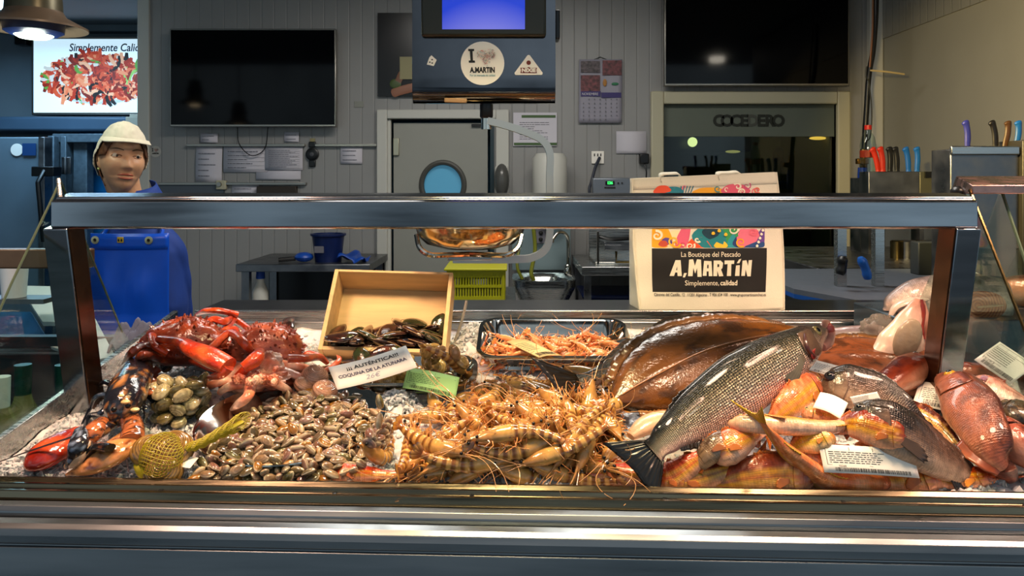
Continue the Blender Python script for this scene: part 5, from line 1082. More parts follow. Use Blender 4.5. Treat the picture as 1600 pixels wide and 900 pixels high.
# jacket, sleeves, collar, apron, trousers
jk = mat('blue_jacket', '#0e3584', .75, nscale=12, namt=.12, bump=.5, bscale=30)
q = MB(); rings(q, tor(.008)[:-1])
for s in (-1, 1): q.tube(catmull([sh[s]+V((-s*.03, 0, .02)), sh[s]+V((s*.012, 0, -.02)), sh[s].lerp(el[s], .5)+V((s*.014, 0, 0)), el[s]+V((0, .01, 0)), el[s].lerp(wr[s], .55)], 30), [.052+.003*math.sin(i*.9)*.5-.012*i/29 for i in range(30)], 18)
ob = q.build('jacket', jk, wo); rm_ = ob.modifiers.new('remesh', 'REMESH'); rm_.mode = 'VOXEL'; rm_.voxel_size = .006; rm_.use_smooth_shade = True
sm_ = ob.modifiers.new('smooth', 'SMOOTH'); sm_.factor = .6; sm_.iterations = 6
q = MB()
def colr(u, v):
    a = R(-160+320*u)-PI/2; r = .060+.034*v; return V((ch.x+r*1.05*math.cos(a), ch.y-.012+r*.95*math.sin(a), zs+.10-.045*v-.02*math.cos(R(-160+320*u))))
q.grid(lambda u, v: colr(u, v)+V((0, 0, .02*(1-v))), 30, 5); q.build('collar', jk, wo, solid=.004)
ap = mat('blue_apron', '#0c50cc', .35, nscale=6, namt=.08, bump=.35, bscale=16, spec=.4)
def apf(u, v):
    z = zs-.03-.93*v; w_ = .125+.05*sst(.25, .6, v); a = (u-.5)*2
    k = min(1, max(0, (zs-.1-z)/.5)); by_ = .118 if v < .3 else .118+.02*v
    # find torso half depth
    x = cx_+.030+a*w_; fl = math.sqrt(max(0, 1-(a*.66)**2)); y = cy_-.03-(by_+.015)*fl-.018*math.exp(-((v-.2)/.08)**2)*(math.exp(-((abs(a)-.42)/.3)**2))
    y += .004*math.sin(v*34+a*3)*math.exp(-((v-.36)/.12)**2)+.003*noise.noise(V((a*2, v*9, 0)))
    return V((x, y, z))
MB().grid(apf, 40, 60).build('apron', ap, wo, solid=.003)
apo = wo.children[-1]
MB().grid(lambda u, v: apf(.01+.98*u, .005+.05*v)+V((0, -.002, 0)), 30, 3).build('apron_hem', ap, apo, solid=.002)
for u in (.10, .80):
    c = apf(u, .022)+V((0, -.006, 0)); MB().lathe([(.0055, 0), (.0125, 0), (.0125, .003), (.0055, .004), (.0055, 0)], 24, c, Matrix.Rotation(R(90), 3, 'X')).build('eyelet', mat('eyelet_brass', '#b8b490', .3, .7), apo); MB().lathe([(0, 0), (.0055, 0), (0, .0005)], 16, c, Matrix.Rotation(R(90), 3, 'X')).build('eyelet_hole', M['ink'], apo)
c = apf(.46, .02)+V((0, -.006, 0)); MB().box(c, (.02, .002, .018)).build('yellow_label', mat('yellow_label', '#c0a020', .5), apo, bevel=.001)
q = MB()
for dx in (-.005, .004): q.box(c+V((dx, -.0014, -.001)), (.005, .001, .008))
q.build('label_print', M['ink'], apo)
for s in (-1, 1):
    a0 = apf(.10 if s < 0 else .80, .02); MB().tube(catmull([a0+V((0, -.004, .004)), V((a0.x+(-.01 if s < 0 else .005), cy_-.085, zs-.04)), V((cx_+s*.075, cy_, zs+.012)), V((cx_+s*.03, cy_+.08, zs-.03))], 16), .006, 8).build('apron_strap', ap, wo)
q = MB()
for s in (-1, 1): q.tube(catmull([V((cx_+s*.075, cy_, zs-.6)), V((cx_+s*.09, cy_-.005, zs-.85)), V((cx_+s*.09, cy_, .46)), V((cx_+s*.09, cy_+.015, .12))], 20), [.110-.04*i/19 for i in range(20)], 18)
ob = q.build('trousers', mat('dark_trousers', '#16202e', .8), wo); rm_ = ob.modifiers.new('remesh', 'REMESH'); rm_.mode = 'VOXEL'; rm_.voxel_size = .01; rm_.use_smooth_shade = True
for s in (-1, 1): MB().tube(catmull([V((cx_+s*.09, cy_+.07, .05)), V((cx_+s*.09, cy_, .055)), V((cx_+s*.09, cy_-.13, .045)), V((cx_+s*.09, cy_-.17, .04))], 12), [.03, .046, .05, .05, .048, .047, .046, .045, .043, .04, .035, .02], 16, flat=.95).build('boot', M['paperw'], wo)
# ================================================================== seafood builders
def scales(name, k, mod, bump, rough=.28, metal=.3, coat=.5, nscale=30, namt=.12):
    m = mat(name, None, rough, metal, vc=True, nscale=nscale, namt=namt, coat=coat)
    nt, p = m.node_tree, m.node_tree.nodes['Principled BSDF']
    uv = N(nt, 'ShaderNodeUVMap'); sx = N(nt, 'ShaderNodeSeparateXYZ'); nt.links.new(uv.outputs[0], sx.inputs[0])
    def mth(op, a, b=None):
        n = N(nt, 'ShaderNodeMath', operation=op)
        for i, q in enumerate((a, b)):
            if q is None: continue
            if isinstance(q, (int, float)): n.inputs[i].default_value = q
            else: nt.links.new(q, n.inputs[i])
        return n.outputs[0]
    ad = mth('SINE', mth('MULTIPLY', mth('ADD', sx.outputs[0], sx.outputs[1]), k)); su = mth('SINE', mth('MULTIPLY', mth('SUBTRACT', sx.outputs[0], sx.outputs[1]), k))
    h = mth('MULTIPLY', ad, su); h2 = mth('MULTIPLY', mth('ADD', h, 1), .5)
    mr = N(nt, 'ShaderNodeMapRange'); nt.links.new(h2, mr.inputs[0]); mr.inputs[3].default_value = 1-mod; mr.inputs[4].default_value = 1+mod*.8
    old = p.inputs['Base Color'].links[0].from_socket; vm = N(nt, 'ShaderNodeVectorMath', operation='SCALE'); nt.links.new(old, vm.inputs[0]); nt.links.new(mr.outputs[0], vm.inputs['Scale']); nt.links.new(vm.outputs[0], p.inputs['Base Color'])
    b = N(nt, 'ShaderNodeBump'); b.inputs['Strength'].default_value = bump; b.inputs['Distance'].default_value = .002; nb = N(nt, 'ShaderNodeTexNoise'); nb.inputs['Scale'].default_value = 200; tcn = N(nt, 'ShaderNodeTexCoord'); nt.links.new(tcn.outputs['Object'], nb.inputs[0]); nt.links.new(mth('ADD', mth('MULTIPLY', h2, .7), mth('MULTIPLY', nb.outputs[0], 2.4)), b.inputs['Height']); nt.links.new(b.outputs[0], p.inputs['Normal'])
    return m
MS = {'bass': scales('bass_scales', 720, 1.0, .8, .24, .5), 'fine': scales('fine_scales', 1100, .12, .35, .3, .15, nscale=70, namt=.4, coat=.35), 'mull': scales('mullet_scales', 900, .12, .25, .22, .05, nscale=80, namt=.3), 'skin': mat('wet_fish_skin', None, .26, .05, vc=True, nscale=26, namt=.22, bump=.5, bscale=150, coat=.4), 'fin': mat('fish_fin', None, .3, 0, vc=True, nscale=50, namt=.2, coat=.3), 'flesh': mat('wet_flesh', None, .3, 0, vc=True, coat=.4, nscale=60, namt=.12, bump=.3, bscale=150)}
M['pupil'] = mat('fish_pupil', '#050506', .08); M['iris'] = mat('fish_iris', None, .15, .3, vc=True)
PROF = {
 'mullet': [(0, .006, .012, .008), (.03, .035, .035, .03), (.1, .098, .062, .055), (.22, .12, .085, .065), (.4, .115, .085, .062), (.6, .088, .065, .048), (.8, .052, .04, .026), (.93, .036, .032, .013), (1, .036, .034, .007)],
 'bass': [(0, .006, .015, .01), (.05, .034, .04, .03), (.15, .075, .078, .052), (.3, .108, .11, .064), (.45, .118, .122, .064), (.62, .098, .095, .05), (.8, .06, .052, .03), (.92, .042, .038, .016), (1, .046, .044, .008)],
 'bream': [(0, .008, .02, .015), (.04, .06, .05, .04), (.12, .118, .085, .062), (.28, .155, .12, .075), (.45, .15, .12, .07), (.65, .11, .085, .05), (.82, .058, .045, .025), (.93, .033, .03, .012), (1, .034, .033, .006)],
 'long': [(0, .01, .015, .012), (.05, .045, .035, .04), (.15, .085, .055, .062), (.28, .095, .065, .064), (.45, .08, .06, .052), (.65, .055, .045, .035), (.85, .032, .028, .02), (1, .022, .02, .01)]}
def interp(T, t):
    for i in range(len(T)-1):
        if t <= T[i+1][0]:
            f = (t-T[i][0])/(T[i+1][0]-T[i][0]); f2 = f*f*(3-2*f); f = f*.6+f2*.4
            if i == 0: f = math.sqrt(max(0, f))
            return tuple(T[i][k]*(1-f)+T[i+1][k]*f for k in range(1, len(T[0])))
    return T[-1][1:]
NB = V((0, -.16, 1)).normalized()
class FishBody:
    def __init__(s, pts, H, prof, dors, tilt=0, n=44, wk=1.0):
        s.C = catmull(pts, n); s.n = n; s.prof = PROF[prof] if isinstance(prof, str) else prof
        s.L = sum((s.C[i+1]-s.C[i]).length for i in range(n-1)); mx = max(a[1]+a[2] for a in s.prof); s.k = H/mx; s.wk = wk
        s.fr = []
        ref = {'F': V((0, 1, 0)), 'N': V((0, -1, 0)), 'L': V((-1, 0, 0)), 'R': V((1, 0, 0)), 'U': V((0, 0, 1))}[dors]
        for i in range(n):
            t = (s.C[min(i+1, n-1)]-s.C[max(0, i-1)]).normalized(); p = NB.cross(t).normalized()
            if p.dot(ref) < 0: p = -p
            n0 = (p.cross(t)); n0 = n0 if n0.z > 0 else -n0
            tl = tilt(i/(n-1)) if callable(tilt) else tilt
            d = (p*math.cos(R(tl))+n0*math.sin(R(tl))).normalized(); nn = t.cross(d); nn = nn if nn.dot(V((0, -.6, 1))) > 0 else -nn
            s.fr.append((t, d, nn.normalized()))
    def at(s, t):
        u = max(0, min(1, t))*(s.n-1); i = min(int(u), s.n-2); f = u-i
        fr = [s.fr[i][k].lerp(s.fr[i+1][k], f) for k in range(3)]; return s.C[i].lerp(s.C[i+1], f), fr
    def pt(s, t, c, off=0, sgn=1):  # c = cos angle (1 back, -1 belly) on the upper side
        P, (T, D, Nn) = s.at(t); hu, hl, w = interp(s.prof, t); sn = math.sqrt(max(0, 1-c*c))**.85
        return P+D*(c*(hu if c > 0 else hl)*s.k)+Nn*sgn*(sn*w*s.k*s.wk+off)
    def mesh(s, colf, nr=28):
        m = MB(); vs, cs, us, fs = [], [], [], []
        for i in range(s.n):
            t = i/(s.n-1); P, (T, D, Nn) = s.at(t); hu, hl, w = interp(s.prof, t)
            for k in range(nr+1):
                th = 2*PI*k/nr; c, sn = math.cos(th), math.sin(th); q = P+D*(c*(hu if c > 0 else hl)*s.k)+Nn*(math.copysign(abs(sn)**.85, sn)*w*s.k*s.wk)
                vs.append(q); cs.append(colf(t, c, sn)); us.append((t*s.L, (th if th <= PI else 2*PI-th)*.058*s.k/.5))
        w_ = nr+1
        for i in range(s.n-1):
            for k in range(nr): fs.append((i*w_+k, i*w_+k+1, (i+1)*w_+k+1, (i+1)*w_+k))
        fs.append(tuple(range(nr))[::-1]); fs.append(tuple((s.n-1)*w_+k for k in range(nr)))
        return m.add(vs, fs, cs, us)
def fin_grid(m, base, vec, col0, col1, nu=26, nv=5, zig=0, rip=.0006, nrm=V((0, 0, 1)), rays=13):
    def fn(u, v):
        b, w = base(u), vec(u); z = 1-zig*abs(math.sin(u*rays*PI/2)) if v > .5 else 1
        rc = .78+.22*abs(math.sin(u*rays*PI)); c = mixc(col0, col1, v); return (b+w*v*z+nrm*rip*math.sin(u*rays*2*PI), (c[0]*rc, c[1]*rc, c[2]*rc, 1))
    return m.grid(fn, nu, nv)
def make_fish(name, label, pts, H, prof, dors, colf, mt, fc=('#b06030', '#d08a40'), tilt=0, eye=(.09, .42, .011), eyec='#c9b06a', tail=(.13, 1.0, .4), dfin=((.3, .55, .3), (.62, .76, .2)), afin=(.62, .76, .18), pec=(.27, -.15, .16, 20), gill=(.20, .012), gillc=None, mouth=(.06, -.45), wk=1.0, cat='fish', group=None, lines=None, jaw=None, dzig=.35, finfold=.5, opar=None):
    fb = FishBody(pts, H, prof, dors, tilt, wk=wk); L = fb.L; c0 = sum(fb.C, V((0, 0, 0)))/len(fb.C); t = thing(name, label, cat, (c0.x, c0.y, c0.z-.02), group)
    fb.mesh(colf).build('fish_body', mt, t); f0, f1 = lin(fc[0]), lin(fc[1])
    # tail
    if tail:
        ln, sp_, fk = tail; P, (T, D, Nn) = fb.at(1); hu, hl, w = interp(fb.prof, 1); hb = (hu+hl)/2*fb.k; m = MB()
        def b_(u): return P+D*((2*u-1)*hb)-T*.004
        def v_(u): a = 2*u-1; return T*(ln*L*(1-fk*(1-abs(a)**1.3)))+D*(a*(sp_*ln*L*.55-hb*.2)) 
        fin_grid(m, b_, v_, f0, f1, 30, 6, 0, .0007, Nn, 11); m.build('tail_fin', MS['fin'], t, solid=.0011)
    for i, df in enumerate(dfin or ()):
        ta, tb, hh = df; m = MB()
        def b_(u, ta=ta, tb=tb): return fb.pt(ta+(tb-ta)*u, .97, 0)-fb.at(ta+(tb-ta)*u)[1][1]*.002
        def v_(u, ta=ta, tb=tb, hh=hh):
            fr = fb.at(ta+(tb-ta)*u)[1]; hgt = hh*H*.7*(math.sin(PI*min(1, .12+u*.88))**.6 if i == 0 else (1-.5*u)); return (fr[1]*(1-finfold*.5)+fr[0]*(.45+finfold*.6))*hgt
        fin_grid(m, b_, v_, f0, f1, 24, 4, dzig if i == 0 else .1, .0008, fb.at(ta)[1][2], 8); m.build('dorsal_fin', MS['fin'], t, solid=.001)
    if afin:
        ta, tb, hh = afin; m = MB()
        fin_grid(m, lambda u: fb.pt(ta+(tb-ta)*u, -.97)+fb.at(ta+(tb-ta)*u)[1][1]*.002, lambda u: (-fb.at(ta)[1][1]*.8+fb.at(ta)[1][0]*.6)*hh*H*(1-.5*u), f0, f1, 16, 4, .15, .0008, fb.at(ta)[1][2], 7); m.build('anal_fin', MS['fin'], t, solid=.001)
    if pec:
        tp, cp_, ll, sprd = pec; P, (T, D, Nn) = fb.at(tp); b0 = fb.pt(tp, cp_, .001); b1 = fb.pt(tp, cp_-.22, .001); m = MB()
        def v_(u): a = R(-8-sprd+sprd*1.6*u); return (T*math.cos(a)+D*math.sin(a)-Nn*.05)*ll*L*.85*(1-.35*(u-.3)**2*2)
        pf = mixc(colf(tp, -.1, 1), f0, .45); fin_grid(m, lambda u: b0.lerp(b1, 1-u), v_, pf, mixc(pf, f1, .5), 16, 6, .06, .0008, Nn, 8); m.build('pectoral_fin', MS['fin'], t, solid=.001)
    if gill:
        tg, dep = gill; gc = lin(gillc) if gillc else None; m = MB()
        def gp(u, v):
            c_ = .62-1.42*v; te = tg*(1+.10*math.sin(PI*v)); tt = te*(.64+.36*u); cc = gc or colf(tt*.9, c_, 1); e_ = (1-u)
            return (fb.pt(tt, c_, .0006+L*.0028*math.sin(PI*v)**.6*u**2), mixc(cc, lin('#2a120c'), .5*(u > .93)))
        m.grid(gp, 14, 14); m.build('gill_cover', MS['skin'], t, solid=.0012)
    if eye:
        te, ce, er = eye; er *= 1; ep = fb.pt(te, ce, -er*.25); _, (T, D, Nn) = fb.at(te); nrm = (fb.pt(te, ce, .01)-fb.pt(te, ce, 0)).normalized(); q3 = nrm.to_track_quat('Z', 'Y').to_matrix()
        nrm = (Nn*.8+D*ce*.6).normalized(); q3 = nrm.to_track_quat('Z', 'Y').to_matrix()
        e1 = MB().sphere(ep, (er, er, er*.62), 18, 10, q3, col=lin(eyec)).build('eye', M['iris'], t); MB().sphere(ep+nrm*er*.30, (er*.58, er*.58, er*.42), 14, 8, q3).build('pupil', M['pupil'], e1)
    if mouth:
        tm, cm = mouth; m = MB(); m.tube([fb.pt(.004+(tm-.004)*i/8, -.1+(cm+.1)*i/8, .0004) for i in range(9)], [L*.0022]*7+[L*.0018, L*.0008], 6); m.build('mouth', mat('mouth_dark', '#4a1c14', .5), t)
    if lines:
        for (c_, w_, col_, ta, tb) in lines:
            m = MB(); n_ = 26; m.tube([fb.pt(ta+(tb-ta)*i/n_, c_, -.0001) for i in range(n_+1)], [w_*H*(.2+.8*math.sin(PI*i/n_)**.4) for i in range(n_+1)], 6, flat=.35, up=fb.fr[10][1], col=lin(col_)); m.build('lateral_line', MS['skin'], t)
    if opar: opar(fb, t)
    return t, fb
def NZ(x, y, z=0): return noise.noise(V((x, y, z)))
def mull_col(seed, base='#d8683a', red='#b03a1c', yel='#d8b030', bel='#efc3a4', red_amt=.5):
    b, r_, y_, w_ = [mixc(q, (q[0]*.95, q[1]*.66, q[2]*.45, 1), .75) for q in (lin(base), lin(red), lin(yel), lin(bel))]
    def f(t, c, s):
        k = NZ(t*7+seed, c*2.2, seed)+.35*NZ(t*22, c*5, seed); col = mixc(b, r_, sst(-.15, .5, k+red_amt-.4+.3*c)); col = mixc(col, w_, sst(-.15, -.8, c)*.85)
        sp = NZ(t*40+seed, c*12, seed); col = mixc(col, r_, .6*sst(.1, .45, sp)*sst(-.5, .2, c)); col = mixc(col, w_, .5*sst(.2, .5, NZ(t*18, c*8, seed+5)))
        for yc, ww in ((.16, .10), (-.2, .09), (-.5, .07)):
            col = mixc(col, y_, .95*math.exp(-((c-yc)/ww)**2/1.5)*sst(.12, .25, t)*sst(1, .9, t))
        return mixc(col, r_, sst(.14, .0, t)*.5*(.5+.5*k))
    return f
# ------------------------------------------------------------------ the large sea bass
def bass_col(t, c, s):
    dk, md, lt, bl = lin('#0e100b'), lin('#3c3a2b'), lin('#8c8674'), lin('#cfae9e')
    col = mixc(lt, md, sst(.05, .55, c)); col = mixc(col, dk, sst(.45, .95, c)); col = mixc(col, bl, sst(-.1, -.75, c))
    col = mixc(col, lin('#7a6a4c'), .45*math.exp(-((c-.22)/.035)**2)*sst(.2, .3, t)) 
    if t < .2: col = mixc(col, lin('#b07a62'), sst(.2, .1, t)*.7*(.6+.8*NZ(t*30, c*4))); col = mixc(col, lin('#1c1810'), sst(.3, .9, c)*sst(.25, .05, t)*.6)
    return col
def bass_extra(fb, t):
    m = MB(); L = fb.L
    P, (T, D, Nn) = fb.at(.0)
    a, b = fb.pt(.10, -.85, -.003), fb.at(.0)[0]-T*.012-D*.012
    m.tube(catmull([a, a.lerp(b, .5)-D*.006, b, b+D*.006-T*.004], 14), [.008, .009, .0095, .0095, .009, .009, .0085, .008, .0075, .007, .0065, .006, .005, .002], 12, flat=.8, up=Nn, col=lin('#b57a6c')); m.build('lower_jaw', MS['flesh'], t)
    m = MB(); b2 = fb.at(0)[0]-T*.016+D*.004; a2 = fb.pt(.05, .25, -.004)
    m.tube(catmull([a2, a2.lerp(b2, .6)+D*.003, b2, b2-D*.008], 12), [.004, .006, .007, .007, .007, .0065, .006, .006, .0055, .005, .0045, .002], 12, flat=.8, up=Nn, col=lin('#9c6a58')); m.build('upper_lip', MS['flesh'], t)
    m = MB(); m.sphere((b+b2)/2+T*.012, (.014, .01, .012), 14, 8, col=lin('#a84a40')); m.build('mouth_cavity', MS['flesh'], t)
    m = MB(); m.tube([fb.pt(.185+.03*math.sin(PI*i/14), .45-1.25*i/14, .0035) for i in range(15)], [.002+.0022*math.sin(PI*i/14) for i in range(15)], 8, col=lin('#3a1410')); m.build('gill_edge', MS['flesh'], t)
    m = MB(); m.grid(lambda u, v: fb.pt(.185+.02*u+.012*math.sin(PI*v), -.35-.38*v, .005+.0015*math.sin(u*20)), 10, 8, lin('#7a1e1c')); m.build('gill_filaments', MS['flesh'], t, solid=.001)
make_fish('sea_bass', 'large silver sea bass with a black tail lying head-up across the centre of the fish', [B(1290, 512, .135), B(1245, 545, .125), B(1175, 588, .105), B(1100, 640, .08), B(1045, 683, .07), B(1020, 706, .065)], .104, 'bass', 'F', bass_col, MS['bass'], fc=('#1c1812', '#0e0c0a'), tilt=lambda t: 54-12*t, gillc='#5f4a3c', eye=(.10, .30, .0105), eyec='#a8935a', tail=(.105, 1.5, .16), dfin=((.60, .74, .16),), afin=(.68, .79, .14), pec=(.24, -.25, .16, 22), gill=(.205, .01), mouth=None, opar=bass_extra, finfold=1.0)
# second bass behind, tail showing at left of the flatfish
make_fish('sea_bass', 'second sea bass lying under the brown flatfish, its tail beside the shrimp tray', [B(1225, 506, .02), B(1130, 510, .02), B(1060, 522, .02), B(1000, 552, .022), B(945, 584, .045), B(905, 597, .05)], .080, 'bass', 'F', bass_col, MS['bass'], fc=('#2b2418', '#1a1512'), tilt=45, eye=(.085, .42, .009), tail=(.12, 1.25, .25), dfin=((.12, .5, .34), (.6, .78, .3)), pec=None, mouth=None, finfold=.8)
# ------------------------------------------------------------------ flatfish and ray
def flatfish(name, label, pts, half, col, thick=.016, tilt=32, colE=None, bump_line=True, cat='fish', fl='#8a5a2a'):
    C = catmull(pts, 46); t = thing(name, label, cat, sum(C, V((0, 0, 0)))/46+V((0, 0, -.02))); m = MB(); fr = []
    for i in range(46):
        T = (C[min(45, i+1)]-C[max(0, i-1)]).normalized(); S_ = NB.cross(T).normalized(); S_ = S_ if S_.y > 0 else -S_; N_ = T.cross(S_); N_ = N_ if N_.z > 0 else -N_; S_ = S_*math.cos(R(tilt))+N_*math.sin(R(tilt)); N_ = T.cross(S_); N_ = N_ if N_.z > 0 else -N_; fr.append((T, S_, N_))
    def P(u, v, off=0):
        i = min(44, int(u*45)); f = u*45-i; c = C[i].lerp(C[i+1], f); T, S_, N_ = fr[i]; a = v*2-1; w = half(u); e = math.sqrt(max(0, 1-a*a)); hN = thick*e**.7*(math.sin(PI*min(1, .05+u*.93))**.4)
        hN += .004*math.exp(-(a/.12)**2)*math.sin(PI*u); rip = .0014*sst(.72, 1, abs(a))*math.sin(u*70)
        return c+S_*a*w+N_*(hN+off+rip)-N_*(.012*abs(a)**3)
    ca, cb_ = lin(col), lin(colE or col)
    def cf(u, v):
        a = abs(v*2-1); k = NZ(u*9, v*8, 2)+.5*NZ(u*25, v*20, 4); c = mixc(ca, cb_, sst(.7, 1, a)); return mixc(c, lin('#1e1206'), sst(-.1, .6, k)*.7)
    m.grid(lambda u, v: (P(u, v), cf(u, v)), 90, 44); m.grid(lambda u, v: (P(u, 1-v)-(P(u, 1-v, 0)-P(u, 1-v, -1)).normalized()*(.002+thick*.9*math.sin(PI*v)**.5), cf(u, v)), 60, 16)
    m.build('fish_body', MS['skin'], t)
    if bump_line:
        m = MB(); m.tube([P(.04+.92*i/50, .5+.03*math.sin(i*.12), .0003) for i in range(51)], .0013, 6, col=lin('#a8703c')); m.build('lateral_line', MS['skin'], t)
    for s in (0, 1):
        m = MB()
        def b_(u, s=s): return P(.07+.86*u, .02 if s == 0 else .98, 0)
        def v_(u, s=s): i = min(45, int((.07+.86*u)*45)); return fr[i][1]*(-.02 if s == 0 else .02)+fr[i][0]*.006+V((0, 0, -.004))
        fin_grid(m, b_, v_, lin(fl), lin('#5a3818'), 90, 3, .12, .0009, V((0, 0, 1)), 42); m.build('fringe_fin', MS['fin'], t, solid=.0012)
    return t, P
t1, P1 = flatfish('brown_flatfish', 'large glossy brown flatfish lying beneath the big sea bass', [B(1250, 518, .10), B(1170, 538, .10), B(1085, 562, .09), B(1020, 590, .075), B(962, 625, .05)], lambda u: .088*math.sin(PI*(.015+u*.97))**.6*(1-.12*u), '#6b3f14', .012, 32, '#4a2a0c')
t2, P2 = flatfish('brown_ray', 'broad brown ray behind the head of the big sea bass', [B(1260, 560, .05), B(1320, 560, .05), B(1380, 562, .045), B(1440, 572, .04), B(1470, 590, .03)], lambda u: .085*math.sin(PI*(.02+u*.96))**.5, '#7d4526', .012, 15, '#6a3a22', False)
# pale angler-like head raised at the back
def blob_fish():
    t = thing('monkfish', 'pale pink fish with its pointed head propped upright beside the plastic bag', 'fish', B(1390, 560, .0)); pk, wh, br = lin('#d99a84'), lin('#efc9b4'), lin('#8f4f38')
    C = [B(1355, 588, .03), B(1378, 570, .055), B(1398, 548, .085), B(1412, 530, .115), B(1424, 508, .155), B(1432, 488, .195), B(1437, 470, .23)]
    C = [at(1352, 592, 1.50), at(1378, 572, 1.52), at(1400, 552, 1.53), at(1414, 530, 1.54), at(1424, 508, 1.55), at(1431, 487, 1.555), at(1437, 468, 1.56)]
    rr = [.022, .036, .048, .046, .037, .025, .009]; P = catmull(C, 40); m = MB(); rad = catmull([V((r, 0, 0)) for r in rr], 40); m.tube(P, [max(.004, r.x) for r in rad], 26, flat=.62, up=V((0, 1, 0)), col=[mixc(wh, pk, sst(.5, 1, i/39)+.3*NZ(i*.3, 1)) for i in range(40)])
    m.v = [p+V((.004*NZ(p.x*40, p.z*40), .004*NZ(p.z*50, p.x*30), 0)) for p in m.v]
    m.build('fish_body', MS['flesh'], t, subsurf=1)
    m = MB(); m.tube(catmull([at(1441, 470, 1.55), at(1446, 500, 1.54), at(1443, 525, 1.535), at(1452, 545, 1.53), at(1444, 570, 1.52), at(1420, 590, 1.5), at(1395, 602, 1.49)], 34), [.005+.009*math.sin(PI*(i+1)/35) for i in range(34)], 12, flat=.7, col=[mixc(br, pk, .5+.5*math.sin(i*.5)) for i in range(34)]); m.build('lip_edge', MS['flesh'], t)
    m = MB(); m.tube(catmull([at(1440, 468, 1.545), at(1443, 488, 1.54), at(1440, 512, 1.53), at(1444, 530, 1.525)], 20), [.003]*3+[.0045]*14+[.003]*3, 8, col=lin('#8c2c20')); m.build('gum_ridge', MS['flesh'], t)
    m = MB(); m.sphere(at(1418, 530, 1.50), (.026, .012, .042), 20, 12, Matrix.Rotation(R(22), 3, 'Y'), col=lin('#b59a80')); m.build('mouth_floor', MS['flesh'], t)
    return t
blob_fish()
# silvery black slender fish at back
def dark_col(t, c, s): return mixc(mixc(lin('#8a7a80'), lin('#181418'), sst(-.1, .5, c)), lin('#c9a8a8'), .8*math.exp(-((c+.1)/.12)**2))
make_fish('slender_fish', 'dark slender fish with silver flanks lying at the back by the clear bag', [B(1395, 532, .035), B(1350, 528, .035), B(1300, 524, .03), B(1262, 520, .025)], .062, 'long', 'F', dark_col, MS['skin'], fc=('#2a2020', '#181212'), eye=(.1, .3, .006), tail=None, dfin=(), afin=None, pec=None, gill=(.2, .01), wk=1.2)
# brown red gurnard-like fish with head toward the right post
def rb_col(a='#8a3018', b='#5a1c10', c_='#c98a6a'):
    A, Bc, Cc = lin(a), lin(b), lin(c_)
    def f(t, c, s): k = NZ(t*14, c*5, 7)*1.5; return mixc(mixc(A, Bc, sst(-.1, .6, k+c*.4)), Cc, sst(-.3, -.95, c)*.8)
    return f
make_fish('red_brown_fish', 'smooth red brown fish pointing up at the foot of the right steel post', [B(1450, 568, .06), B(1425, 582, .06), B(1395, 600, .055), B(1362, 622, .045), B(1335, 640, .03)], .062, 'long', 'F', rb_col('#7d2c14'), MS['skin'], fc=('#7a2c12', '#8a3a1a'), tilt=15, eye=(.13, .55, .0055), eyec='#5a4030', tail=(.16, .8, .2), dfin=(), afin=None, pec=None, gill=None, wk=1.2)
make_fish('red_brown_fish', 'second red brown fish half hidden left of the right post', [B(1475, 590, .03), B(1440, 600, .03), B(1400, 612, .03), B(1375, 622, .02)], .05, 'long', 'F', rb_col('#74301a'), MS['skin'], fc=('#6a2812', '#7a3a1a'), eye=None, tail=None, dfin=(), afin=None, pec=None, gill=None)
# two dark sea bream
def bream_col(t, c, s):
    k = NZ(t*16, c*5, 5)*1.5; col = mixc(lin('#6d5444'), lin('#1d1712'), sst(-.1, .5, c+k*.3)); col = mixc(col, lin('#b5977c'), sst(-.05, -.6, c)*.9)
    return mixc(col, lin('#3a2e24'), sst(.22, .1, t)*.5)
make_fish('dark_bream', 'dark sea bream with a pale gilt tail lying at front right, behind the barcode card', [B(1322, 655, .085), B(1365, 665, .09), B(1420, 690, .07), B(1475, 722, .045), B(1515, 740, .028), B(1535, 748, .02)], .084, 'bream', 'F', bream_col, MS['fine'], fc=('#3a2c20', '#241a14'), tilt=48, eye=(.115, .45, .0095), eyec='#4a4640', tail=(.12, 1.1, .4), dfin=((.35, .62, .12), (.64, .8, .1)), pec=(.27, -.15, .30, 10), gill=(.24, .01))
make_fish('dark_bream', 'dark sea bream with a round black eye, the rearmost of the two bream', [B(1283, 603, .07), B(1320, 606, .075), B(1370, 620, .065), B(1420, 650, .05), B(1455, 680, .03)], .078, 'bream', 'F', bream_col, MS['fine'], fc=('#2a201a', '#1c1612'), tilt=45, eye=(.12, .35, .0105), eyec='#2a2a30', tail=None, dfin=((.35, .62, .1),), afin=None, pec=None, gill=(.24, .01))
# big brown fish running down to the right corner
def bb(t, c, s): k = NZ(t*16, c*5, 9)*1.6; return mixc(mixc(lin('#8c4a30'), lin('#4a2114'), sst(-.1, .6, c*.7+k*.5)), lin('#b87a5a'), sst(-.5, -1, c)*.6)
make_fish('brown_grouper', 'long brown fish with a yellow ringed eye and a curled barcode card on its back', [B(1470, 592, .07), B(1500, 615, .08), B(1525, 655, .07), B(1552, 705, .05), B(1572, 745, .035), B(1585, 762, .03)], .088, [(0, .01, .02, .015), (.05, .06, .05, .05), (.15, .11, .09, .075), (.32, .13, .12, .08), (.5, .105, .095, .06), (.7, .06, .055, .035), (.9, .035, .032, .018), (1, .035, .033, .01)], 'R', bb, MS['fine'], fc=('#7a3418', '#8f451e'), tilt=30, eye=(.12, .2, .010), eyec='#c08a20', tail=(.16, .9, .15), dfin=(), afin=(.5, .75, .25), pec=None, gill=(.24, .01))
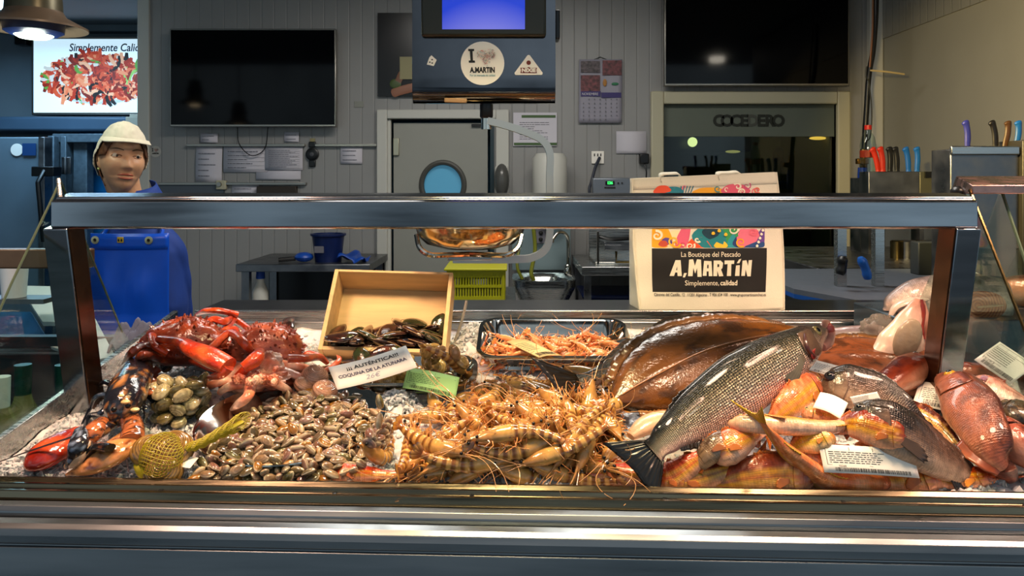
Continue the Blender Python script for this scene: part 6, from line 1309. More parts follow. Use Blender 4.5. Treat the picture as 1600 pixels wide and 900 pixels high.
# right edge fishes
pinkc = lambda t, c, s: mixc(mixc(lin('#e2a290'), lin('#b0604a'), sst(.1, .7, c+NZ(t*9, c*3))), lin('#f0cfc0'), sst(0, -.7, c))
make_fish('pink_fish', 'pale pink fish with a violet cheek mark under the far right price card', [B(1503, 600, .05), B(1540, 608, .055), B(1580, 622, .05), B(1640, 642, .04)], .062, 'bream', 'F', pinkc, MS['fine'], fc=('#a04428', '#8a3018'), tilt=15, eye=(.13, .45, .0065), eyec='#4a4a58', tail=None, dfin=((.12, .6, .35),), pec=None, afin=None, gill=(.3, .01), dzig=.6, finfold=.2, opar=lambda fb, t: MB().grid(lambda u, v: fb.pt(.27+.07*u, .35-.45*v, .0035), 6, 6, lin('#8f5a6c')).build('cheek_mark', MS['skin'], t))
make_fish('spiny_fish', 'red brown spiny fish behind the pink fish at far right', [B(1480, 590, .05), B(1515, 586, .05), B(1560, 585, .045), B(1600, 590, .03)], .06, 'long', 'F', rb_col('#8a3a22', '#4c1c10'), MS['skin'], fc=('#8a3c22', '#5a2010'), eye=None, tail=None, dfin=((.05, .4, .5), (.42, .8, .5)), afin=None, pec=None, gill=None, dzig=.7, finfold=.1)
make_fish('mottled_fish', 'dark mottled fish head at the right edge of the picture', [B(1558, 645, .06), B(1590, 650, .065), B(1640, 660, .06), B(1680, 670, .04)], .08, 'bream', 'F', lambda t, c, s: mixc(lin('#4a3a22'), lin('#15110c'), sst(-.3, .3, NZ(t*20, c*6, 3))), MS['skin'], fc=('#2c2214', '#1c1610'), eye=(.13, .3, .008), eyec='#6a5a40', tail=None, dfin=(), afin=None, pec=None)
make_fish('brown_fish', 'smooth brown fish cut by the right picture edge at the front', [B(1550, 670, .03), B(1580, 690, .045), B(1620, 720, .04), B(1660, 745, .03)], .07, 'long', 'F', rb_col('#8f4430', '#5f281a', '#c08870'), MS['skin'], fc=('#5a2818', '#4a2010'), eye=None, tail=None, dfin=(), afin=None, pec=None, gill=None, wk=1.2)
tag(MB().sphere(at(1606, 588, 1.42), (.018, .015, .04), 18, 12, col=lin('#5e1c10')).build('red_fish_snout', MS['skin'], base=True), 'dark red rounded fish snout touching the right picture edge', 'fish')
# ------------------------------------------------------------------ red mullets and their kin
MU = [
 # label, pts, H, dors, tilt, kw
 ('red mullet lying lowest at the front under the big tail', [B(912, 765, .012), B(955, 762, .02), B(1000, 762, .02), B(1035, 766, .015)], .045, 'F', 0, mull_col(1, '#e0623a', '#c8401c', red_amt=.6), dict(eye=None)),
 ('orange red mullet with its tail raised beside the tail of the bass', [B(1020, 762, .04), B(1050, 750, .05), B(1085, 724, .055), B(1103, 706, .05)], .052, 'F', 15, mull_col(2, '#dc5f32', '#b83a18', red_amt=.7), dict(eye=(.13, .3, .0045))),
 ('mottled brown red mullet crossing below the bass tail', [B(1040, 764, .05), B(1080, 752, .06), B(1135, 736, .06), B(1190, 714, .06)], .048, 'F', 15, mull_col(3, '#a5482a', '#5e2212', red_amt=.8), dict(eye=None)),
 ('red mullet facing the viewer with a big dark eye at the front', [B(1272, 752, .1), B(1230, 745, .1), B(1175, 748, .1), B(1130, 756, .07), B(1100, 762, .05)], .066, 'F', 25, mull_col(4, '#c4673f', '#8a3c22', red_amt=.6), dict(eye=(.12, .42, .0082), eyec='#c07a40')),
 ('pale pink mullet lying flat under the front row', [B(1195, 772, .02), B(1240, 768, .025), B(1290, 768, .02), B(1330, 772, .012)], .045, 'F', 0, mull_col(5, '#efb59a', '#d8785a', red_amt=.1), dict(eye=None)),
 ('dark red mullet squeezed at the bottom below the big eyed one', [B(1110, 768, .02), B(1150, 766, .03), B(1200, 768, .02)], .035, 'F', 0, mull_col(6, '#b5482e', '#8a2c18', red_amt=.7), dict(eye=None)),
 ('yellow striped mullet with its yellow tail raised in the centre', [B(1400, 758, .06), B(1340, 760, .07), B(1285, 748, .08), B(1240, 716, .10), B(1210, 684, .12), B(1190, 660, .135)], .060, 'N', 30, mull_col(7, '#e09a62', '#cc6a38', '#e2c02c', '#f4d8b8', .1), dict(eye=None, fc=('#c8901c', '#e0b02a'), tail=(.17, 1.7, .5))),
 ('large orange pink mullet at the front under the barcode card', [B(1475, 772, .03), B(1430, 765, .045), B(1380, 756, .05), B(1330, 746, .045), B(1270, 735, .035)], .070, 'F', 10, mull_col(8, '#dd7444', '#b8401e', red_amt=.5), dict(eye=None, tail=None)),
 ('white bellied mullet lying across with its mouth under the bass', [B(1137, 662, .085), B(1175, 662, .09), B(1235, 666, .09), B(1290, 668, .085), B(1330, 662, .08), B(1355, 660, .08)], .05, 'F', -20, mull_col(9, '#eeb070', '#d8783a', '#e0b23c', '#f4e0d0', -.1), dict(eye=(.12, .3, .004), fc=('#c88a30', '#d8983a'), tail=(.12, .9, .3))),
 ('dark orange mullet lying right of the centre, tail under the white bellied one', [B(1430, 692, .085), B(1385, 680, .09), B(1345, 668, .088), B(1320, 668, .08), B(1290, 672, .075)], .06, 'F', 20, mull_col(10, '#b84c22', '#7a2810', red_amt=.8), dict(eye=None, tail=None)),
 ('yellow striped mullet head up beside the belly of the bass', [B(1280, 600, .06), B(1262, 612, .07), B(1238, 632, .07), B(1215, 652, .055), B(1200, 668, .04)], .062, 'L', 20, mull_col(11, '#e09a6a', '#c05a32', '#e0be2e', '#f0d0b0', .2), dict(eye=(.12, .35, .005), gillc='#c0603a')),
 ('small pink mullet between the white cards', [B(1252, 648, .07), B(1280, 648, .075), B(1310, 656, .07), B(1335, 666, .06)], .038, 'F', 0, mull_col(12, '#e8a080', '#c8603e', red_amt=.3), dict(eye=(.13, .3, .0035), tail=None)),
 ('yellow green striped mullet under the raised yellow tail', [B(1305, 684, .075), B(1275, 690, .075), B(1250, 698, .07), B(1225, 712, .06)], .046, 'F', 0, mull_col(13, '#d8a050', '#c8783a', '#d8c828', '#f0dca8', -.1), dict(eye=None, tail=None)),
 ('pink orange mullet with its head behind the barcode card', [B(1245, 716, .06), B(1275, 714, .07), B(1305, 706, .065), B(1330, 700, .05)], .044, 'F', 0, mull_col(14, '#e89070', '#d0603c', '#e0a040', red_amt=.2), dict(eye=None, tail=None)),
 ('pink and yellow mullet half hidden under the belly of the bass', [B(1118, 722, .06), B(1145, 700, .07), B(1170, 686, .065), B(1195, 672, .05)], .055, 'F', 0, mull_col(15, '#e88a66', '#cc5a38', '#e4bc40', '#f4d6c0', .1), dict(eye=None, tail=None)),
 ('grey brown fish with a folded fin beneath the bass belly', [B(1085, 735, .05), B(1120, 700, .065), B(1150, 682, .065), B(1185, 672, .05)], .04, 'F', 0, lambda t, c, s: mixc(lin('#9a7a5c'), lin('#5a4230'), sst(-.2, .6, c+NZ(t*8, c*9)*.7)), dict(eye=None, tail=None)),
 ('thin orange fish with a forked tail lying at the lower right of the barcode card', [B(1560, 772, .035), B(1520, 765, .045), B(1470, 752, .055), B(1435, 735, .06), B(1420, 722, .06)], .036, 'F', 10, mull_col(17, '#cc5a24', '#a03c12', red_amt=.6), dict(eye=None, fc=('#d07a20', '#e8a030'), tail=(.17, 1.0, .7))),
 ('pale mullet showing only its flank beneath the dark bream and cards', [B(1330, 712, .05), B(1365, 716, .06), B(1400, 722, .055), B(1440, 735, .04)], .05, 'F', 0, mull_col(18, '#e6b070', '#d08a50', '#dcc040', '#f0dcc0', -.1), dict(eye=None, tail=None)),
 ('orange fish lying under the coquina edge at the front rim', [B(512, 762, .012), B(550, 760, .02), B(585, 761, .02), B(620, 766, .01)], .035, 'F', 0, mull_col(19, '#e0583a', '#cc3c20', red_amt=.7), dict(eye=None, tail=None)),
 ('orange mullet squeezed between bream and thin orange fish', [B(1480, 772, .03), B(1450, 762, .04), B(1420, 752, .045), B(1400, 742, .04)], .04, 'F', 0, mull_col(20, '#d8603a', '#b04020', red_amt=.6), dict(eye=None, tail=None)),
 ('pale orange fish between flatfish and striped mullet', [B(1290, 580, .03), B(1262, 590, .04), B(1235, 604, .04), B(1222, 615, .03)], .04, 'F', 0, mull_col(21, '#d88a60', '#b86038', red_amt=.3), dict(eye=None, tail=None)),
 ('red fish lying beneath the dark bream and long brown fish', [B(1395, 640, .03), B(1430, 650, .035), B(1470, 670, .03), B(1500, 700, .02)], .05, 'F', 0, mull_col(22, '#6a3020', '#401810', red_amt=.6), dict(eye=None, tail=None)),
]
for lb, pts, H, dr, tl_, cf, kw in MU:
    a = dict(fc=('#a8421c', '#c8702a'), tail=(.15, 1.1, .45), dfin=((.3, .48, .22), (.62, .75, .16)), eye=(.12, .4, .005), gill=(.22, .01), mouth=(.06, -.5)); a.update(kw)
    make_fish('red_mullet', lb, pts, H*.92, 'mullet', dr, cf, MS['mull'], tilt=tl_+32 if tl_ >= 0 and dr != 'N' else tl_, wk=1.0, **a)
# pale squid-like piece near the tail of the bass
tag(MB().tube(catmull([B(985, 682, .02), B(1010, 665, .03), B(1040, 655, .035), B(1070, 650, .03)], 24), [.008+.016*math.sin(PI*(i+1)/25) for i in range(24)], 16, flat=.6, col=lin('#d9b090')).build('squid', MS['flesh'], base=True), 'pale squid lying between the prawns and the bass tail', 'squid')
# ------------------------------------------------------------------ salmon on the riser
def salmon():
    pts = [at(1572, 474, 1.64), at(1520, 470, 1.65), at(1460, 472, 1.66), at(1410, 480, 1.67), at(1385, 492, 1.68)]
    prof = [(0, .13, .12, .10), (.02, .14, .128, .11), (.3, .17, .15, .12), (.6, .15, .13, .11), (.85, .09, .09, .08), (1, .04, .05, .04)]
    sk = lambda t, c, s: mixc(mixc(lin('#e8c4b0'), lin('#9a8a86'), sst(.35, .8, c+.15*NZ(t*20, c*8))), lin('#4a3c3c'), sst(.75, 1, c)*.6)
    t = thing('salmon', 'large cut salmon with silver skin and an orange cut face on the steel riser', 'fish', (pts[2].x, pts[2].y, rz)); fb = FishBody(pts, .118, prof, 'U', 62, wk=.9)
    # trim the body so it rests on the riser
    m = fb.mesh(sk)
    m.v = [V((p.x, p.y, max(p.z, rz+.002))) for p in m.v]; m.build('fish_body', MS['fine'], t)
    return t, fb
ts, fbs = salmon()
sf = bpy.data.materials.new('salmon_flesh'); nt_, p_ = nodes(sf); tcx = N(nt_, 'ShaderNodeTexCoord'); mpx = N(nt_, 'ShaderNodeMapping'); nt_.links.new(tcx.outputs['Object'], mpx.inputs[0])
wv = N(nt_, 'ShaderNodeTexWave', wave_type='RINGS', rings_direction='SPHERICAL'); wv.inputs['Scale'].default_value = 50; wv.inputs['Distortion'].default_value = 2.5; wv.inputs['Detail'].default_value = 1; nt_.links.new(mpx.outputs[0], wv.inputs[0])
cr_ = N(nt_, 'ShaderNodeValToRGB'); cr_.color_ramp.elements[0].color = lin('#b03c10'); cr_.color_ramp.elements[1].color = lin('#e8804a'); cr_.color_ramp.elements[0].position = .1; cr_.color_ramp.elements[1].position = .9; nt_.links.new(wv.outputs[0], cr_.inputs[0]); nt_.links.new(cr_.outputs[0], p_.inputs['Base Color']); p_.inputs['Roughness'].default_value = .3
cc_ = at(1528, 478, 1.595); m = MB(); n = 40; rim_ = []
for i in range(n):
    a = 2*PI*i/n; x = 45*math.cos(a); y = 23*math.sin(a)*(1+.15*math.cos(a)); rim_.append(at(1528+x, 478+y, 1.60))
m.grid(lambda u, v: (lambda a, r: at(1528+45*r*math.cos(a), 478+23*r*math.sin(a)*(1+.15*math.cos(a)), 1.60-.006*(1-r*r)))(2*PI*u, v), 40, 8); m.v = [p for p in m.v]
o = m.build('cut_face', sf, None, loc=tuple(cc_)); o.parent = ts; o.location = cc_-wpos(ts)
m = MB(); m.add(rim_+[p+V((.02*0, .09, .0)) for p in rim_], [(i, (i+1) % n, n+(i+1) % n, n+i) for i in range(n)], lin('#b59a94')); m.v = [V((p.x, p.y, max(p.z, rz+.001))) for p in m.v]; m.build('cut_skin_edge', MS['fine'], ts)
m = MB(); m.tube([at(1528, 480, 1.592), at(1552, 478, 1.593), at(1568, 477, 1.594)], [.002, .003, .001], 8, col=lin('#e8b088')); m.tube([at(1515, 486, 1.592), at(1500, 488, 1.593), at(1490, 487, 1.594)], [.003, .004, .001], 8, col=lin('#5a1a10')); m.build('belly_slit', MS['flesh'], ts)
m = MB(); m.tube(catmull([at(1390, 498, 1.63), at(1400, 480, 1.63), at(1425, 470, 1.625), at(1450, 468, 1.625)], 20), [.004+.010*math.sin(PI*(i+1)/21) for i in range(20)], 12, flat=.5, col=lin('#efcdb8')); m.build('pale_flap', MS['flesh'], ts)
make_fish('red_fillet', 'pale orange fish side with a dark edge behind the cut salmon at far right', [at(1640, 462, 1.72), at(1600, 458, 1.72), at(1560, 452, 1.73), at(1530, 450, 1.74)], .075, 'long', 'U', lambda t, c, s: mixc(lin('#d8905e'), lin('#4a2c1c'), sst(.3, .8, c)), MS['skin'], tilt=60, eye=None, tail=None, dfin=(), afin=None, pec=None, gill=None, mouth=None)
tag(MB().bx(X_(1490, 1.75), X_(1640, 1.75), 1.70, 1.78, rz+.0, at(0, 455, 1.75).z-.03).build('fish_block', M['steel2'], base=True, bevel=.004), 'low steel block under the pale orange fish side', 'block')
# thin white board edge behind salmon
tag(MB().tube([at(1512, 422, 1.79), at(1545, 440, 1.79)], .005, 4).build('board_edge', M['paperw'], base=True), 'thin white card edge behind the salmon', 'card')
# clear plastic bag
cb = mat('clear_plastic_film', '#cfc3b8', .12, trans=.75, spec=.6, ior=1.2)
def bagf(p):
    k = 1+.28*noise.noise(p*2.6)+.18*noise.noise(p*6); q = V((.042*p.x*k, .03*p.y*k, .036*p.z*k)); return q, (1, 1, 1, 1)
o = MB().sphere(at(1378, 520, 1.62), 1, 44, 30, fn=bagf).build('plastic_bag', cb, base=True, auto=0); tag(o, 'crumpled clear plastic bag between the slender dark fish and the salmon', 'bag')
# ================================================================== trays, box, crustaceans, shellfish, cards
def rr_pts(a, b, r, n=8):
    o = []
    for (sx, sy, a0) in ((1, 1, 0), (-1, 1, 90), (-1, -1, 180), (1, -1, 270)):
        for i in range(n+1): t = R(a0+90*i/n); o.append((sx*(a-r)+r*math.cos(t), sy*(b-r)+r*math.sin(t)))
    return o
def bedM(c, rz_=0, lift=0, tilt=0):
    return Matrix.Translation(c) @ Matrix.Rotation(rz_, 4, 'Z') @ Matrix.Rotation(math.atan(.16)+tilt, 4, 'X')
def tray(label, c, a, b, depth, rz_=0, tilt=0):
    Mx = bedM(c, rz_, 0, tilt); t = thing('steel_tray', label, 'tray', c); m = MB(); n = 36; lv = [(0, 0, -.0), (-.012, .0, .0), (-.016, .0, .006), (0, 0, depth-.004), (.003, 0, depth), (.011, 0, depth), (.012, 0, depth-.004)]
    R0 = .035; vs = []
    for (off, _, z) in lv: vs += [Mx @ V((x, y, z)) for x, y in rr_pts(a+off, b+off, R0+off*.8)]
    fs = []
    for j in range(1, len(lv)-1):
        for i in range(n): fs.append((j*n+i, j*n+(i+1) % n, (j+1)*n+(i+1) % n, (j+1)*n+i))
    fs.append(tuple(n+i for i in range(n))); m.add(vs, fs); m.build('tray_body', M['chrome'], t, solid=.0012); return t, Mx
TS, MTS = tray('oblong steel tray of orange shrimps in front of the back board', B(865, 552, .006), .150, .092, .038, R(-1), R(3))
TC, MTC = tray('steel tray of ribbed clams holding the green printed card', B(650, 598, .006), .108, .054, .028, R(2), R(3))
# coquina plate
CPL = V((-.375, 1.312, zb(1.312)+.010)); MP = bedM(CPL); t = thing('round_plate', 'large round steel plate heaped with small coquina clams', 'plate', CPL)
MB().lathe([(0, 0), (.125, 0), (.148, .010), (.154, .0145), (.157, .0155), (.1575, .0135), (.15, .008), (.125, -.002), (0, -.002)], 72, (0, 0, 0), None).build('plate_body', M['chrome'], t)
pb_ = t.children[0]; pb_.data.transform(Matrix.Translation(wpos(t))); pb_.matrix_local = Matrix.Rotation(math.atan(.16), 4, 'X')
# wooden box with mussels
wm = mat('pale_box_wood', '#cdab76', .55, nscale=5, namt=.16, stretch=(1, 9, 9), bump=.15, bscale=60)
bw_, bh_, bd_, tk = .124, .092, .072, .009
bc = at(597, 543, 1.60); tlt = R(50)
Mb = Matrix.Translation(bc+V((0, .0, .0))) @ Matrix.Rotation(R(1.5), 4, 'Y') @ Matrix.Rotation(R(-1), 4, 'Z') @ Matrix.Rotation(tlt, 4, 'X')
# local: x right, y up the slope (0..2h), z out of the opening (0..depth)
wbx = thing('wooden_box', 'pale wooden box of mussels tipped towards the viewer', 'box', bc)
def wboard(x0, x1, y0, y1, z0, z1, nm):
    m = MB().bx(x0, x1, y0, y1, z0, z1); m.v = [Mb @ p for p in m.v]; m.build(nm, wm, wbx, smooth=False, bevel=.0012)
Z0, Z1 = -bd_, 0
wboard(-bw_, bw_, 0, 2*bh_, Z0-.004, Z0, 'box_floor'); wboard(-bw_, bw_, -tk, 0, Z0-.004, Z1, 'front_board'); wboard(-bw_, bw_, 2*bh_, 2*bh_+.006, Z0-.004, Z1, 'back_board')
wboard(-bw_-tk, -bw_, -tk, 2*bh_+.006, Z0-.004, Z1, 'side_board'); wboard(bw_, bw_+tk, -tk, 2*bh_+.006, Z0-.004, Z1, 'side_board')
Mf = Mb @ Matrix.Translation((0, -tk-.0006, -.028)) @ face_m((0, 0, 0), (1, 0, 0), (0, 0, 1))
for st, x in (('L', .018), ('Y', .045)): text('stencil_letter', st, Mf @ Matrix.Translation((x, 0, 0)), .020, M['ink'], wbx, offset=.0004)
m = MB(); print_lines(m, Mf, -.065, -.045, -.008, .006, 3, random.Random(1), .5); print_lines(m, Mf, .085, .1, -.006, .006, 2, random.Random(1), .5); m.build('stencil_print', M['inkgrey'], wbx, smooth=False)
# mussel
def ellip(m, Mx, prof, n=16, col=None, flat=.45, cf=None, asym=0):
    vs, cs = [], []; L = len(prof)
    for j, (x, r, yo) in enumerate(prof):
        for k in range(n):
            a = 2*PI*k/n; vs.append(Mx @ V((x, yo+r*math.cos(a), r*flat*math.sin(a))));
            if cf: cs.append(cf(j/(L-1), a))
    fs = []
    for j in range(L-1):
        for k in range(n): fs.append((j*n+k, j*n+(k+1) % n, (j+1)*n+(k+1) % n, (j+1)*n+k))
    fs += [tuple(range(n))[::-1], tuple((L-1)*n+k for k in range(n))]; return m.add(vs, fs, cs if cf else col)
MSH = mat('mussel_shell', None, .14, 0, vc=True, nscale=60, namt=.5, coat=.8, bump=.3, bscale=180)
def mussel_proto(seed):
    rg = random.Random(seed); t = thing('mussel', 'x', 'mussel', (0, 0, 0))
    for s in (1, -1):
        m = MB(); gc = lin(rg.choice(['#2a1a16', '#33201a', '#1a1c1c', '#27301c'])); g2 = lin('#5a3022')
        def cf(j, a): k = NZ(j*5+seed, a*2); return mixc(mixc(gc, g2, sst(.1, .6, k)), lin('#3f5a22'), .5*sst(.3, .6, NZ(j*3, a, seed+4)))
        pr = [(.036*(x-.5)*2, .017*r_, .004*math.sin(PI*x)) for x, r_ in ((0, .12), (.05, .35), (.15, .6), (.3, .82), (.5, 1), (.7, 1.02), (.85, .8), (.95, .45), (1, .12))]
        ellip(m, Matrix.Translation((0, 0, s*.0012)), pr, 18, None, .40, cf); m.v = [V((p.x, p.y, s*abs(p.z)+(s*.0004))) for p in m.v]; m.build('shell_half', MSH, t)
    m = MB(); m.tube([V((-.036+.072*i/12, .017*.98*math.sin(PI*min(1, .06+i/12.6))**.5+.003, 0)) for i in range(13)], .0009, 6, col=lin('#a8886a')); m.build('shell_seam', MSH, t)
    return t
# prawn
PM = mat('prawn_shell', None, .2, 0, vc=True, nscale=90, namt=.22, coat=.7, sss=.12, bump=.15, bscale=200)
def prawn_proto(seed, L=.135, R0=.0115, curve=1.9, base='#c89a52', band='#7a4a20', tailc='#9a5a28', legc='#d88a50', body='prawn', striped=True, ant=True, headc='#a87840', lab='x', cat='prawn', nleg=9):
    rg = random.Random(seed); t = thing(body, lab, cat, (0, 0, 0)); n = 60; P = []; x = y = 0; a = curve*.42; ds = L/(n-1)
    for i in range(n):
        u = i/(n-1); P.append(V((x, y, 0))); x += math.cos(a)*ds; y += math.sin(a)*ds; a -= curve*ds/L*(.15 if u < .38 else 1.35)
    c = sum(P, V((0, 0, 0)))/n; P = [p-c for p in P]; bc_, bb_, hc_ = lin(base), lin(band), lin(headc); m = MB(); rr, cc = [], []
    for i in range(n):
        u = i/(n-1)
        if u < .38: r = R0*(.25+.85*math.sin(PI*min(.5, u/.38*.62+.0))); c_ = mixc(hc_, bc_, sst(.1, .35, u)+.4*NZ(u*20, seed)); 
        else:
            k = (u-.38)/.62*6.2; fr = k-int(k); r = R0*(1.06-.62*((u-.38)/.62)**1.25)*(1.10-.20*fr); c_ = mixc(bc_, bb_, (sst(.38, .5, fr)*sst(.98, .86, fr)) if striped else .25*NZ(u*30, seed))
            c_ = mixc(c_, lin(tailc), sst(.88, 1, u)*.7)
        rr.append(max(r, .0012)); cc.append(c_)
    m.tube(P, rr, 14, up=V((0, 0, 1)), col=cc, flat=.85); m.build(body+'_body', PM, t)
    T0 = (P[0]-P[2]).normalized(); N0 = V((-T0.y, T0.x, 0))
    m = MB(); m.tube([P[4]+N0*-.004, P[0]+T0*.006-N0*.003, P[0]+T0*.024-N0*.0055], [.003, .0018, .0004], 6, col=hc_); m.build('rostrum', PM, t)
    for s in (-1, 1): MB().sphere(P[2]+V((0, 0, s*R0*.55))+T0*.003, R0*.22, 10, 6).build('eye', M['pupil'], t)
    sgn = 1
    # inner side (legs) is the concave side
    cen = P[n//2]+(P[0]+P[-1]-P[n//2]*2)*.5; 
    for li in range(1):
        m = MB()
        for k in range(nleg):
            u = .12+.52*k/nleg; i = int(u*(n-1)); T = (P[i+1]-P[i-1]).normalized(); Nn = V((-T.y, T.x, 0)); Nn = Nn if Nn.dot(cen-P[i]) > 0 else -Nn
            ln = rg.uniform(.012, .026)*(L/.135); z = rg.uniform(-.5, .5)*R0; q = P[i]+Nn*rr[i]*.7+V((0, 0, z)); e1 = q+Nn*ln*.5+T*rg.uniform(-.004, .006)+V((0, 0, z*.8)); e2 = e1+Nn*ln*.35-T*ln*rg.uniform(.1, .8)+V((0, 0, rg.uniform(-.004, .004)))
            mm = MB().tube([q, e1, e2], [.0013, .001, .0004], 5, col=mixc(lin(legc), bc_, rg.random()*.6))
            if k < 9: mm.build('leg', PM, t)
    for k in range(5):
        T = (P[-1]-P[-4]).normalized(); Nn = V((-T.y, T.x, 0)); a = (k-2)*.33; d = T*math.cos(a)+Nn*math.sin(a); ln = (.019 if k != 2 else .015)*(L/.135); b = P[-1]-T*.002
        mm = MB().tube([b, b+d*ln*.4, b+d*ln*.8, b+d*ln], [.0018, .0042*(L/.135), .0044*(L/.135), .0015], 8, flat=.25, up=V((0, 0, 1)), col=[lin(tailc), lin(tailc), lin('#c08a3a'), lin('#4a3a4a')]); mm.build('tail_fan', PM, t)
    if ant:
        for s in (-1, 1):
            A = [P[1]+V((0, 0, s*.002)), P[0]+T0*.02+V((0, 0, s*.006))]; ang = math.atan2(T0.y, T0.x); q = A[-1].copy(); da = rg.uniform(-.35, .35)
            for k in range(7): q = q+V((math.cos(ang), math.sin(ang), .12*s+.06))*.0105*(L/.135); ang += da; A.append(q.copy())
            MB().tube(A, [.0006]*4+[.00045]*5, 4, col=lin('#d8a06a')).build('antenna', PM, t)
    return t
# clams
CM = mat('clam_shell', None, .18, 0, vc=True, nscale=130, namt=.3, coat=.7, bump=.12, bscale=260)
def coquina_mesh(seed):
    rg = random.Random(seed); m = MB(); cols = [('#6a4e36', '#9c8060'), ('#66443a', '#946c5c'), ('#4a4226', '#787044'), ('#6e563e', '#a68a6c'), ('#583e30', '#86604a'), ('#7a4f1a', '#a0702c'), ('#50402f', '#7c6a54'), ('#6a5248', '#9a7c70'), ('#4a3e28', '#6e5e3c'), ('#7a624a', '#b09672')]
    a, b = [lin(q) for q in cols[seed % 10]]; L = .0132; W = .0074; op = rg.uniform(0, .25) if rg.random() < .6 else 0
    for s in (1, -1):
        nu, nv = 14, 7; Rm = Matrix.Rotation(s*op*.4, 3, 'X')
        def fn(u, v):
            th = 2*PI*u; k = v; x = math.cos(th); y = math.sin(th); px = x*L*(1 if x > 0 else .92); py = y*W*(1-.28*x if y > 0 else 1-.1*x)
            h = .0054*math.sqrt(max(0, 1-k*k))*(1+.25*x*k); q = V((px*k, py*k, s*(h+.0003))); q = Rm @ (q-V((0, W, 0)))+V((0, W, 0)); rgw = .5+.5*math.sin(k*k*14+seed)
            return (q, mixc(mixc(a, b, rgw*.55+.35*k), lin('#d9c8a8'), sst(.9, 1, k)*.75))
        m.grid(fn, nu, nv)
    return m
def ribclam_mesh(seed, r=.018, c1='#8a7a4a', c2='#c2b07c', rib=22, dark='#4a3a22', mott=.6):
    m = MB(); a, b, d = lin(c1), lin(c2), lin(dark)
    for s in (1, -1):
        def fn(u, v):
            th = 2*PI*u; x, y = math.cos(th), math.sin(th); k = v; rb = 1+.03*math.sin(th*rib)*k; px = x*r*k*rb; py = (y*r*.88*k+(.18*r*(1-k)))*rb
            h = r*.55*math.sqrt(max(0, 1-k*k)); col = mixc(mixc(a, b, .5+.5*math.sin(k*26+seed)), d, mott*sst(.05, .5, NZ(px*160+seed, py*160))); return (V((px, py, s*h)), col)
        m.grid(fn, 30, 9)
    return m
# ------------------------------------------------------------------ lobster
LM = mat('lobster_shell', None, .16, 0, vc=True, nscale=40, namt=.35, coat=.8, bump=.5, bscale=110)
def speck(base, dots, thr=.18, sc=130):
    b, d = lin(base), lin(dots)
    return lambda p: mixc(b, d, sst(thr, thr+.16, NZ(p.x*sc, p.y*sc, p.z*sc)+.45*NZ(p.x*sc*.4, p.z*sc*.4, 2)))
def limb(parent, name, pts, rad, cf, n=12, flat=.8, mt=None, seg=24, up=V((0, 0, 1))):
    P = catmull(pts, seg); rv = catmull([V((r, 0, 0)) for r in rad], seg); m = MB(); m.tube(P, [max(.0005, r.x) for r in rv], n, up=up, flat=flat)
    m.c = [cf(p) for p in m.v] if callable(cf) else [cf]*len(m.v); return m.build(name, mt or LM, parent)
lb_ = thing('lobster', 'large dark blue and orange speckled lobster lying claws forward on the ice at left', 'lobster', B(195, 640, .0))
dk = speck('#1a1a22', '#a8703c', .2, 300); orn = speck('#b8683a', '#30180e', .12, 260); oran = speck('#d08a50', '#6a3014', .2, 220)
limb(lb_, 'carapace', [B(222, 562, .05), B(212, 585, .065), B(200, 612, .07), B(190, 638, .062), B(184, 662, .045)], [.016, .030, .033, .028, .012], dk, 26, .95, seg=30)
limb(lb_, 'abdomen', [B(222, 562, .055), B(236, 552, .05), B(252, 560, .035), B(262, 575, .02)], [.022, .026, .024, .014], dk, 20, .8)
limb(lb_, 'antenna', [B(186, 655, .05), B(120, 680, .06), B(60, 700, .045), B(0, 721, .02), B(-40, 735, .01)], [.003, .0022, .0016, .001, .0006], lin('#3a2220'), 8)
limb(lb_, 'antenna', [B(190, 650, .055), B(194, 690, .05), B(201, 738, .01)], [.0028, .0018, .0008], lin('#5a3226'), 8)
for a_, b_ in (((188, 660), (172, 655)), ((192, 662), (182, 668)), ((196, 655), (212, 650))): limb(lb_, 'antennule', [B(*a_, .04), B(*b_, .03)], [.0025, .0012], lin('#a85a30'), 6)
for (px, py) in ((178, 640), (200, 634)): MB().sphere(B(px, py, .085), .0045, 10, 8).build('eye', M['pupil'], lb_)
for (px, py, r_) in ((196, 628, .006), (211, 640, .0055), (190, 618, .004)): MB().sphere(B(px, py, .092), (r_*1.3, r_, r_*.6), 10, 6, col=lin('#d8b878')).build('barnacle', LM, lb_)
limb(lb_, 'claw_arm', [B(205, 650, .04), B(208, 672, .05), B(205, 690, .045)], [.013, .017, .019], orn, 14)
cl1 = limb(lb_, 'cutter_claw', [B(210, 670, .045), B(196, 692, .04), B(170, 712, .035), B(140, 728, .026), B(103, 746, .014)], [.012, .024, .024, .016, .002], oran, 20, .6)
limb(cl1, 'claw_finger', [B(172, 700, .055), B(150, 698, .05), B(138, 712, .035), B(120, 735, .02)], [.010, .010, .008, .002], speck('#171314', '#6a3a24', .3), 14, .6)
limb(lb_, 'claw_arm', [B(178, 662, .04), B(158, 672, .05), B(140, 682, .045), B(130, 690, .04)], [.009, .013, .013, .011], dk, 14)
limb(lb_, 'claw_knuckle', [B(160, 660, .05), B(146, 674, .055), B(138, 690, .045)], [.012, .016, .012], orn, 14)
rdc = lambda p: mixc(lin('#8c1c0c'), lin('#d0552c'), sst(-.3, .5, NZ(p.x*40, p.y*40, 1)))
cl2 = limb(lb_, 'crusher_claw', [B(122, 672, .035), B(104, 688, .032), B(78, 706, .028), B(52, 718, .022), B(41, 724, .016)], [.012, .026, .031, .025, .006], rdc, 22, .55)
pl_ = speck('#1b1a20', '#7a88a0', .3)
limb(cl2, 'claw_finger', [B(128, 672, .06), B(122, 695, .055), B(116, 715, .035), B(104, 731, .018)], [.011, .014, .011, .003], pl_, 16, .6)
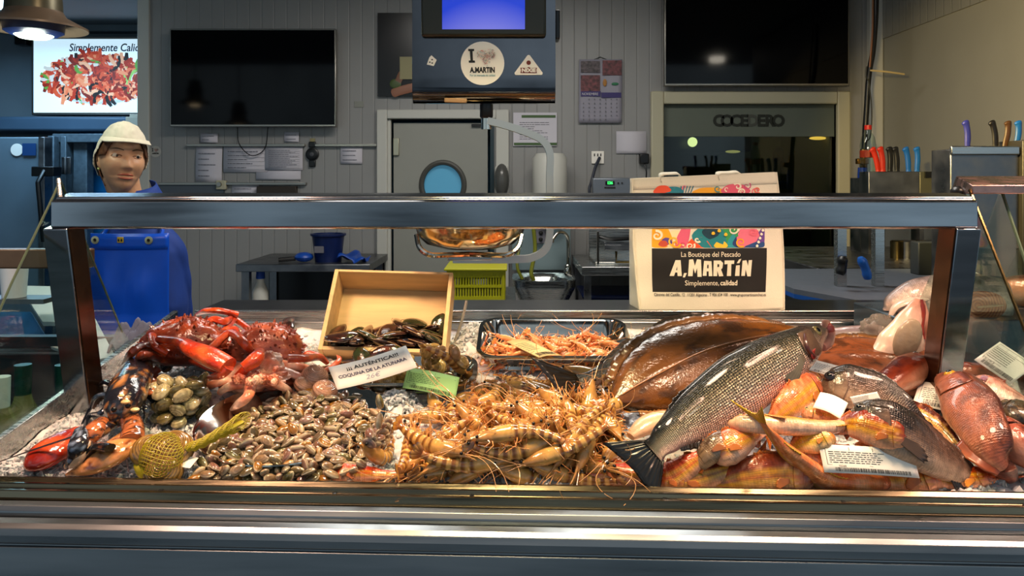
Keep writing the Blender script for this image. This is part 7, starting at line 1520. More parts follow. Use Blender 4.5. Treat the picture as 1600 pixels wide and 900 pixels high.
limb(cl2, 'pale_claw_tip', [B(136, 690, .05), B(128, 708, .042), B(116, 722, .028), B(101, 730, .016)], [.006, .009, .009, .003], lin('#c9a07c'), 14, .6)
for i, L_ in enumerate([[(175, 615), (150, 620), (140, 640), (128, 662)], [(176, 622), (158, 645), (140, 650), (135, 668)], [(180, 604), (162, 597), (150, 612)], [(212, 622), (228, 640), (226, 660)], [(216, 610), (238, 625), (243, 640)]]):
    limb(lb_, 'walking_leg', [B(x, y, .045 if j < 2 else .015) for j, (x, y) in enumerate(L_)], [.006, .005, .004, .0018][:len(L_)], speck('#161a24', '#3a4a60', .2), 8)
for L_ in ([(216, 586), (232, 592), (248, 602), (283, 612)], [(222, 596), (236, 612), (262, 610), (286, 618)]):
    limb(lb_, 'orange_leg', [B(x, y, (.06, .06, .045, .02)[j]) for j, (x, y) in enumerate(L_)], [.008, .007, .008, .004], orn, 10)
# ------------------------------------------------------------------ spider crabs
CR = mat('crab_shell', None, .28, 0, vc=True, nscale=55, namt=.35, coat=.5, bump=.8, bscale=130)
def crab_col(a, b): A, Bc = lin(a), lin(b); return lambda p: mixc(A, Bc, sst(-.35, .5, NZ(p.x*38, p.y*38, p.z*38)))
def crab_shell(parent, c, rx, ry, rz, cf, spikes, seed, rz_=0, tilt=(0, 0)):
    rg = random.Random(seed); m = MB(); Mq = Matrix.Rotation(rz_, 3, 'Z') @ Matrix.Rotation(tilt[0], 3, 'X') @ Matrix.Rotation(tilt[1], 3, 'Y')
    def fn(p):
        k = 1+.06*noise.noise(p*4+V((seed, 0, 0)))+.035*noise.noise(p*11); q = V((p.x*rx*k*(1-.18*p.y), p.y*ry*k, p.z*rz*k if p.z > 0 else p.z*rz*.5)); return q, (1, 1, 1, 1)
    m.sphere(c, 1, 60, 40, Mq, None, fn)
    for i in range(spikes):
        th = rg.uniform(0, 2*PI); z = rg.uniform(-.05, 1)**.8 if rg.random() < .7 else .1; z = max(z.real if isinstance(z, complex) else z, .0); s_ = math.sqrt(1-min(z, .999)**2); p = V((s_*math.cos(th), s_*math.sin(th), z)); q = Mq @ fn(p)[0]; nn = (Mq @ V((p.x/rx, p.y/ry, p.z/rz))).normalized(); h = rg.uniform(.003, .008); r_ = h*.5
        m.tube([V(c)+q-nn*.002, V(c)+q+nn*h*.5, V(c)+q+nn*h], [r_, r_*.55, .0003], 5, cap=False)
    m.c = [cf(p) for p in m.v]; return m.build('carapace', CR, parent)
dr_, rd_, og_ = crab_col('#5e2210', '#8f3a18'), crab_col('#a8300f', '#d45220'), crab_col('#d8603a', '#f0a080')
c1 = thing('spider_crab', 'spiny brown spider crab with long red legs at the back left', 'crab', B(290, 540, 0))
crab_shell(c1, B(292, 545, .06), .085, .07, .062, dr_, 190, 1)
LG = [([(300, 525), (330, 500), (352, 502), (370, 492)], rd_), ([(370, 492), (345, 486), (322, 486), (308, 491)], rd_), ([(262, 552), (242, 540), (238, 525), (240, 560)], rd_), ([(330, 545), (360, 520), (385, 540), (400, 560)], rd_), ([(300, 562), (330, 575), (352, 580)], rd_), ([(255, 548), (225, 540), (205, 552), (190, 575)], dr_), ([(250, 560), (222, 555), (210, 570), (200, 600)], dr_), ([(248, 575), (240, 585), (255, 600), (272, 603)], dr_)]
for L_, cf in LG: limb(c1, 'crab_leg', [B(x, y, (.09, .105, .10, .07)[j] if y < 560 else (.06, .05, .03, .015)[j]) for j, (x, y) in enumerate(L_)], [.0095, .0085, .008, .004][:len(L_)], cf, 10, mt=CR)
big = crab_col('#b8300e', '#dd5a28'); k_ = limb(c1, 'large_claw', [B(250, 530, .11), B(285, 535, .12), B(300, 545, .12), B(330, 558, .115), B(357, 572, .105)], [.010, .012, .017, .021, .019], big, 18, .75, mt=CR)
limb(k_, 'pale_claw_edge', [B(296, 556, .105), B(325, 570, .10), B(352, 582, .09)], [.003, .006, .004], lin('#e8c8a8'), 10, mt=CR)
limb(k_, 'claw_tip', [B(357, 572, .105), B(345, 585, .09), B(322, 590, .06)], [.014, .010, .003], big, 12, mt=CR)
c2 = thing('spider_crab', 'second spiny brown spider crab, right of the first, beside the wooden box', 'crab', B(415, 545, 0))
crab_shell(c2, B(418, 548, .055), .072, .06, .055, crab_col('#6a2816', '#a3543a'), 190, 2)
for L_, cf in [([(395, 540), (372, 530), (355, 545), (330, 552)], rd_), ([(400, 555), (385, 575), (370, 590)], rd_), ([(365, 515), (385, 530), (392, 548)], rd_), ([(350, 520), (365, 500), (390, 515)], rd_), ([(450, 560), (475, 560), (498, 558), (510, 566)], rd_)]: limb(c2, 'crab_leg', [B(x, y, (.085, .08, .06, .04)[j]) for j, (x, y) in enumerate(L_)], [.010, .009, .008, .005][:len(L_)], cf, 10, mt=CR)
limb(c2, 'claw', [B(380, 575, .09), B(398, 562, .1), B(405, 550, .1)], [.012, .016, .010], rd_, 12, mt=CR)
c3 = thing('spider_crab', 'pale pink upturned spider crab underside with splayed legs at centre left', 'crab', B(400, 595, 0)); und = crab_col('#d87a58', '#f4c4a8')
def lump(parent, c, r, seed, cf, nm, Mq=None):
    m = MB(); m.sphere(c, 1, 44, 30, Mq, None, lambda p: (V((p.x*r[0], p.y*r[1], p.z*r[2]))*(1+.25*noise.noise(p*2.5+V((seed, 0, 0)))+.16*abs(noise.noise(p*6))), (1, 1, 1, 1))); m.c = [cf(p) for p in m.v]; return m.build(nm, CR, parent)
lump(c3, B(392, 590, .045), (.062, .035, .024), 3, und, 'underside'); lump(c3, B(420, 570, .065), (.026, .024, .022), 5, und, 'mouth_plates'); lump(c3, B(370, 596, .03), (.034, .024, .018), 6, und, 'belly_plate')
crab_shell(c3, B(405, 598, .022), .07, .045, .028, dr_, 60, 5)
for L_ in ([(362, 592), (338, 598), (318, 606), (300, 612)], [(378, 600), (358, 604), (345, 612)], [(392, 598), (388, 618), (372, 632), (361, 640)], [(412, 590), (428, 598), (445, 606), (458, 612)], [(428, 575), (445, 580), (470, 590), (485, 600)], [(440, 570), (462, 572), (480, 575), (492, 580)]):
    l_ = limb(c3, 'crab_leg', [B(x, y, (.05, .05, .035, .015)[j]) for j, (x, y) in enumerate(L_)], [.012, .0095, .008, .003][:len(L_)], und, 12, mt=CR)
limb(c3, 'dark_leg_tip', [B(374, 628, .03), B(366, 636, .02), B(354, 644, .01)], [.004, .003, .0008], lin('#2a1512'), 8, mt=CR)
for i in range(26):
    rg = random.Random(i); lump(c3, B(372+rg.uniform(-10, 62), 590+rg.uniform(-14, 8), .062+rg.uniform(-.01, .012)), tuple(rg.uniform(.005, .009) for _ in range(3)), i, und, 'shell_knob')
c4 = thing('crab_claw', 'separate red crab leg with a dark tip in front of the wooden box', 'crab leg', B(490, 570, 0))
limb(c4, 'leg_shell', [B(470, 560, .03), B(482, 553, .035), B(500, 558, .03), B(512, 568, .02)], [.006, .008, .008, .005], rd_, 12, mt=CR); limb(c4, 'pincer', [B(508, 580, .02), B(522, 572, .03), B(530, 562, .035), B(526, 555, .035)], [.007, .008, .006, .001], og_, 12, mt=CR)
# ------------------------------------------------------------------ netted clams
nb_ = thing('net_bag', 'yellow net bag holding three large ribbed clams', 'net bag', B(262, 715, 0))
ym_ = mat('yellow_net', '#a89a10', .45)
def big_clam(c, r, rot, label, name='large_clam', pal=('#5f4622', '#a87f3e')):
    t = thing(name, label, 'clam', c)
    for s in (1, -1):
        m = MB(); A, Bc = lin(pal[0]), lin(pal[1])
        def fn(u, v, s=s):
            th = 2*PI*u; x, y = math.cos(th), math.sin(th); k = v; px = x*r*k; py = y*r*.86*k+.22*r*(1-k); h = r*.62*math.sqrt(max(0, 1-k*k))*(1+.035*math.sin(k*60)); q = rot @ V((px, py, s*(h+.0004)))
            return (V(c)+q, mixc(A, Bc, .5+.5*math.sin(k*60)))
        m.grid(fn, 36, 26); m.build('shell_half', CM, t)
    return t
E3 = lambda a, b, c_: (Matrix.Rotation(a, 3, 'Z') @ Matrix.Rotation(b, 3, 'X') @ Matrix.Rotation(c_, 3, 'Y'))
NCL = [(B(236, 706, .03), .031, E3(.5, .9, .2)), (B(272, 702, .035), .033, E3(-.6, .7, .3)), (B(256, 738, .022), .030, E3(.2, 1.0, -.2))]
for i, (c, r, ro) in enumerate(NCL): big_clam(c, r, ro, ['large ribbed clam at the left inside the yellow net', 'large ribbed clam at the upper right inside the yellow net', 'large ribbed clam lowest inside the yellow net'][i])
def netstrand(m, fn, nu, nv, r):
    for k in range(nu):
        m.tube([fn((k/nu+j/24*.35) % 1.0, j/24) for j in range(25)], r, 4, cap=False); m.tube([fn((k/nu-j/24*.35) % 1.0, j/24) for j in range(25)], r, 4, cap=False)
m = MB()
def netball(u, v):
    c0, c1_ = B(226, 728, .02), B(284, 695, .045); a = 2*PI*u; ax = (c1_-c0).normalized(); s_, up_ = frame_of(ax, V((0, 0, 1))); w = .044*math.sin(PI*min(1, .03+v*.94))**.5; p = c0.lerp(c1_, v*1.1-.05)+s_*math.cos(a)*w*.95+up_*math.sin(a)*w*.75; return p
netstrand(m, netball, 26, 24, .0005); m.build('net_mesh', ym_, nb_)
m = MB(); tP = catmull([B(290, 700, .04), B(312, 694, .045), B(345, 676, .055), B(378, 658, .06)], 25)
def ntail(u, v): i = min(24, int(v*24)); a = 2*PI*u; w = .010+.008*abs(v-.1)+.006*sst(.7, 1, v); return tP[i]+V((.25*w*math.cos(a), w*math.cos(a), .6*w*math.sin(a)+.0015*math.sin(v*40+u*9)))
netstrand(m, ntail, 22, 24, .00055); m.tube([p+V((0, 0, -.002)) for p in tP], [.006]*12+[.008]*13, 8, flat=.5); m.build('net_tail', ym_, nb_)
m = MB(); m.tube(catmull([B(222, 722, .015), B(216, 728, .02), B(222, 745, .012), B(235, 752, .006)], 14), [.002, .006, .008, .008, .007, .006, .006, .006, .006, .006, .006, .005, .004, .002], 8, flat=.6); m.build('net_knot', ym_, nb_)
m = MB(); Mx = Matrix.Translation(B(292, 722, .025)) @ Matrix.Rotation(-.35, 4, 'Z') @ Matrix.Rotation(.5, 4, 'X'); m.prism([(-.012, -.01), (.014, -.01), (.014, .01), (-.012, .01)], Mx, .0006); m.build('paper_tag', M['paperw'], nb_, smooth=False)
# ------------------------------------------------------------------ cards
rgc = random.Random(77)
def bars(m, Mx, x0, x1, y0, y1, rng):
    x = x0
    while x < x1:
        w = rng.choice((.0004, .0004, .0008, .0012)); m.prism([(x, y0), (x+w, y0), (x+w, y1), (x, y1)], Mx, .0003); x += w+rng.choice((.0004, .0006, .001))
def card(name, label, TL, TR, BL, m_, curl=0, deco=None, cat='price card'):
    c = (TR+BL)/2; xd = (TR-TL); w = xd.length; yd = (TL-BL); h = yd.length; t = thing(name, label, cat, c); nn = xd.cross(yd).normalized()
    def P(x, y, d=0): return BL+xd*(x/w)+yd*(y/h)+nn*(d+curl*math.sin(PI*x/w))
    m = MB(); m.grid(lambda u, v: P(u*w, v*h), 16, 4); m.build('card_sheet', m_, t, solid=.0009)
    if deco: deco(t, P, w, h)
    return t
def mp(m, P, d=.0007):
    m.v = [P(p.x, p.y, d) for p in m.v]; return m
Id = Matrix.Identity(4)
def lab_deco(num=None, code='bl', seed=1, qr=True):
    def f(t, P, w, h):
        rng = random.Random(seed); m = MB()
        for (x0, y0, x1, y1) in ((.05, .93, .95, .94), (.05, .80, .95, .81), (.3, .81, .305, .93), (.55, .81, .555, .93), (.05, .28, .52, .29), (.05, .28, .055, .93)): m.prism([(x0*w, y0*h), (x1*w, y0*h), (x1*w, y1*h), (x0*w, y1*h)], Id, 0)
        for i in range(6):
            y = (.74-.075*i)*h; x = .08*w
            while x < w*.6: l = rng.uniform(.02, .07)*w; m.prism([(x, y), (x+l, y), (x+l, y+.022*h), (x, y+.022*h)], Id, 0); x += l+.012*w
        bars(m, Id, w*.12, w*.92, h*.06, h*.2, rng); mp(m, P).build('printed_label', M['ink'], t, smooth=False)
        if num:
            vs, fs = text_mesh(num, Id, h*.11, extr=0); m = MB(); m.add([P(w*.2+v.x, h*.25+v.y, .0008) for v in vs], fs); m.build('printed_number', M['ink'], t, smooth=False)
    return f
# handwritten name card
def aut(t, P, w, h):
    for st, y, hh, wd, cx in (('¡¡¡ AUTÉNTICA!!!', .74, .0125, .66, .53), ('COQUINA DE LA ATUNARA', .46, .0115, .86, .5)):
        vs, fs = text_mesh(st, Id, hh, extr=0, offset=.0003); xs = [v.x for v in vs]; k = wd*w/(max(xs)-min(xs)); c0 = (max(xs)+min(xs))/2; m = MB(); m.add([P(cx*w+(v.x-c0)*k, y*h+v.y, .0012) for v in vs], fs); m.build('printed_words', M['ink'] if y > .5 else mat('blue_ink', '#3a3450', .6), t, smooth=False)
    vs, fs = text_mesh('26€', Id, .016, extr=0, shear=.3); m = MB(); m.add([P(.46*w+v.x, .2*h+v.y, .0012) for v in vs], fs); m.build('handwriting', mat('faint_pencil', '#a09aa8', .6), t, smooth=False)
card('name_card', 'white card reading AUTÉNTICA propped before the wooden box', at(513, 574, 1.42), at(634, 540, 1.43), at(527, 609, 1.37), M['paperw'], -.004, aut)
card('price_card', 'pale green printed card standing in the ribbed clam tray', at(637, 574, 1.42), at(718, 590, 1.40), at(629, 606, 1.39), mat('green_paper', '#8fc078', .6), .003, lab_deco('1Kg', seed=3))
card('price_card', 'pale yellow printed strip lying across the tray of shrimps', B(791, 534, .05), B(824, 531, .05), B(842, 559, .045), mat('yellow_paper', '#c9b884', .6), .003, lab_deco(None, seed=4, qr=False))
card('price_card', 'white barcode card numbered 15244 lying flat on the mullets at the front', at(1279, 694, 1.125), at(1425, 703, 1.125), at(1288, 738, 1.105), M['paperw'], .004, lab_deco('15244', seed=5))
card('price_card', 'second barcode card peeking out beneath the front one', at(1345, 722, 1.19), at(1440, 730, 1.19), at(1350, 763, 1.13), M['paperw'], .0, lab_deco(None, seed=6))
card('price_card', 'curled barcode card numbered 18227 on the long brown fish', at(1437, 596, 1.40), at(1545, 634, 1.37), at(1425, 633, 1.34), M['paperw'], .012, lab_deco('18227', seed=7))
card('price_card', 'small barcode card standing on the rear dark bream', B(1328, 620, .12), B(1370, 612, .125), B(1334, 632, .11), M['paperw'], 0, lab_deco(None, seed=8))
card('price_card', 'plain white card back between the small mullet and the dark bream', B(1282, 613, .10), B(1325, 630, .10), B(1270, 637, .09), M['paperw'], .004, None)
card('price_card', 'white card with faint print beside the head of the big bass', B(1272, 562, .075), B(1348, 582, .075), B(1262, 578, .07), M['paperw'], 0, lab_deco(None, seed=9))
card('price_card', 'tilted barcode card numbered 15283 above the pink fish at far right', at(1562, 534, 1.42), at(1618, 571, 1.40), at(1522, 562, 1.38), M['paperw'], 0, lab_deco('15283', seed=10))
card('price_card', 'narrow price card leaning at the lower right picture edge', at(1552, 645, 1.30), at(1612, 688, 1.28), at(1556, 652, 1.26), M['paperw'], 0, lab_deco(None, seed=11))
card('price_card', 'thin card strip behind the white card with faint print', B(1335, 560, .045), B(1352, 566, .045), B(1330, 566, .04), M['paperw'], 0, None)
# transparent lid beside the wooden box
fl = MB().tube(catmull([at(729, 470, 1.72), at(722, 500, 1.70), at(711, 532, 1.68)], 12), .0035, 6).build('lid_edge', mat('clear_edge', '#a09a90', .2, trans=.5), base=True); tag(fl, 'clear plastic edge leaning at the right of the wooden box', 'plastic')
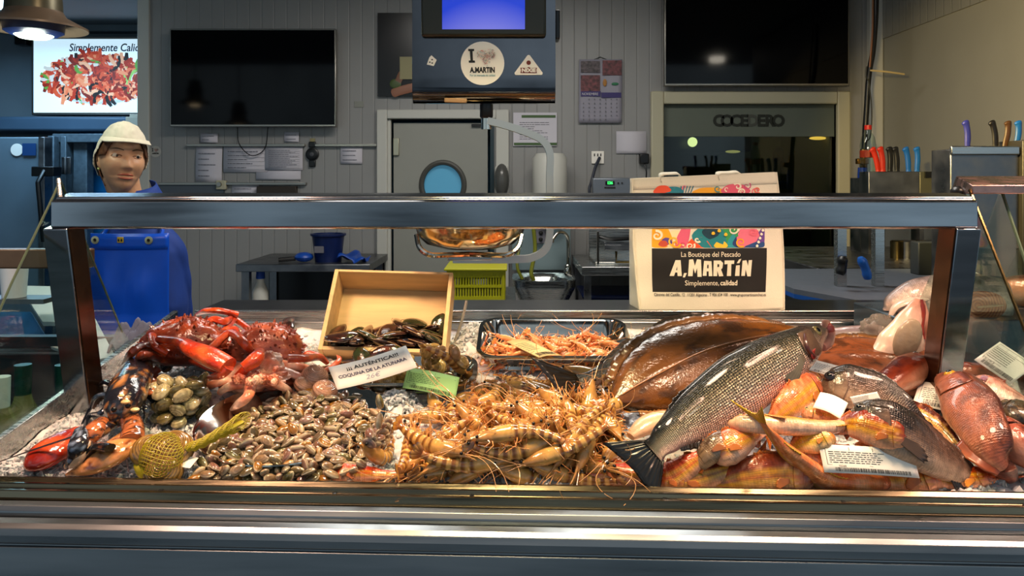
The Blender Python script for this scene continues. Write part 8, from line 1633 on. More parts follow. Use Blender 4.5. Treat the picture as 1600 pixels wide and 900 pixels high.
# ================================================================== piles of small things (settled positions: x, y, z in half millimetres, quaternion in 1/50)
D_coquina = [-397,-199,234,2,-38,-6,32,-398,-200,177,34,2,36,-10,-428,-191,136,40,17,-4,-24,-423,-168,122,8,44,-22,-8,-411,-109,133,14,2,-22,-42,-415,-140,127,20,-17,-9,42,-428,-196,109,27,38,18,-6,-412,-72,120,31,13,-25,-28,-416,-161,96,26,-7,-7,-41,-409,-98,108,42,-24,-6,12,-415,-127,100,46,5,4,16,-400,-19,116,36,-9,-20,-28,-406,-67,95,6,22,-44,-2,-401,-37,101,32,-22,-10,-30,-410,-101,83,4,44,-20,-10,-400,-66,72,38,6,6,31,-398,0,79,20,-30,-10,34,-565,-131,53,2,-48,11,4,-745,-38,65,43,4,-6,-25,-781,-51,63,23,-40,14,12,-591,-142,45,24,-6,-8,42,-693,-138,45,45,11,-18,-2,-765,-188,35,38,-4,12,-30,-401,-25,66,29,0,-22,-34,-768,-149,42,47,16,-4,-2,-602,34,76,16,46,-10,0,-796,-168,37,24,40,15,-11,-634,-88,52,42,-21,11,-14,-717,-50,59,47,-2,-14,8,-533,-150,40,48,6,4,10,-727,217,108,29,-5,-12,38,-555,-180,32,19,-14,10,-42,-818,-110,46,14,-32,-33,12,-824,-196,29,26,-39,-18,2,-540,75,80,1,43,24,9,-850,-49,57,44,-18,-14,4,-724,-150,37,20,-10,-32,-31,-862,-197,28,42,18,-20,-6,-598,-48,56,10,6,0,48,-458,-171,33,23,-16,-6,-40,-562,-100,46,46,-18,0,-10,-697,101,84,10,2,14,-47,-600,-174,31,32,7,-34,-17,-756,251,112,1,-8,49,5,-534,-23,60,17,-41,22,-3,-671,167,96,2,21,-42,-18,-568,148,92,0,4,-36,35,-688,261,113,36,4,-3,35,-702,-99,44,31,4,-2,39,-900,-178,29,8,-16,-46,10,-728,49,72,19,8,-18,42,-681,-189,26,6,-38,28,-14,-749,-65,50,32,-13,-4,36,-525,-174,29,36,-13,0,32,-756,-102,42,38,31,8,2,-627,-169,30,24,36,4,-25,-544,-77,47,4,8,0,49,-476,-190,25,15,34,34,-1,-676,-70,48,16,-1,-16,-45,-611,-200,23,48,-5,-10,-6,-650,268,112,0,-1,4,50,-726,-117,38,40,0,8,30,-891,88,77,36,-1,-14,31,-791,-127,36,26,-14,37,-16,-808,57,71,4,-4,9,-49,-652,-150,31,28,4,2,-41,-808,159,90,12,40,28,6,-950,-146,32,38,28,-2,-16,-782,94,77,20,43,-12,-10,-795,-194,22,46,5,-6,16,-508,84,75,14,-14,34,-30,-824,-141,32,46,10,-4,-14,-557,36,65,4,-27,-40,10,-494,64,70,18,-4,17,-43,-922,-131,33,24,0,-36,-24,-523,-118,36,40,28,8,6,-926,-19,54,8,9,25,-42,-614,-146,30,10,6,-39,30,-685,-154,28,46,-8,-11,-12,-832,-63,45,24,-10,3,42,-780,-28,52,48,12,2,8,-675,-127,33,24,33,-3,-28,-649,129,81,24,-2,14,42,-803,-69,44,2,-19,0,46,-704,62,68,33,-26,21,-18,-751,-163,25,49,-8,-3,-4,-504,-188,20,31,1,-6,-38,-762,312,115,48,-12,4,2,-868,-106,36,4,-10,3,-48,-624,149,84,47,-8,-8,-12,-776,227,99,6,-15,-46,-10,-490,-157,26,0,6,24,44,-538,125,79,15,-19,-31,31,-573,-120,33,48,14,-2,0,-850,37,62,38,14,28,-4,-663,299,112,9,-30,39,6,-777,-85,39,11,-2,12,-48,-837,-176,22,46,5,-2,20,-865,13,58,8,-6,-8,48,-608,-81,40,24,-21,-29,26,-718,299,112,22,0,-5,44,-870,-139,28,24,7,-11,-42,-583,20,58,10,-6,-15,-46,-672,-93,37,48,5,-4,14,-650,-185,19,38,30,-8,1,-781,279,107,24,-4,-14,41,-694,-23,50,24,42,-12,2,-529,43,62,27,6,3,42,-918,-63,42,3,-28,-40,9,-467,-140,27,10,-1,-40,27,-583,58,65,24,20,-20,-32,-906,130,78,50,-4,-4,-2,-570,-147,26,8,0,5,49,-504,-90,37,21,32,-32,5,-649,70,67,41,6,14,24,-915,70,67,2,-19,-44,14,-742,336,117,50,2,4,3,-537,-199,16,4,-10,4,-49,-827,261,103,37,-29,14,-9,-566,-23,49,14,-14,28,-36,-785,26,58,8,-16,-42,20,-878,-77,38,22,-4,12,-42,-577,-71,39,18,3,6,-46,-557,207,92,9,46,-2,18,-634,20,57,10,18,7,-45,-667,-40,45,34,-33,-15,6,-912,-199,15,5,-4,-6,49,-852,146,80,7,13,48,1,-955,-47,44,30,-26,-24,19,-624,221,94,40,7,2,30,-473,-83,36,31,2,-4,39,-606,-15,49,1,-14,-48,-7,-859,214,92,40,-10,4,28,-940,25,56,10,6,-12,-47,-754,124,75,38,17,-15,-23,-483,180,86,28,35,-18,-12,-732,-76,37,8,12,-4,-48,-447,78,66,20,29,26,24,-630,182,86,15,-20,-24,36,-895,-121,28,26,-18,-22,32,-638,-62,40,24,-3,-24,36,-517,-52,42,28,20,-24,-27,-766,-132,26,26,26,10,-32,-745,-187,16,26,-15,4,40,-879,-12,49,22,-12,-4,-44,-816,106,71,34,-16,19,-26,-818,298,108,9,30,14,-36,-421,66,64,2,22,-44,-9,-841,240,97,38,18,-18,-20,-680,19,55,18,8,-22,-40,-643,-106,30,26,24,16,31,-654,106,71,8,12,-8,48,-704,144,78,49,5,-9,2,-889,152,79,27,-38,-4,-17,-752,3,51,46,15,-10,0,-740,185,85,20,-12,-41,16,-735,-30,45,50,-4,-2,-2,-912,13,53,39,11,1,30,-487,-7,49,1,48,-10,-10,-789,-5,49,12,10,-24,41,-492,-43,42,6,22,-2,-44,-747,156,79,2,4,-34,36,-621,90,67,28,-16,-18,34,-627,-34,43,39,18,-8,-24,-711,178,83,26,28,10,30,-728,274,102,28,-33,14,21,-764,69,63,48,7,-2,11,-432,-8,48,40,18,-5,-23,-584,133,74,21,31,32,8,-652,210,89,4,26,-42,-8,-837,-91,32,14,40,-23,-12,-830,-32,43,5,-14,-39,27,-702,-49,40,37,-3,-6,-32,-913,101,68,19,36,-6,-28,-944,64,61,36,-8,16,-30,-682,89,66,49,-9,-2,-1,-830,208,88,21,-14,-2,-43,-822,38,56,30,-22,0,34,-852,92,66,50,-2,0,7,-470,20,52,30,9,2,39,-590,99,67,13,-4,8,48,-929,-105,28,48,-11,5,7,-550,234,92,6,2,48,11,-721,241,93,37,-5,-11,32,-558,83,63,36,-2,-9,33,-817,12,50,19,8,-22,-40,-669,253,95,39,-6,-2,-31,-618,128,71,9,-10,-11,47,-609,52,57,40,-1,-12,28,-829,173,80,40,0,-2,30,-717,2,47,46,-10,-12,14,-585,165,78,10,-1,41,-26,-464,135,73,18,-4,3,-46,-533,203,85,10,-22,40,-17,-906,176,80,50,-1,-2,0,-773,183,81,8,2,-49,6,-726,101,65,6,-6,-9,-48,-470,204,85,40,10,-4,-27,-694,119,69,2,-2,-28,41,-512,174,79,8,-5,-48,9,-793,144,73,48,-10,-3,-10,-563,122,69,30,-19,4,35,-746,292,101,16,-15,21,-40,-685,188,81,29,13,10,37,-795,207,85,46,8,6,16,-864,-170,13,1,14,-8,48,-670,-202,7,36,27,-18,10,-830,68,58,45,9,0,20,-849,122,68,8,0,-20,44,-691,240,90,6,-27,-38,17,-531,-140,18,48,14,-3,6,-564,270,96,22,-20,-12,38,-737,212,85,12,-10,-32,34,-532,92,62,36,-4,-8,33,-710,-164,13,22,28,-34,-8,-608,192,81,34,-10,-16,32,-544,-93,26,24,8,11,42,-853,285,98,47,6,-8,15,-887,219,85,21,13,16,40,-789,120,66,35,34,-10,2,-866,-32,37,12,17,-43,14,-621,312,103,34,-25,12,-23,-639,294,99,44,7,-8,-22,-590,251,91,3,6,-4,50,-778,332,106,44,10,0,22,-668,0,43,42,-12,-12,20,-511,118,65,46,5,-4,-17,-693,278,95,46,16,6,14,-726,68,55,22,-12,-38,22,-793,258,91,47,7,-2,-16,-681,324,104,24,-30,26,-20,-769,-192,6,40,6,20,22,-746,250,90,28,1,-6,-41,-742,44,50,22,-21,-32,24,-767,43,50,28,-10,27,30,-768,-52,32,14,10,0,47,-593,220,83,13,-20,-44,6,-667,354,109,17,-14,8,44,-915,-147,13,24,-18,2,-40,-656,175,75,6,-36,-32,10,-697,-190,5,2,-34,32,-18,-539,267,92,8,34,31,16,-939,111,62,28,6,-6,-40,-505,44,50,38,-6,1,-31,-883,117,63,40,-16,0,-24,-854,-196,4,18,-8,12,44,-928,-80,26,16,10,-34,32,-953,-171,9,44,-14,-17,2,-546,162,71,49,-9,0,2,-896,-28,35,32,32,16,-14,-747,361,109,48,12,-8,0,-703,-126,16,38,15,12,-27,-806,-153,11,34,7,20,30,-809,236,85,6,-4,-14,48,-559,-165,8,28,-11,0,-40,-488,-102,20,18,-31,-23,26,-638,262,89,24,-42,-10,-6,-837,318,100,16,1,17,-44,-623,-123,16,8,-20,33,-31,-767,-107,19,0,-14,4,-48,-605,282,93,6,-9,-6,48,-567,326,101,49,2,9,2,-572,1,39,14,12,-36,30,-823,-192,3,28,-4,26,-32,-600,-198,1,14,8,12,-46,-877,256,87,24,43,-6,-8,-735,-122,15,42,18,10,-17,-649,334,102,42,-6,-1,27,-537,-10,37,28,34,-4,22,-577,-92,21,20,-6,-18,-42,-815,-89,21,20,22,39,12,-603,10,40,16,13,-28,36,-822,-119,15,44,12,-13,-15,-576,304,95,2,-8,-30,-39,-900,-51,28,7,-19,-14,44,-726,-192,1,38,24,14,18,-851,-138,11,20,-13,36,-24,-701,-70,24,28,-2,-14,-38,-901,203,76,5,-22,-7,-44,-792,94,55,24,-18,-6,-40,-827,386,110,0,10,46,16,-912,-174,4,7,2,29,-40,-693,39,44,10,-19,4,-45,-952,-197,-1,46,14,0,14,-591,-46,28,0,-14,17,-44,-542,16,40,38,5,-23,22,-649,-160,6,16,-3,29,-37,-889,41,44,27,-20,20,-31,-778,-152,7,40,-18,17,-16,-768,303,94,39,-2,-1,32,-434,-36,29,41,16,18,16,-600,397,112,21,-10,-7,44,-632,-188,0,36,2,-8,34,-562,-196,-1,12,-2,-11,47,-490,-187,0,22,-4,-6,44,-888,-191,-1,4,44,24,5,-951,7,37,31,-2,-20,-34,-473,159,66,7,-9,0,-48,-794,-187,0,35,8,4,34,-541,-39,28,46,-15,13,-2,-801,343,101,30,-6,12,-38,-526,-74,21,16,-22,-41,8,-946,-118,13,42,-24,2,-11,-618,348,101,18,-38,27,0,-421,-172,2,0,26,-41,-11,-811,-21,31,46,15,-12,-6,-525,-170,3,24,-4,-10,42,-830,-157,5,36,9,-2,34,-679,-153,6,38,-2,-2,32,-838,22,39,24,38,20,2,-738,-153,6,44,10,2,-22,-463,-158,5,47,12,0,12,-709,356,102,30,0,-6,-40,-584,-157,5,38,8,4,32,-614,-157,5,27,-4,-9,41,-946,-145,7,48,8,4,-6,-742,411,113,11,-8,21,-43,-662,67,47,44,-12,10,18,-614,-91,17,50,0,8,-4,-887,-144,7,32,-4,-8,38,-952,-85,18,18,-18,-40,18,-668,225,77,32,0,8,-38,-431,48,43,20,36,-28,0,-631,391,108,1,14,45,18,-492,-138,8,5,-2,-12,48,-633,63,46,35,-28,-6,22,-909,57,45,19,-20,14,-39,-426,110,55,46,-3,20,-4,-593,-121,11,44,8,4,23,-766,108,54,14,42,-22,10,-462,-123,10,7,-2,-12,48,-658,-123,10,40,11,-1,-28,-561,-117,11,30,-2,10,-39,-887,82,49,44,16,-18,-6,-522,-114,12,7,1,12,-48,-872,-111,12,3,-1,4,50,-663,-58,22,20,-6,28,-36,-794,-110,12,34,-4,8,-36,-865,-52,23,40,30,-2,6,-462,70,46,2,14,-15,46,-725,-86,16,36,-3,-4,35,-693,-95,15,46,12,0,16,-567,191,69,1,24,34,-27,-651,-81,17,14,-4,8,-48,-455,-89,16,48,12,-2,-8,-857,-85,16,18,6,3,46,-478,-33,26,36,22,-16,-22,-894,-83,17,28,8,-2,-41,-866,27,38,31,14,-4,36,-768,-26,27,39,30,0,-10,-768,-80,17,3,2,-12,48,-919,-21,28,25,-8,27,-33,-484,90,49,46,12,14,6,-805,71,46,24,-19,-15,36,-829,-57,21,46,3,-6,17,-488,-64,20,2,-2,-12,48,-618,-58,21,47,-2,6,-16,-446,-64,20,18,-4,-9,46,-880,306,90,26,40,6,14,-563,-61,20,8,4,-4,-49,-473,255,80,22,-30,9,-32,-937,-56,21,48,12,0,-6,-794,-53,21,38,8,4,32,-589,47,40,32,3,-10,-38,-744,143,58,7,22,42,-15,-729,-44,23,20,0,12,-44,-648,-26,26,12,6,-4,48,-769,168,63,12,12,-46,5,-720,391,105,46,3,-16,-14,-825,151,60,20,-18,10,-41,-947,-21,27,22,7,0,-44,-578,-19,27,10,5,2,49,-510,-16,28,14,5,6,-47,-613,-21,27,36,6,-4,-34,-688,-25,26,16,-3,-10,46,-635,4,31,14,-2,-2,-48,-548,64,43,0,8,0,-50,-799,176,64,36,24,10,-23,-451,-16,27,39,10,1,30,-850,-5,29,49,8,-4,2,-693,68,43,33,32,6,19,-743,-10,28,6,4,4,50,-578,86,46,22,-18,-25,32,-843,206,69,9,-14,-6,-47,-690,13,32,18,-2,-1,-46,-425,9,32,32,0,-10,37,-799,7,31,10,1,12,-48,-893,5,31,26,8,2,42,-738,336,94,12,-5,-10,-47,-487,11,32,12,-48,6,2,-933,168,62,33,12,-21,-28,-713,200,68,42,0,-21,18,-513,206,69,16,-8,42,20,-657,145,57,10,11,-6,47,-748,18,33,6,1,-12,48,-697,170,62,18,-32,26,-22,-791,294,85,45,3,20,8,-604,81,45,32,20,8,32,-567,31,35,16,4,8,-46,-441,134,55,12,-18,34,-30,-658,33,36,26,4,-8,42,-922,20,33,40,11,1,28,-622,34,36,8,5,0,49,-718,35,36,27,2,2,42,-452,28,34,32,-4,8,-38,-626,244,75,46,-21,-1,0,-939,44,37,48,4,4,14,-745,85,45,28,-10,26,-32,-778,377,101,7,-36,-20,-26,-526,36,36,14,0,-12,46,-797,37,36,48,12,-2,-8,-632,166,60,42,26,-7,6,-482,50,38,42,9,-4,-26,-862,61,40,12,-4,-7,48,-666,110,49,5,-8,28,-40,-775,205,67,14,-6,48,-4,-588,123,51,6,-12,-42,22,-415,72,42,39,10,0,-30,-766,261,77,1,-35,26,24,-838,87,44,48,6,4,9,-775,76,42,24,0,12,-42,-447,99,46,2,-44,22,-2,-685,134,53,39,30,0,-11,-700,316,87,43,-20,11,11,-927,88,44,34,10,-2,-34,-542,138,54,28,15,20,34,-611,149,56,45,-20,-8,2,-918,143,54,1,-6,22,44,-515,87,44,27,0,11,-40,-707,90,44,48,12,2,5,-837,358,95,8,-45,-4,20,-637,93,45,0,-2,12,-48,-850,147,55,24,-26,33,-12,-721,158,57,40,12,3,-26,-874,153,56,24,-26,-32,12,-816,282,81,14,6,-46,10,-552,102,46,39,10,-1,-30,-866,104,47,29,8,-2,-40,-454,205,65,20,24,19,35,-906,114,48,11,1,-12,48,-623,119,49,11,2,4,48,-471,129,51,38,2,3,33,-821,117,49,19,-2,-11,45,-724,121,49,48,12,2,6,-498,138,52,39,1,-8,30,-780,140,53,8,-4,-6,48,-478,190,62,22,-6,-28,35,-593,329,88,12,-20,29,-34,-522,260,75,32,20,20,26,-898,173,58,19,7,2,-46]
D_cockle = [-1153,216,71,33,6,2,37,-1231,245,76,14,0,-2,-48,-1150,151,61,45,8,-3,-20,-1092,205,77,42,6,-22,-16,-1173,272,80,34,0,2,37,-1196,148,77,18,-4,-8,46,-1129,194,95,29,6,-6,40,-1233,189,68,46,12,-2,14,-1151,144,106,44,-21,1,-12,-1232,177,109,8,22,-7,44,-1116,173,123,21,3,-10,44,-1177,196,99,20,25,-2,-38,-1199,153,120,28,1,-24,-34,-1123,264,83,32,-6,14,-35,-1135,148,152,14,12,-16,-44,-1208,250,107,16,0,0,47,-1096,238,116,38,-14,-24,16,-1200,200,139,39,-15,-16,-22,-1165,169,159,42,-16,-20,-11,-1243,230,121,34,2,-28,24,-1147,231,122,41,-16,-11,-22,-1214,156,164,34,14,4,-34,-1125,274,130,12,-16,-14,44,-1179,285,117,12,45,14,-12,-1246,198,159,28,21,14,34,-1199,239,147,30,-12,-12,-36,-1162,212,174,8,-23,-9,-42,-1100,212,153,14,0,-2,48,-1222,211,188,34,5,12,34,-1161,291,158,28,39,-10,9,-1154,253,158,34,-31,-2,-20,-1110,260,179,22,-30,29,-17,-1224,273,152,33,-10,-32,-16,-1108,181,182,8,2,-4,-50]
D_prawn = [69,-191,11,24,-43,-6,4,192,-131,21,6,-13,-44,18,158,257,81,43,24,4,6,-191,274,81,0,-36,34,7,-157,137,63,37,-10,-20,25,334,183,71,29,-10,20,-34,-236,455,198,16,-12,-8,-45,218,138,60,2,-46,-19,-1,295,381,100,22,-42,14,-10,57,402,102,45,15,-1,-16,-55,-85,28,44,0,7,-22,182,-203,12,46,-20,3,-1,212,358,106,46,-13,-14,9,165,159,63,46,13,3,14,-187,-162,11,48,12,2,4,-41,103,59,48,-14,2,0,-412,-100,47,20,-32,-26,20,-109,266,79,40,8,3,28,157,132,97,7,-48,-10,4,249,227,131,12,-26,30,-28,272,-91,27,36,-6,-10,33,-84,285,113,5,-37,-33,1,-73,-175,27,46,20,-1,2,180,219,72,0,16,-46,-14,97,271,97,2,5,3,-50,173,-59,87,42,-22,0,16,296,174,94,26,-16,16,-36,139,31,46,8,0,-14,48,234,281,113,26,-34,-23,12,349,134,135,12,-38,-29,7,359,110,63,32,-20,-28,18,224,-67,109,5,-42,-26,-6,-139,326,91,26,-14,18,-36,-284,-86,28,8,-26,42,-1,-140,-56,30,22,-6,-24,38,68,-171,59,23,44,4,-5,271,85,65,36,-18,-11,27,-253,230,79,22,-38,23,-8,34,173,69,6,-2,25,-43,102,231,112,4,6,2,-50,307,354,157,42,19,2,-20,-233,-91,30,15,-19,40,-18,315,-77,66,3,-36,-35,-1,194,-81,56,36,-30,-12,10,87,318,96,26,-42,-10,-5,-327,-97,55,28,-20,24,-27,248,131,96,28,-1,26,-33,-205,-120,42,11,-19,40,-20,332,21,109,40,6,4,29,-74,-14,39,44,-18,9,-14,-76,216,73,24,-13,19,-38,-2,-21,34,3,47,-16,-5,148,31,132,28,-19,20,-30,160,-51,44,42,-21,-4,15,59,454,110,18,3,4,46,46,-136,33,44,-24,2,-1,313,-46,32,32,-14,17,-32,211,-129,119,24,38,12,19,-23,390,99,16,1,1,48,-102,-106,99,42,-13,-6,22,82,-84,92,1,22,-44,10,120,81,101,45,-21,1,1,61,-3,77,2,26,41,13,128,457,116,6,-14,-44,18,240,-92,76,38,-22,-20,11,-254,14,43,24,-36,-24,3,51,20,42,11,-3,-24,42,-166,-139,61,14,42,20,9,187,-8,127,28,-20,20,-30,-251,-137,89,16,-7,-28,37,328,132,99,24,-16,24,-33,-134,-204,55,2,4,-35,36,-17,-115,84,10,42,24,-3,193,126,130,20,-44,14,-6,25,-202,135,47,16,2,-3,-61,53,87,45,-10,10,-16,-245,-87,66,46,1,-10,15,19,9,104,14,-13,-36,30,-239,140,84,48,-10,-2,-7,5,-50,122,8,-21,-42,16,-311,31,62,22,-34,16,-22,-37,224,95,15,-36,-30,6,251,-123,102,32,30,10,22,-91,28,79,35,-32,14,-8,22,131,83,0,8,-38,31,159,-203,97,15,-46,-8,-8,123,17,95,22,-44,2,4,179,50,86,0,2,41,-29,17,161,109,2,-6,30,-40,15,-198,95,2,-3,29,-40,-72,-94,66,8,-18,44,-14]
D_shrimp = [384,715,154,1,4,-26,42,130,734,156,34,11,-2,-35,247,887,189,13,2,2,48,100,849,180,26,8,-1,-42,-1,656,139,48,12,1,4,-32,770,165,38,24,-6,-22,374,802,173,45,20,4,9,-16,865,186,42,-15,-12,20,238,676,144,17,2,0,47,266,706,158,35,-16,-14,29,264,821,177,48,-14,-6,2,101,717,155,39,-10,-20,22,152,873,194,6,7,-26,42,22,693,149,10,0,12,-48,38,868,187,38,-10,-20,24,392,810,196,18,2,9,46,358,675,145,2,2,-26,42,165,661,145,14,-2,24,-42,232,834,180,46,-16,-10,4,330,665,166,47,14,0,11,10,803,172,19,-32,31,-12,285,799,174,4,-3,47,-16,144,787,173,16,-10,-44,16,103,672,164,19,-4,-28,36,383,857,183,11,1,-1,49,18,654,160,48,13,4,-5,217,854,188,5,2,26,-42,115,692,174,18,-4,-33,33,290,692,170,32,-18,-13,32,-81,750,174,33,-19,9,-31,43,697,174,43,16,-2,-20,332,754,179,14,0,-18,44,-34,722,159,0,-9,-47,14,132,826,194,17,-2,-26,39,355,627,135,2,-2,26,-42,390,880,200,40,-24,-6,15,191,744,175,3,-46,16,9,66,781,183,30,-33,18,-15,221,672,172,17,-8,12,-45,-35,676,163,0,8,20,-45,324,860,205,34,8,-7,-35,380,662,167,12,-8,36,-32,0,822,201,44,10,2,-20,254,764,178,49,-2,-1,-10,90,647,178,48,15,0,2,378,935,204,41,-28,1,-5,85,625,185,0,0,-40,-30,12,763,188,8,-2,-33,37,443,689,171,24,-13,18,-38,200,805,194,44,-16,4,-20,293,723,196,41,8,-1,-27,184,700,183,7,24,44,-4]
D_tray_clam = [-551,469,124,42,5,8,-25,-299,476,131,24,-28,-32,-10,-282,421,118,25,-3,-26,34,-542,545,142,48,15,4,0,-419,507,131,12,-46,-16,-2,-433,418,112,48,10,0,-12,-292,565,153,26,14,-28,30,-326,510,141,25,-33,-20,20,-530,451,148,49,4,9,-4,-245,480,124,9,-26,-41,-5,-427,447,143,45,-20,4,8,-504,507,138,40,28,4,-12,-190,450,196,40,14,12,24,-209,432,113,48,11,2,0,-551,509,161,6,-44,-20,-10,-504,420,113,48,8,6,-10,-204,522,182,24,38,20,-8,-331,483,192,6,-30,10,-38,-407,560,149,11,-4,46,-16,-471,468,128,44,18,6,12,-366,508,140,22,28,30,18,-302,520,202,42,16,-21,0,-422,485,162,2,-7,50,0,-471,405,142,11,11,-29,38,-416,533,184,21,8,-1,-44,-487,551,153,0,35,-26,26,-220,425,238,2,-29,-14,-38,-458,531,144,14,-30,32,-20,-314,497,240,48,-12,-6,2,-285,467,231,13,45,1,17,-328,448,238,36,27,-20,-6,-475,492,175,7,26,15,40]
D_mussel = [-531,864,200,48,14,0,4,-354,786,162,48,1,0,-16,-522,811,166,12,-2,-6,48,-701,792,163,50,1,1,6,-578,794,179,8,8,10,-48,-423,775,172,22,-6,-2,44,-730,861,195,18,6,-23,40,-441,842,198,44,4,-4,22,-366,800,195,50,-4,4,2,-673,515,118,3,1,9,-49,-448,813,225,9,0,6,-49,-519,724,200,12,-8,-15,-46,-628,752,187,4,-2,7,50,-463,750,204,14,3,12,46,-520,840,226,8,-2,8,-48,-745,789,194,28,0,-2,42,-652,817,190,6,46,18,-2,-346,819,221,16,-8,-10,-46,-752,832,235,6,-31,38,4,-513,642,182,43,26,0,3,-685,850,221,26,-36,-22,12,-487,881,259,5,42,-26,-8,-644,716,222,3,38,-32,4,-469,616,151,6,1,36,-34,-365,853,243,44,-7,-6,-20,-609,622,157,8,-25,-38,-19,-711,754,221,45,4,-2,21,-367,730,207,7,48,-10,-6,-592,752,227,8,-12,-4,-48,-323,900,239,34,20,-14,28,-531,794,244,38,8,-2,31,-320,627,149,3,3,-29,40,-596,877,224,10,-6,48,5,-491,735,242,45,-2,1,22,38,1085,209,0,-18,46,9,-1051,1135,217,28,0,-8,40,-417,765,248,18,8,10,45,-663,592,131,2,-17,-46,-7,-751,568,127,38,0,-3,32,-629,837,235,10,-34,36,-3,-426,875,265,44,6,8,20,-330,741,226,24,-14,4,-41,-714,709,244,9,-49,3,-3]

def dec(b): return [(b[i]*5, b[i+1]*5+12500, b[i+2]*5+11000, *b[i+3:i+7]) for i in range(0, len(b), 7)]
def put(o, a):
    o.location = (a[0]/1e4, a[1]/1e4, a[2]/1e4); o.rotation_mode = 'QUATERNION'; o.rotation_quaternion = Quaternion(a[3:7]).normalized()
def zone(i, P, word, ends):
    # words for where one of a heap lies, from its neighbours in the heap
    xs = sorted(p[0] for p in P); ys = sorted(p[1] for p in P); x, y, z = P[i]; n = len(P)
    if i == max(range(n), key=lambda k: P[k][2]): return 'topmost '+word+' of the heap '+ends[2]
    if x == xs[0]: return 'leftmost '+word+' of the heap, nearest '+ends[0]
    if x == xs[-1]: return 'rightmost '+word+' of the heap, nearest '+ends[1]
    if y == ys[0]: return word+' nearest the front rim in the heap '+ends[2]
    if y == ys[-1]: return word+' farthest back in the heap '+ends[2]
    a = ('left', 'centre left', 'centre', 'centre right', 'right')[min(4, int((x-xs[0])/(xs[-1]-xs[0])*5))]; b = ('front', 'middle', 'back')[min(2, int((y-ys[0])/(ys[-1]-ys[0])*3))]
    return word+' in the '+b+' part, '+a+', of the heap '+ends[2]
def pile(protos, data, label, cat, group, seed=0, ends=None):
    rg = random.Random(seed); used = set(); P = [(a[0], a[1], a[2]) for a in data]
    for i, a in enumerate(data):
        k = rg.randrange(len(protos)); o = protos[k]
        if k in used: o = copy_tree(o)
        used.add(k); put(o, a); tag(o, zone(i, P, label, ends), cat, group)
    for k in range(len(protos)):
        if k not in used:
            for c_ in list(protos[k].children): bpy.data.objects.remove(c_)
            bpy.data.objects.remove(protos[k])
cq = dec(D_coquina); prot = []
for s_ in range(10): prot.append(coquina_mesh(s_).build('coquina_clam', CM, loc=(0, 0, 0), auto=60))
stuffm = [(list(o.data.vertices), [tuple(p.vertices) for p in o.data.polygons], [tuple(c.color) for c in o.data.color_attributes['Col'].data]) for o in prot]
st_ = MB(); rg = random.Random(9)
for a in cq[300:]:
    vs, fs, cs = stuffm[rg.randrange(10)]; q = Quaternion(a[3:7]).normalized().to_matrix(); p0 = V((a[0]/1e4, a[1]/1e4, a[2]/1e4)); st_.add([p0+q @ v.co for v in vs], fs, [tuple(c) for c in cs])
o = st_.build('coquina_heap', CM, loc=tuple(CPL), auto=60); tag(o, 'lower layers of small coquina clams filling the round plate', 'clams', kind='stuff')
pile(prot, cq[:300], 'glossy coquina clam', 'clam', 'coquina clams heaped on the round plate', 1, ends=('the net bag', 'the prawns', 'on the round plate'))
prot = [prawn_proto(10+i, .136+.006*(i % 2), .0120, cv) for i, cv in enumerate((1.15, .8, 1.45, .5, 1.0))]
pile(prot, dec(D_prawn), 'banded raw prawn', 'prawn', 'striped prawns heaped at the centre front', 2, ends=('the coquinas', 'the bass tail', 'of large prawns'))
prot = [prawn_proto(40+i, .088, .0064, cv, '#d8945a', '#b86a3a', '#e0703a', '#e8a070', 'shrimp', False, True, '#e07a48', cat='shrimp', nleg=6) for i, cv in enumerate((.5, 1.1, .8))]
pile(prot, dec(D_shrimp), 'orange shrimp', 'shrimp', 'orange shrimps in the steel tray', 3, ends=('the green card', 'the flatfish', 'in the oblong tray'))
prot = [ribclam_mesh(i, .016+.001*(i % 3), c1, c2).build('cockle', CM, loc=(0, 0, 0), auto=60) for i, (c1, c2) in enumerate((('#7a744c', '#b4ac84'), ('#4a4428', '#7a7044'), ('#8f865c', '#c4b890'), ('#3e3c24', '#6a6238')))]
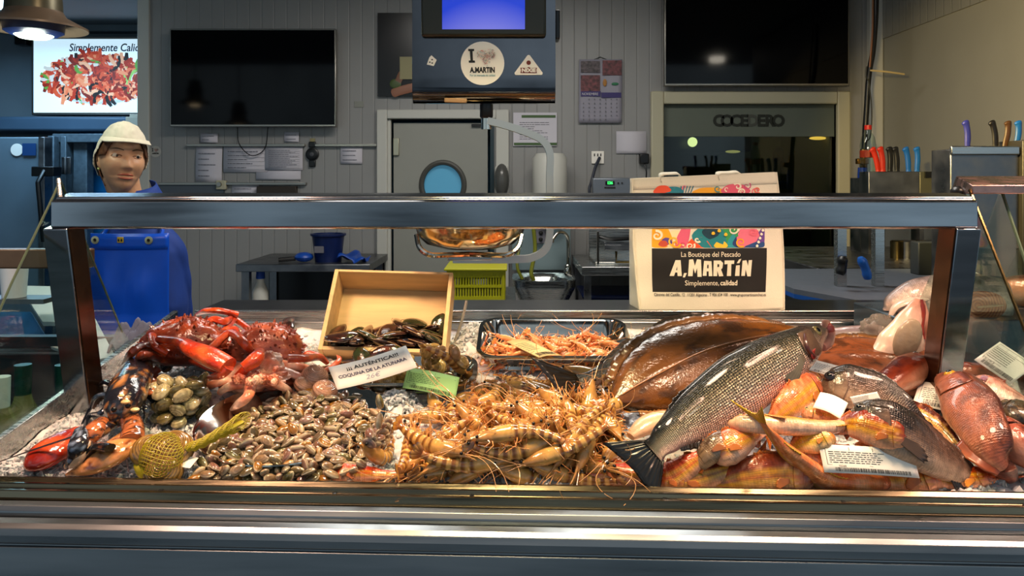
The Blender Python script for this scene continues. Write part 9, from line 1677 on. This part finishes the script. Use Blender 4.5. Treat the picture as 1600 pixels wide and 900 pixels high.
pile(prot, dec(D_cockle), 'mottled green clam', 'clam', 'mottled clams beside the lobster', 4, ends=('the lobster', 'the coquinas', 'beside the lobster'))
prot = [ribclam_mesh(20+i, .0175, c1, c2, 26, '#5a3c20', .35).build('ribbed_clam', CM, loc=(0, 0, 0), auto=60) for i, (c1, c2) in enumerate((('#8a6a34', '#b89a5a'), ('#7a5a3a', '#a8845a'), ('#8f7a40', '#c2aa6c')))]
pile(prot, dec(D_tray_clam), 'yellow ribbed clam', 'clam', 'ribbed clams in the small steel tray', 5, ends=('the name card', 'the shrimp tray', 'in the smaller tray'))
pile([mussel_proto(i) for i in range(4)], dec(D_mussel), 'dark mussel', 'mussel', 'mussels in the wooden box', 6, ends=('the left board', 'the right board', 'in the wooden box'))
# large pale clams beside the name card
for i, (px, py, h, r) in enumerate(((492, 588, .035, .026), (508, 610, .03, .024), (476, 602, .025, .022), (462, 585, .03, .020))):
    big_clam(B(px, py, h), r, E3(.4*i, .5, .3), ['pale pink ribbed clam just left of the white name card', 'round tan ribbed clam below the corner of the name card', 'pale clam behind the coquina heap next to the crab', 'pale clam closest to the pink crab underside'][i], 'venus_clam', ('#b07a5c', '#d8a888'))
# pendant lamps over the counter (their light is set at the top)
for i, (x, y, z, w_, c_) in enumerate(COUNTER_LAMPS+[(-3.25, 1.12, 2.28, 0, 0), (-2.8, 1.12, 2.06, 0, 0)]):
    pendant((x, y, z+.09), ['brimmed pendant lamp above the lobster end of the counter', 'brimmed pendant lamp above the prawns', 'brimmed pendant lamp above the large sea bass', 'brimmed pendant lamp above the right counter end', 'brimmed pendant lamp over the neighbouring stall, farthest left', 'lower brimmed pendant lamp over the neighbouring stall'][i], .16, '#6b5a4a', '#ffe0b0', 5 if i < 4 else 16)
o = MB().lathe([(0, 0), (.07, 0), (.075, .02), (.075, .05), (0, .05)], 24, (2.1, 1.12, 2.75)).build('ceiling_spotlight', mat('spot_glow', '#fff4e0', .4, emit=25), base=True); tag(o, 'bright ceiling spotlight mirrored in the television at right', 'lamp')
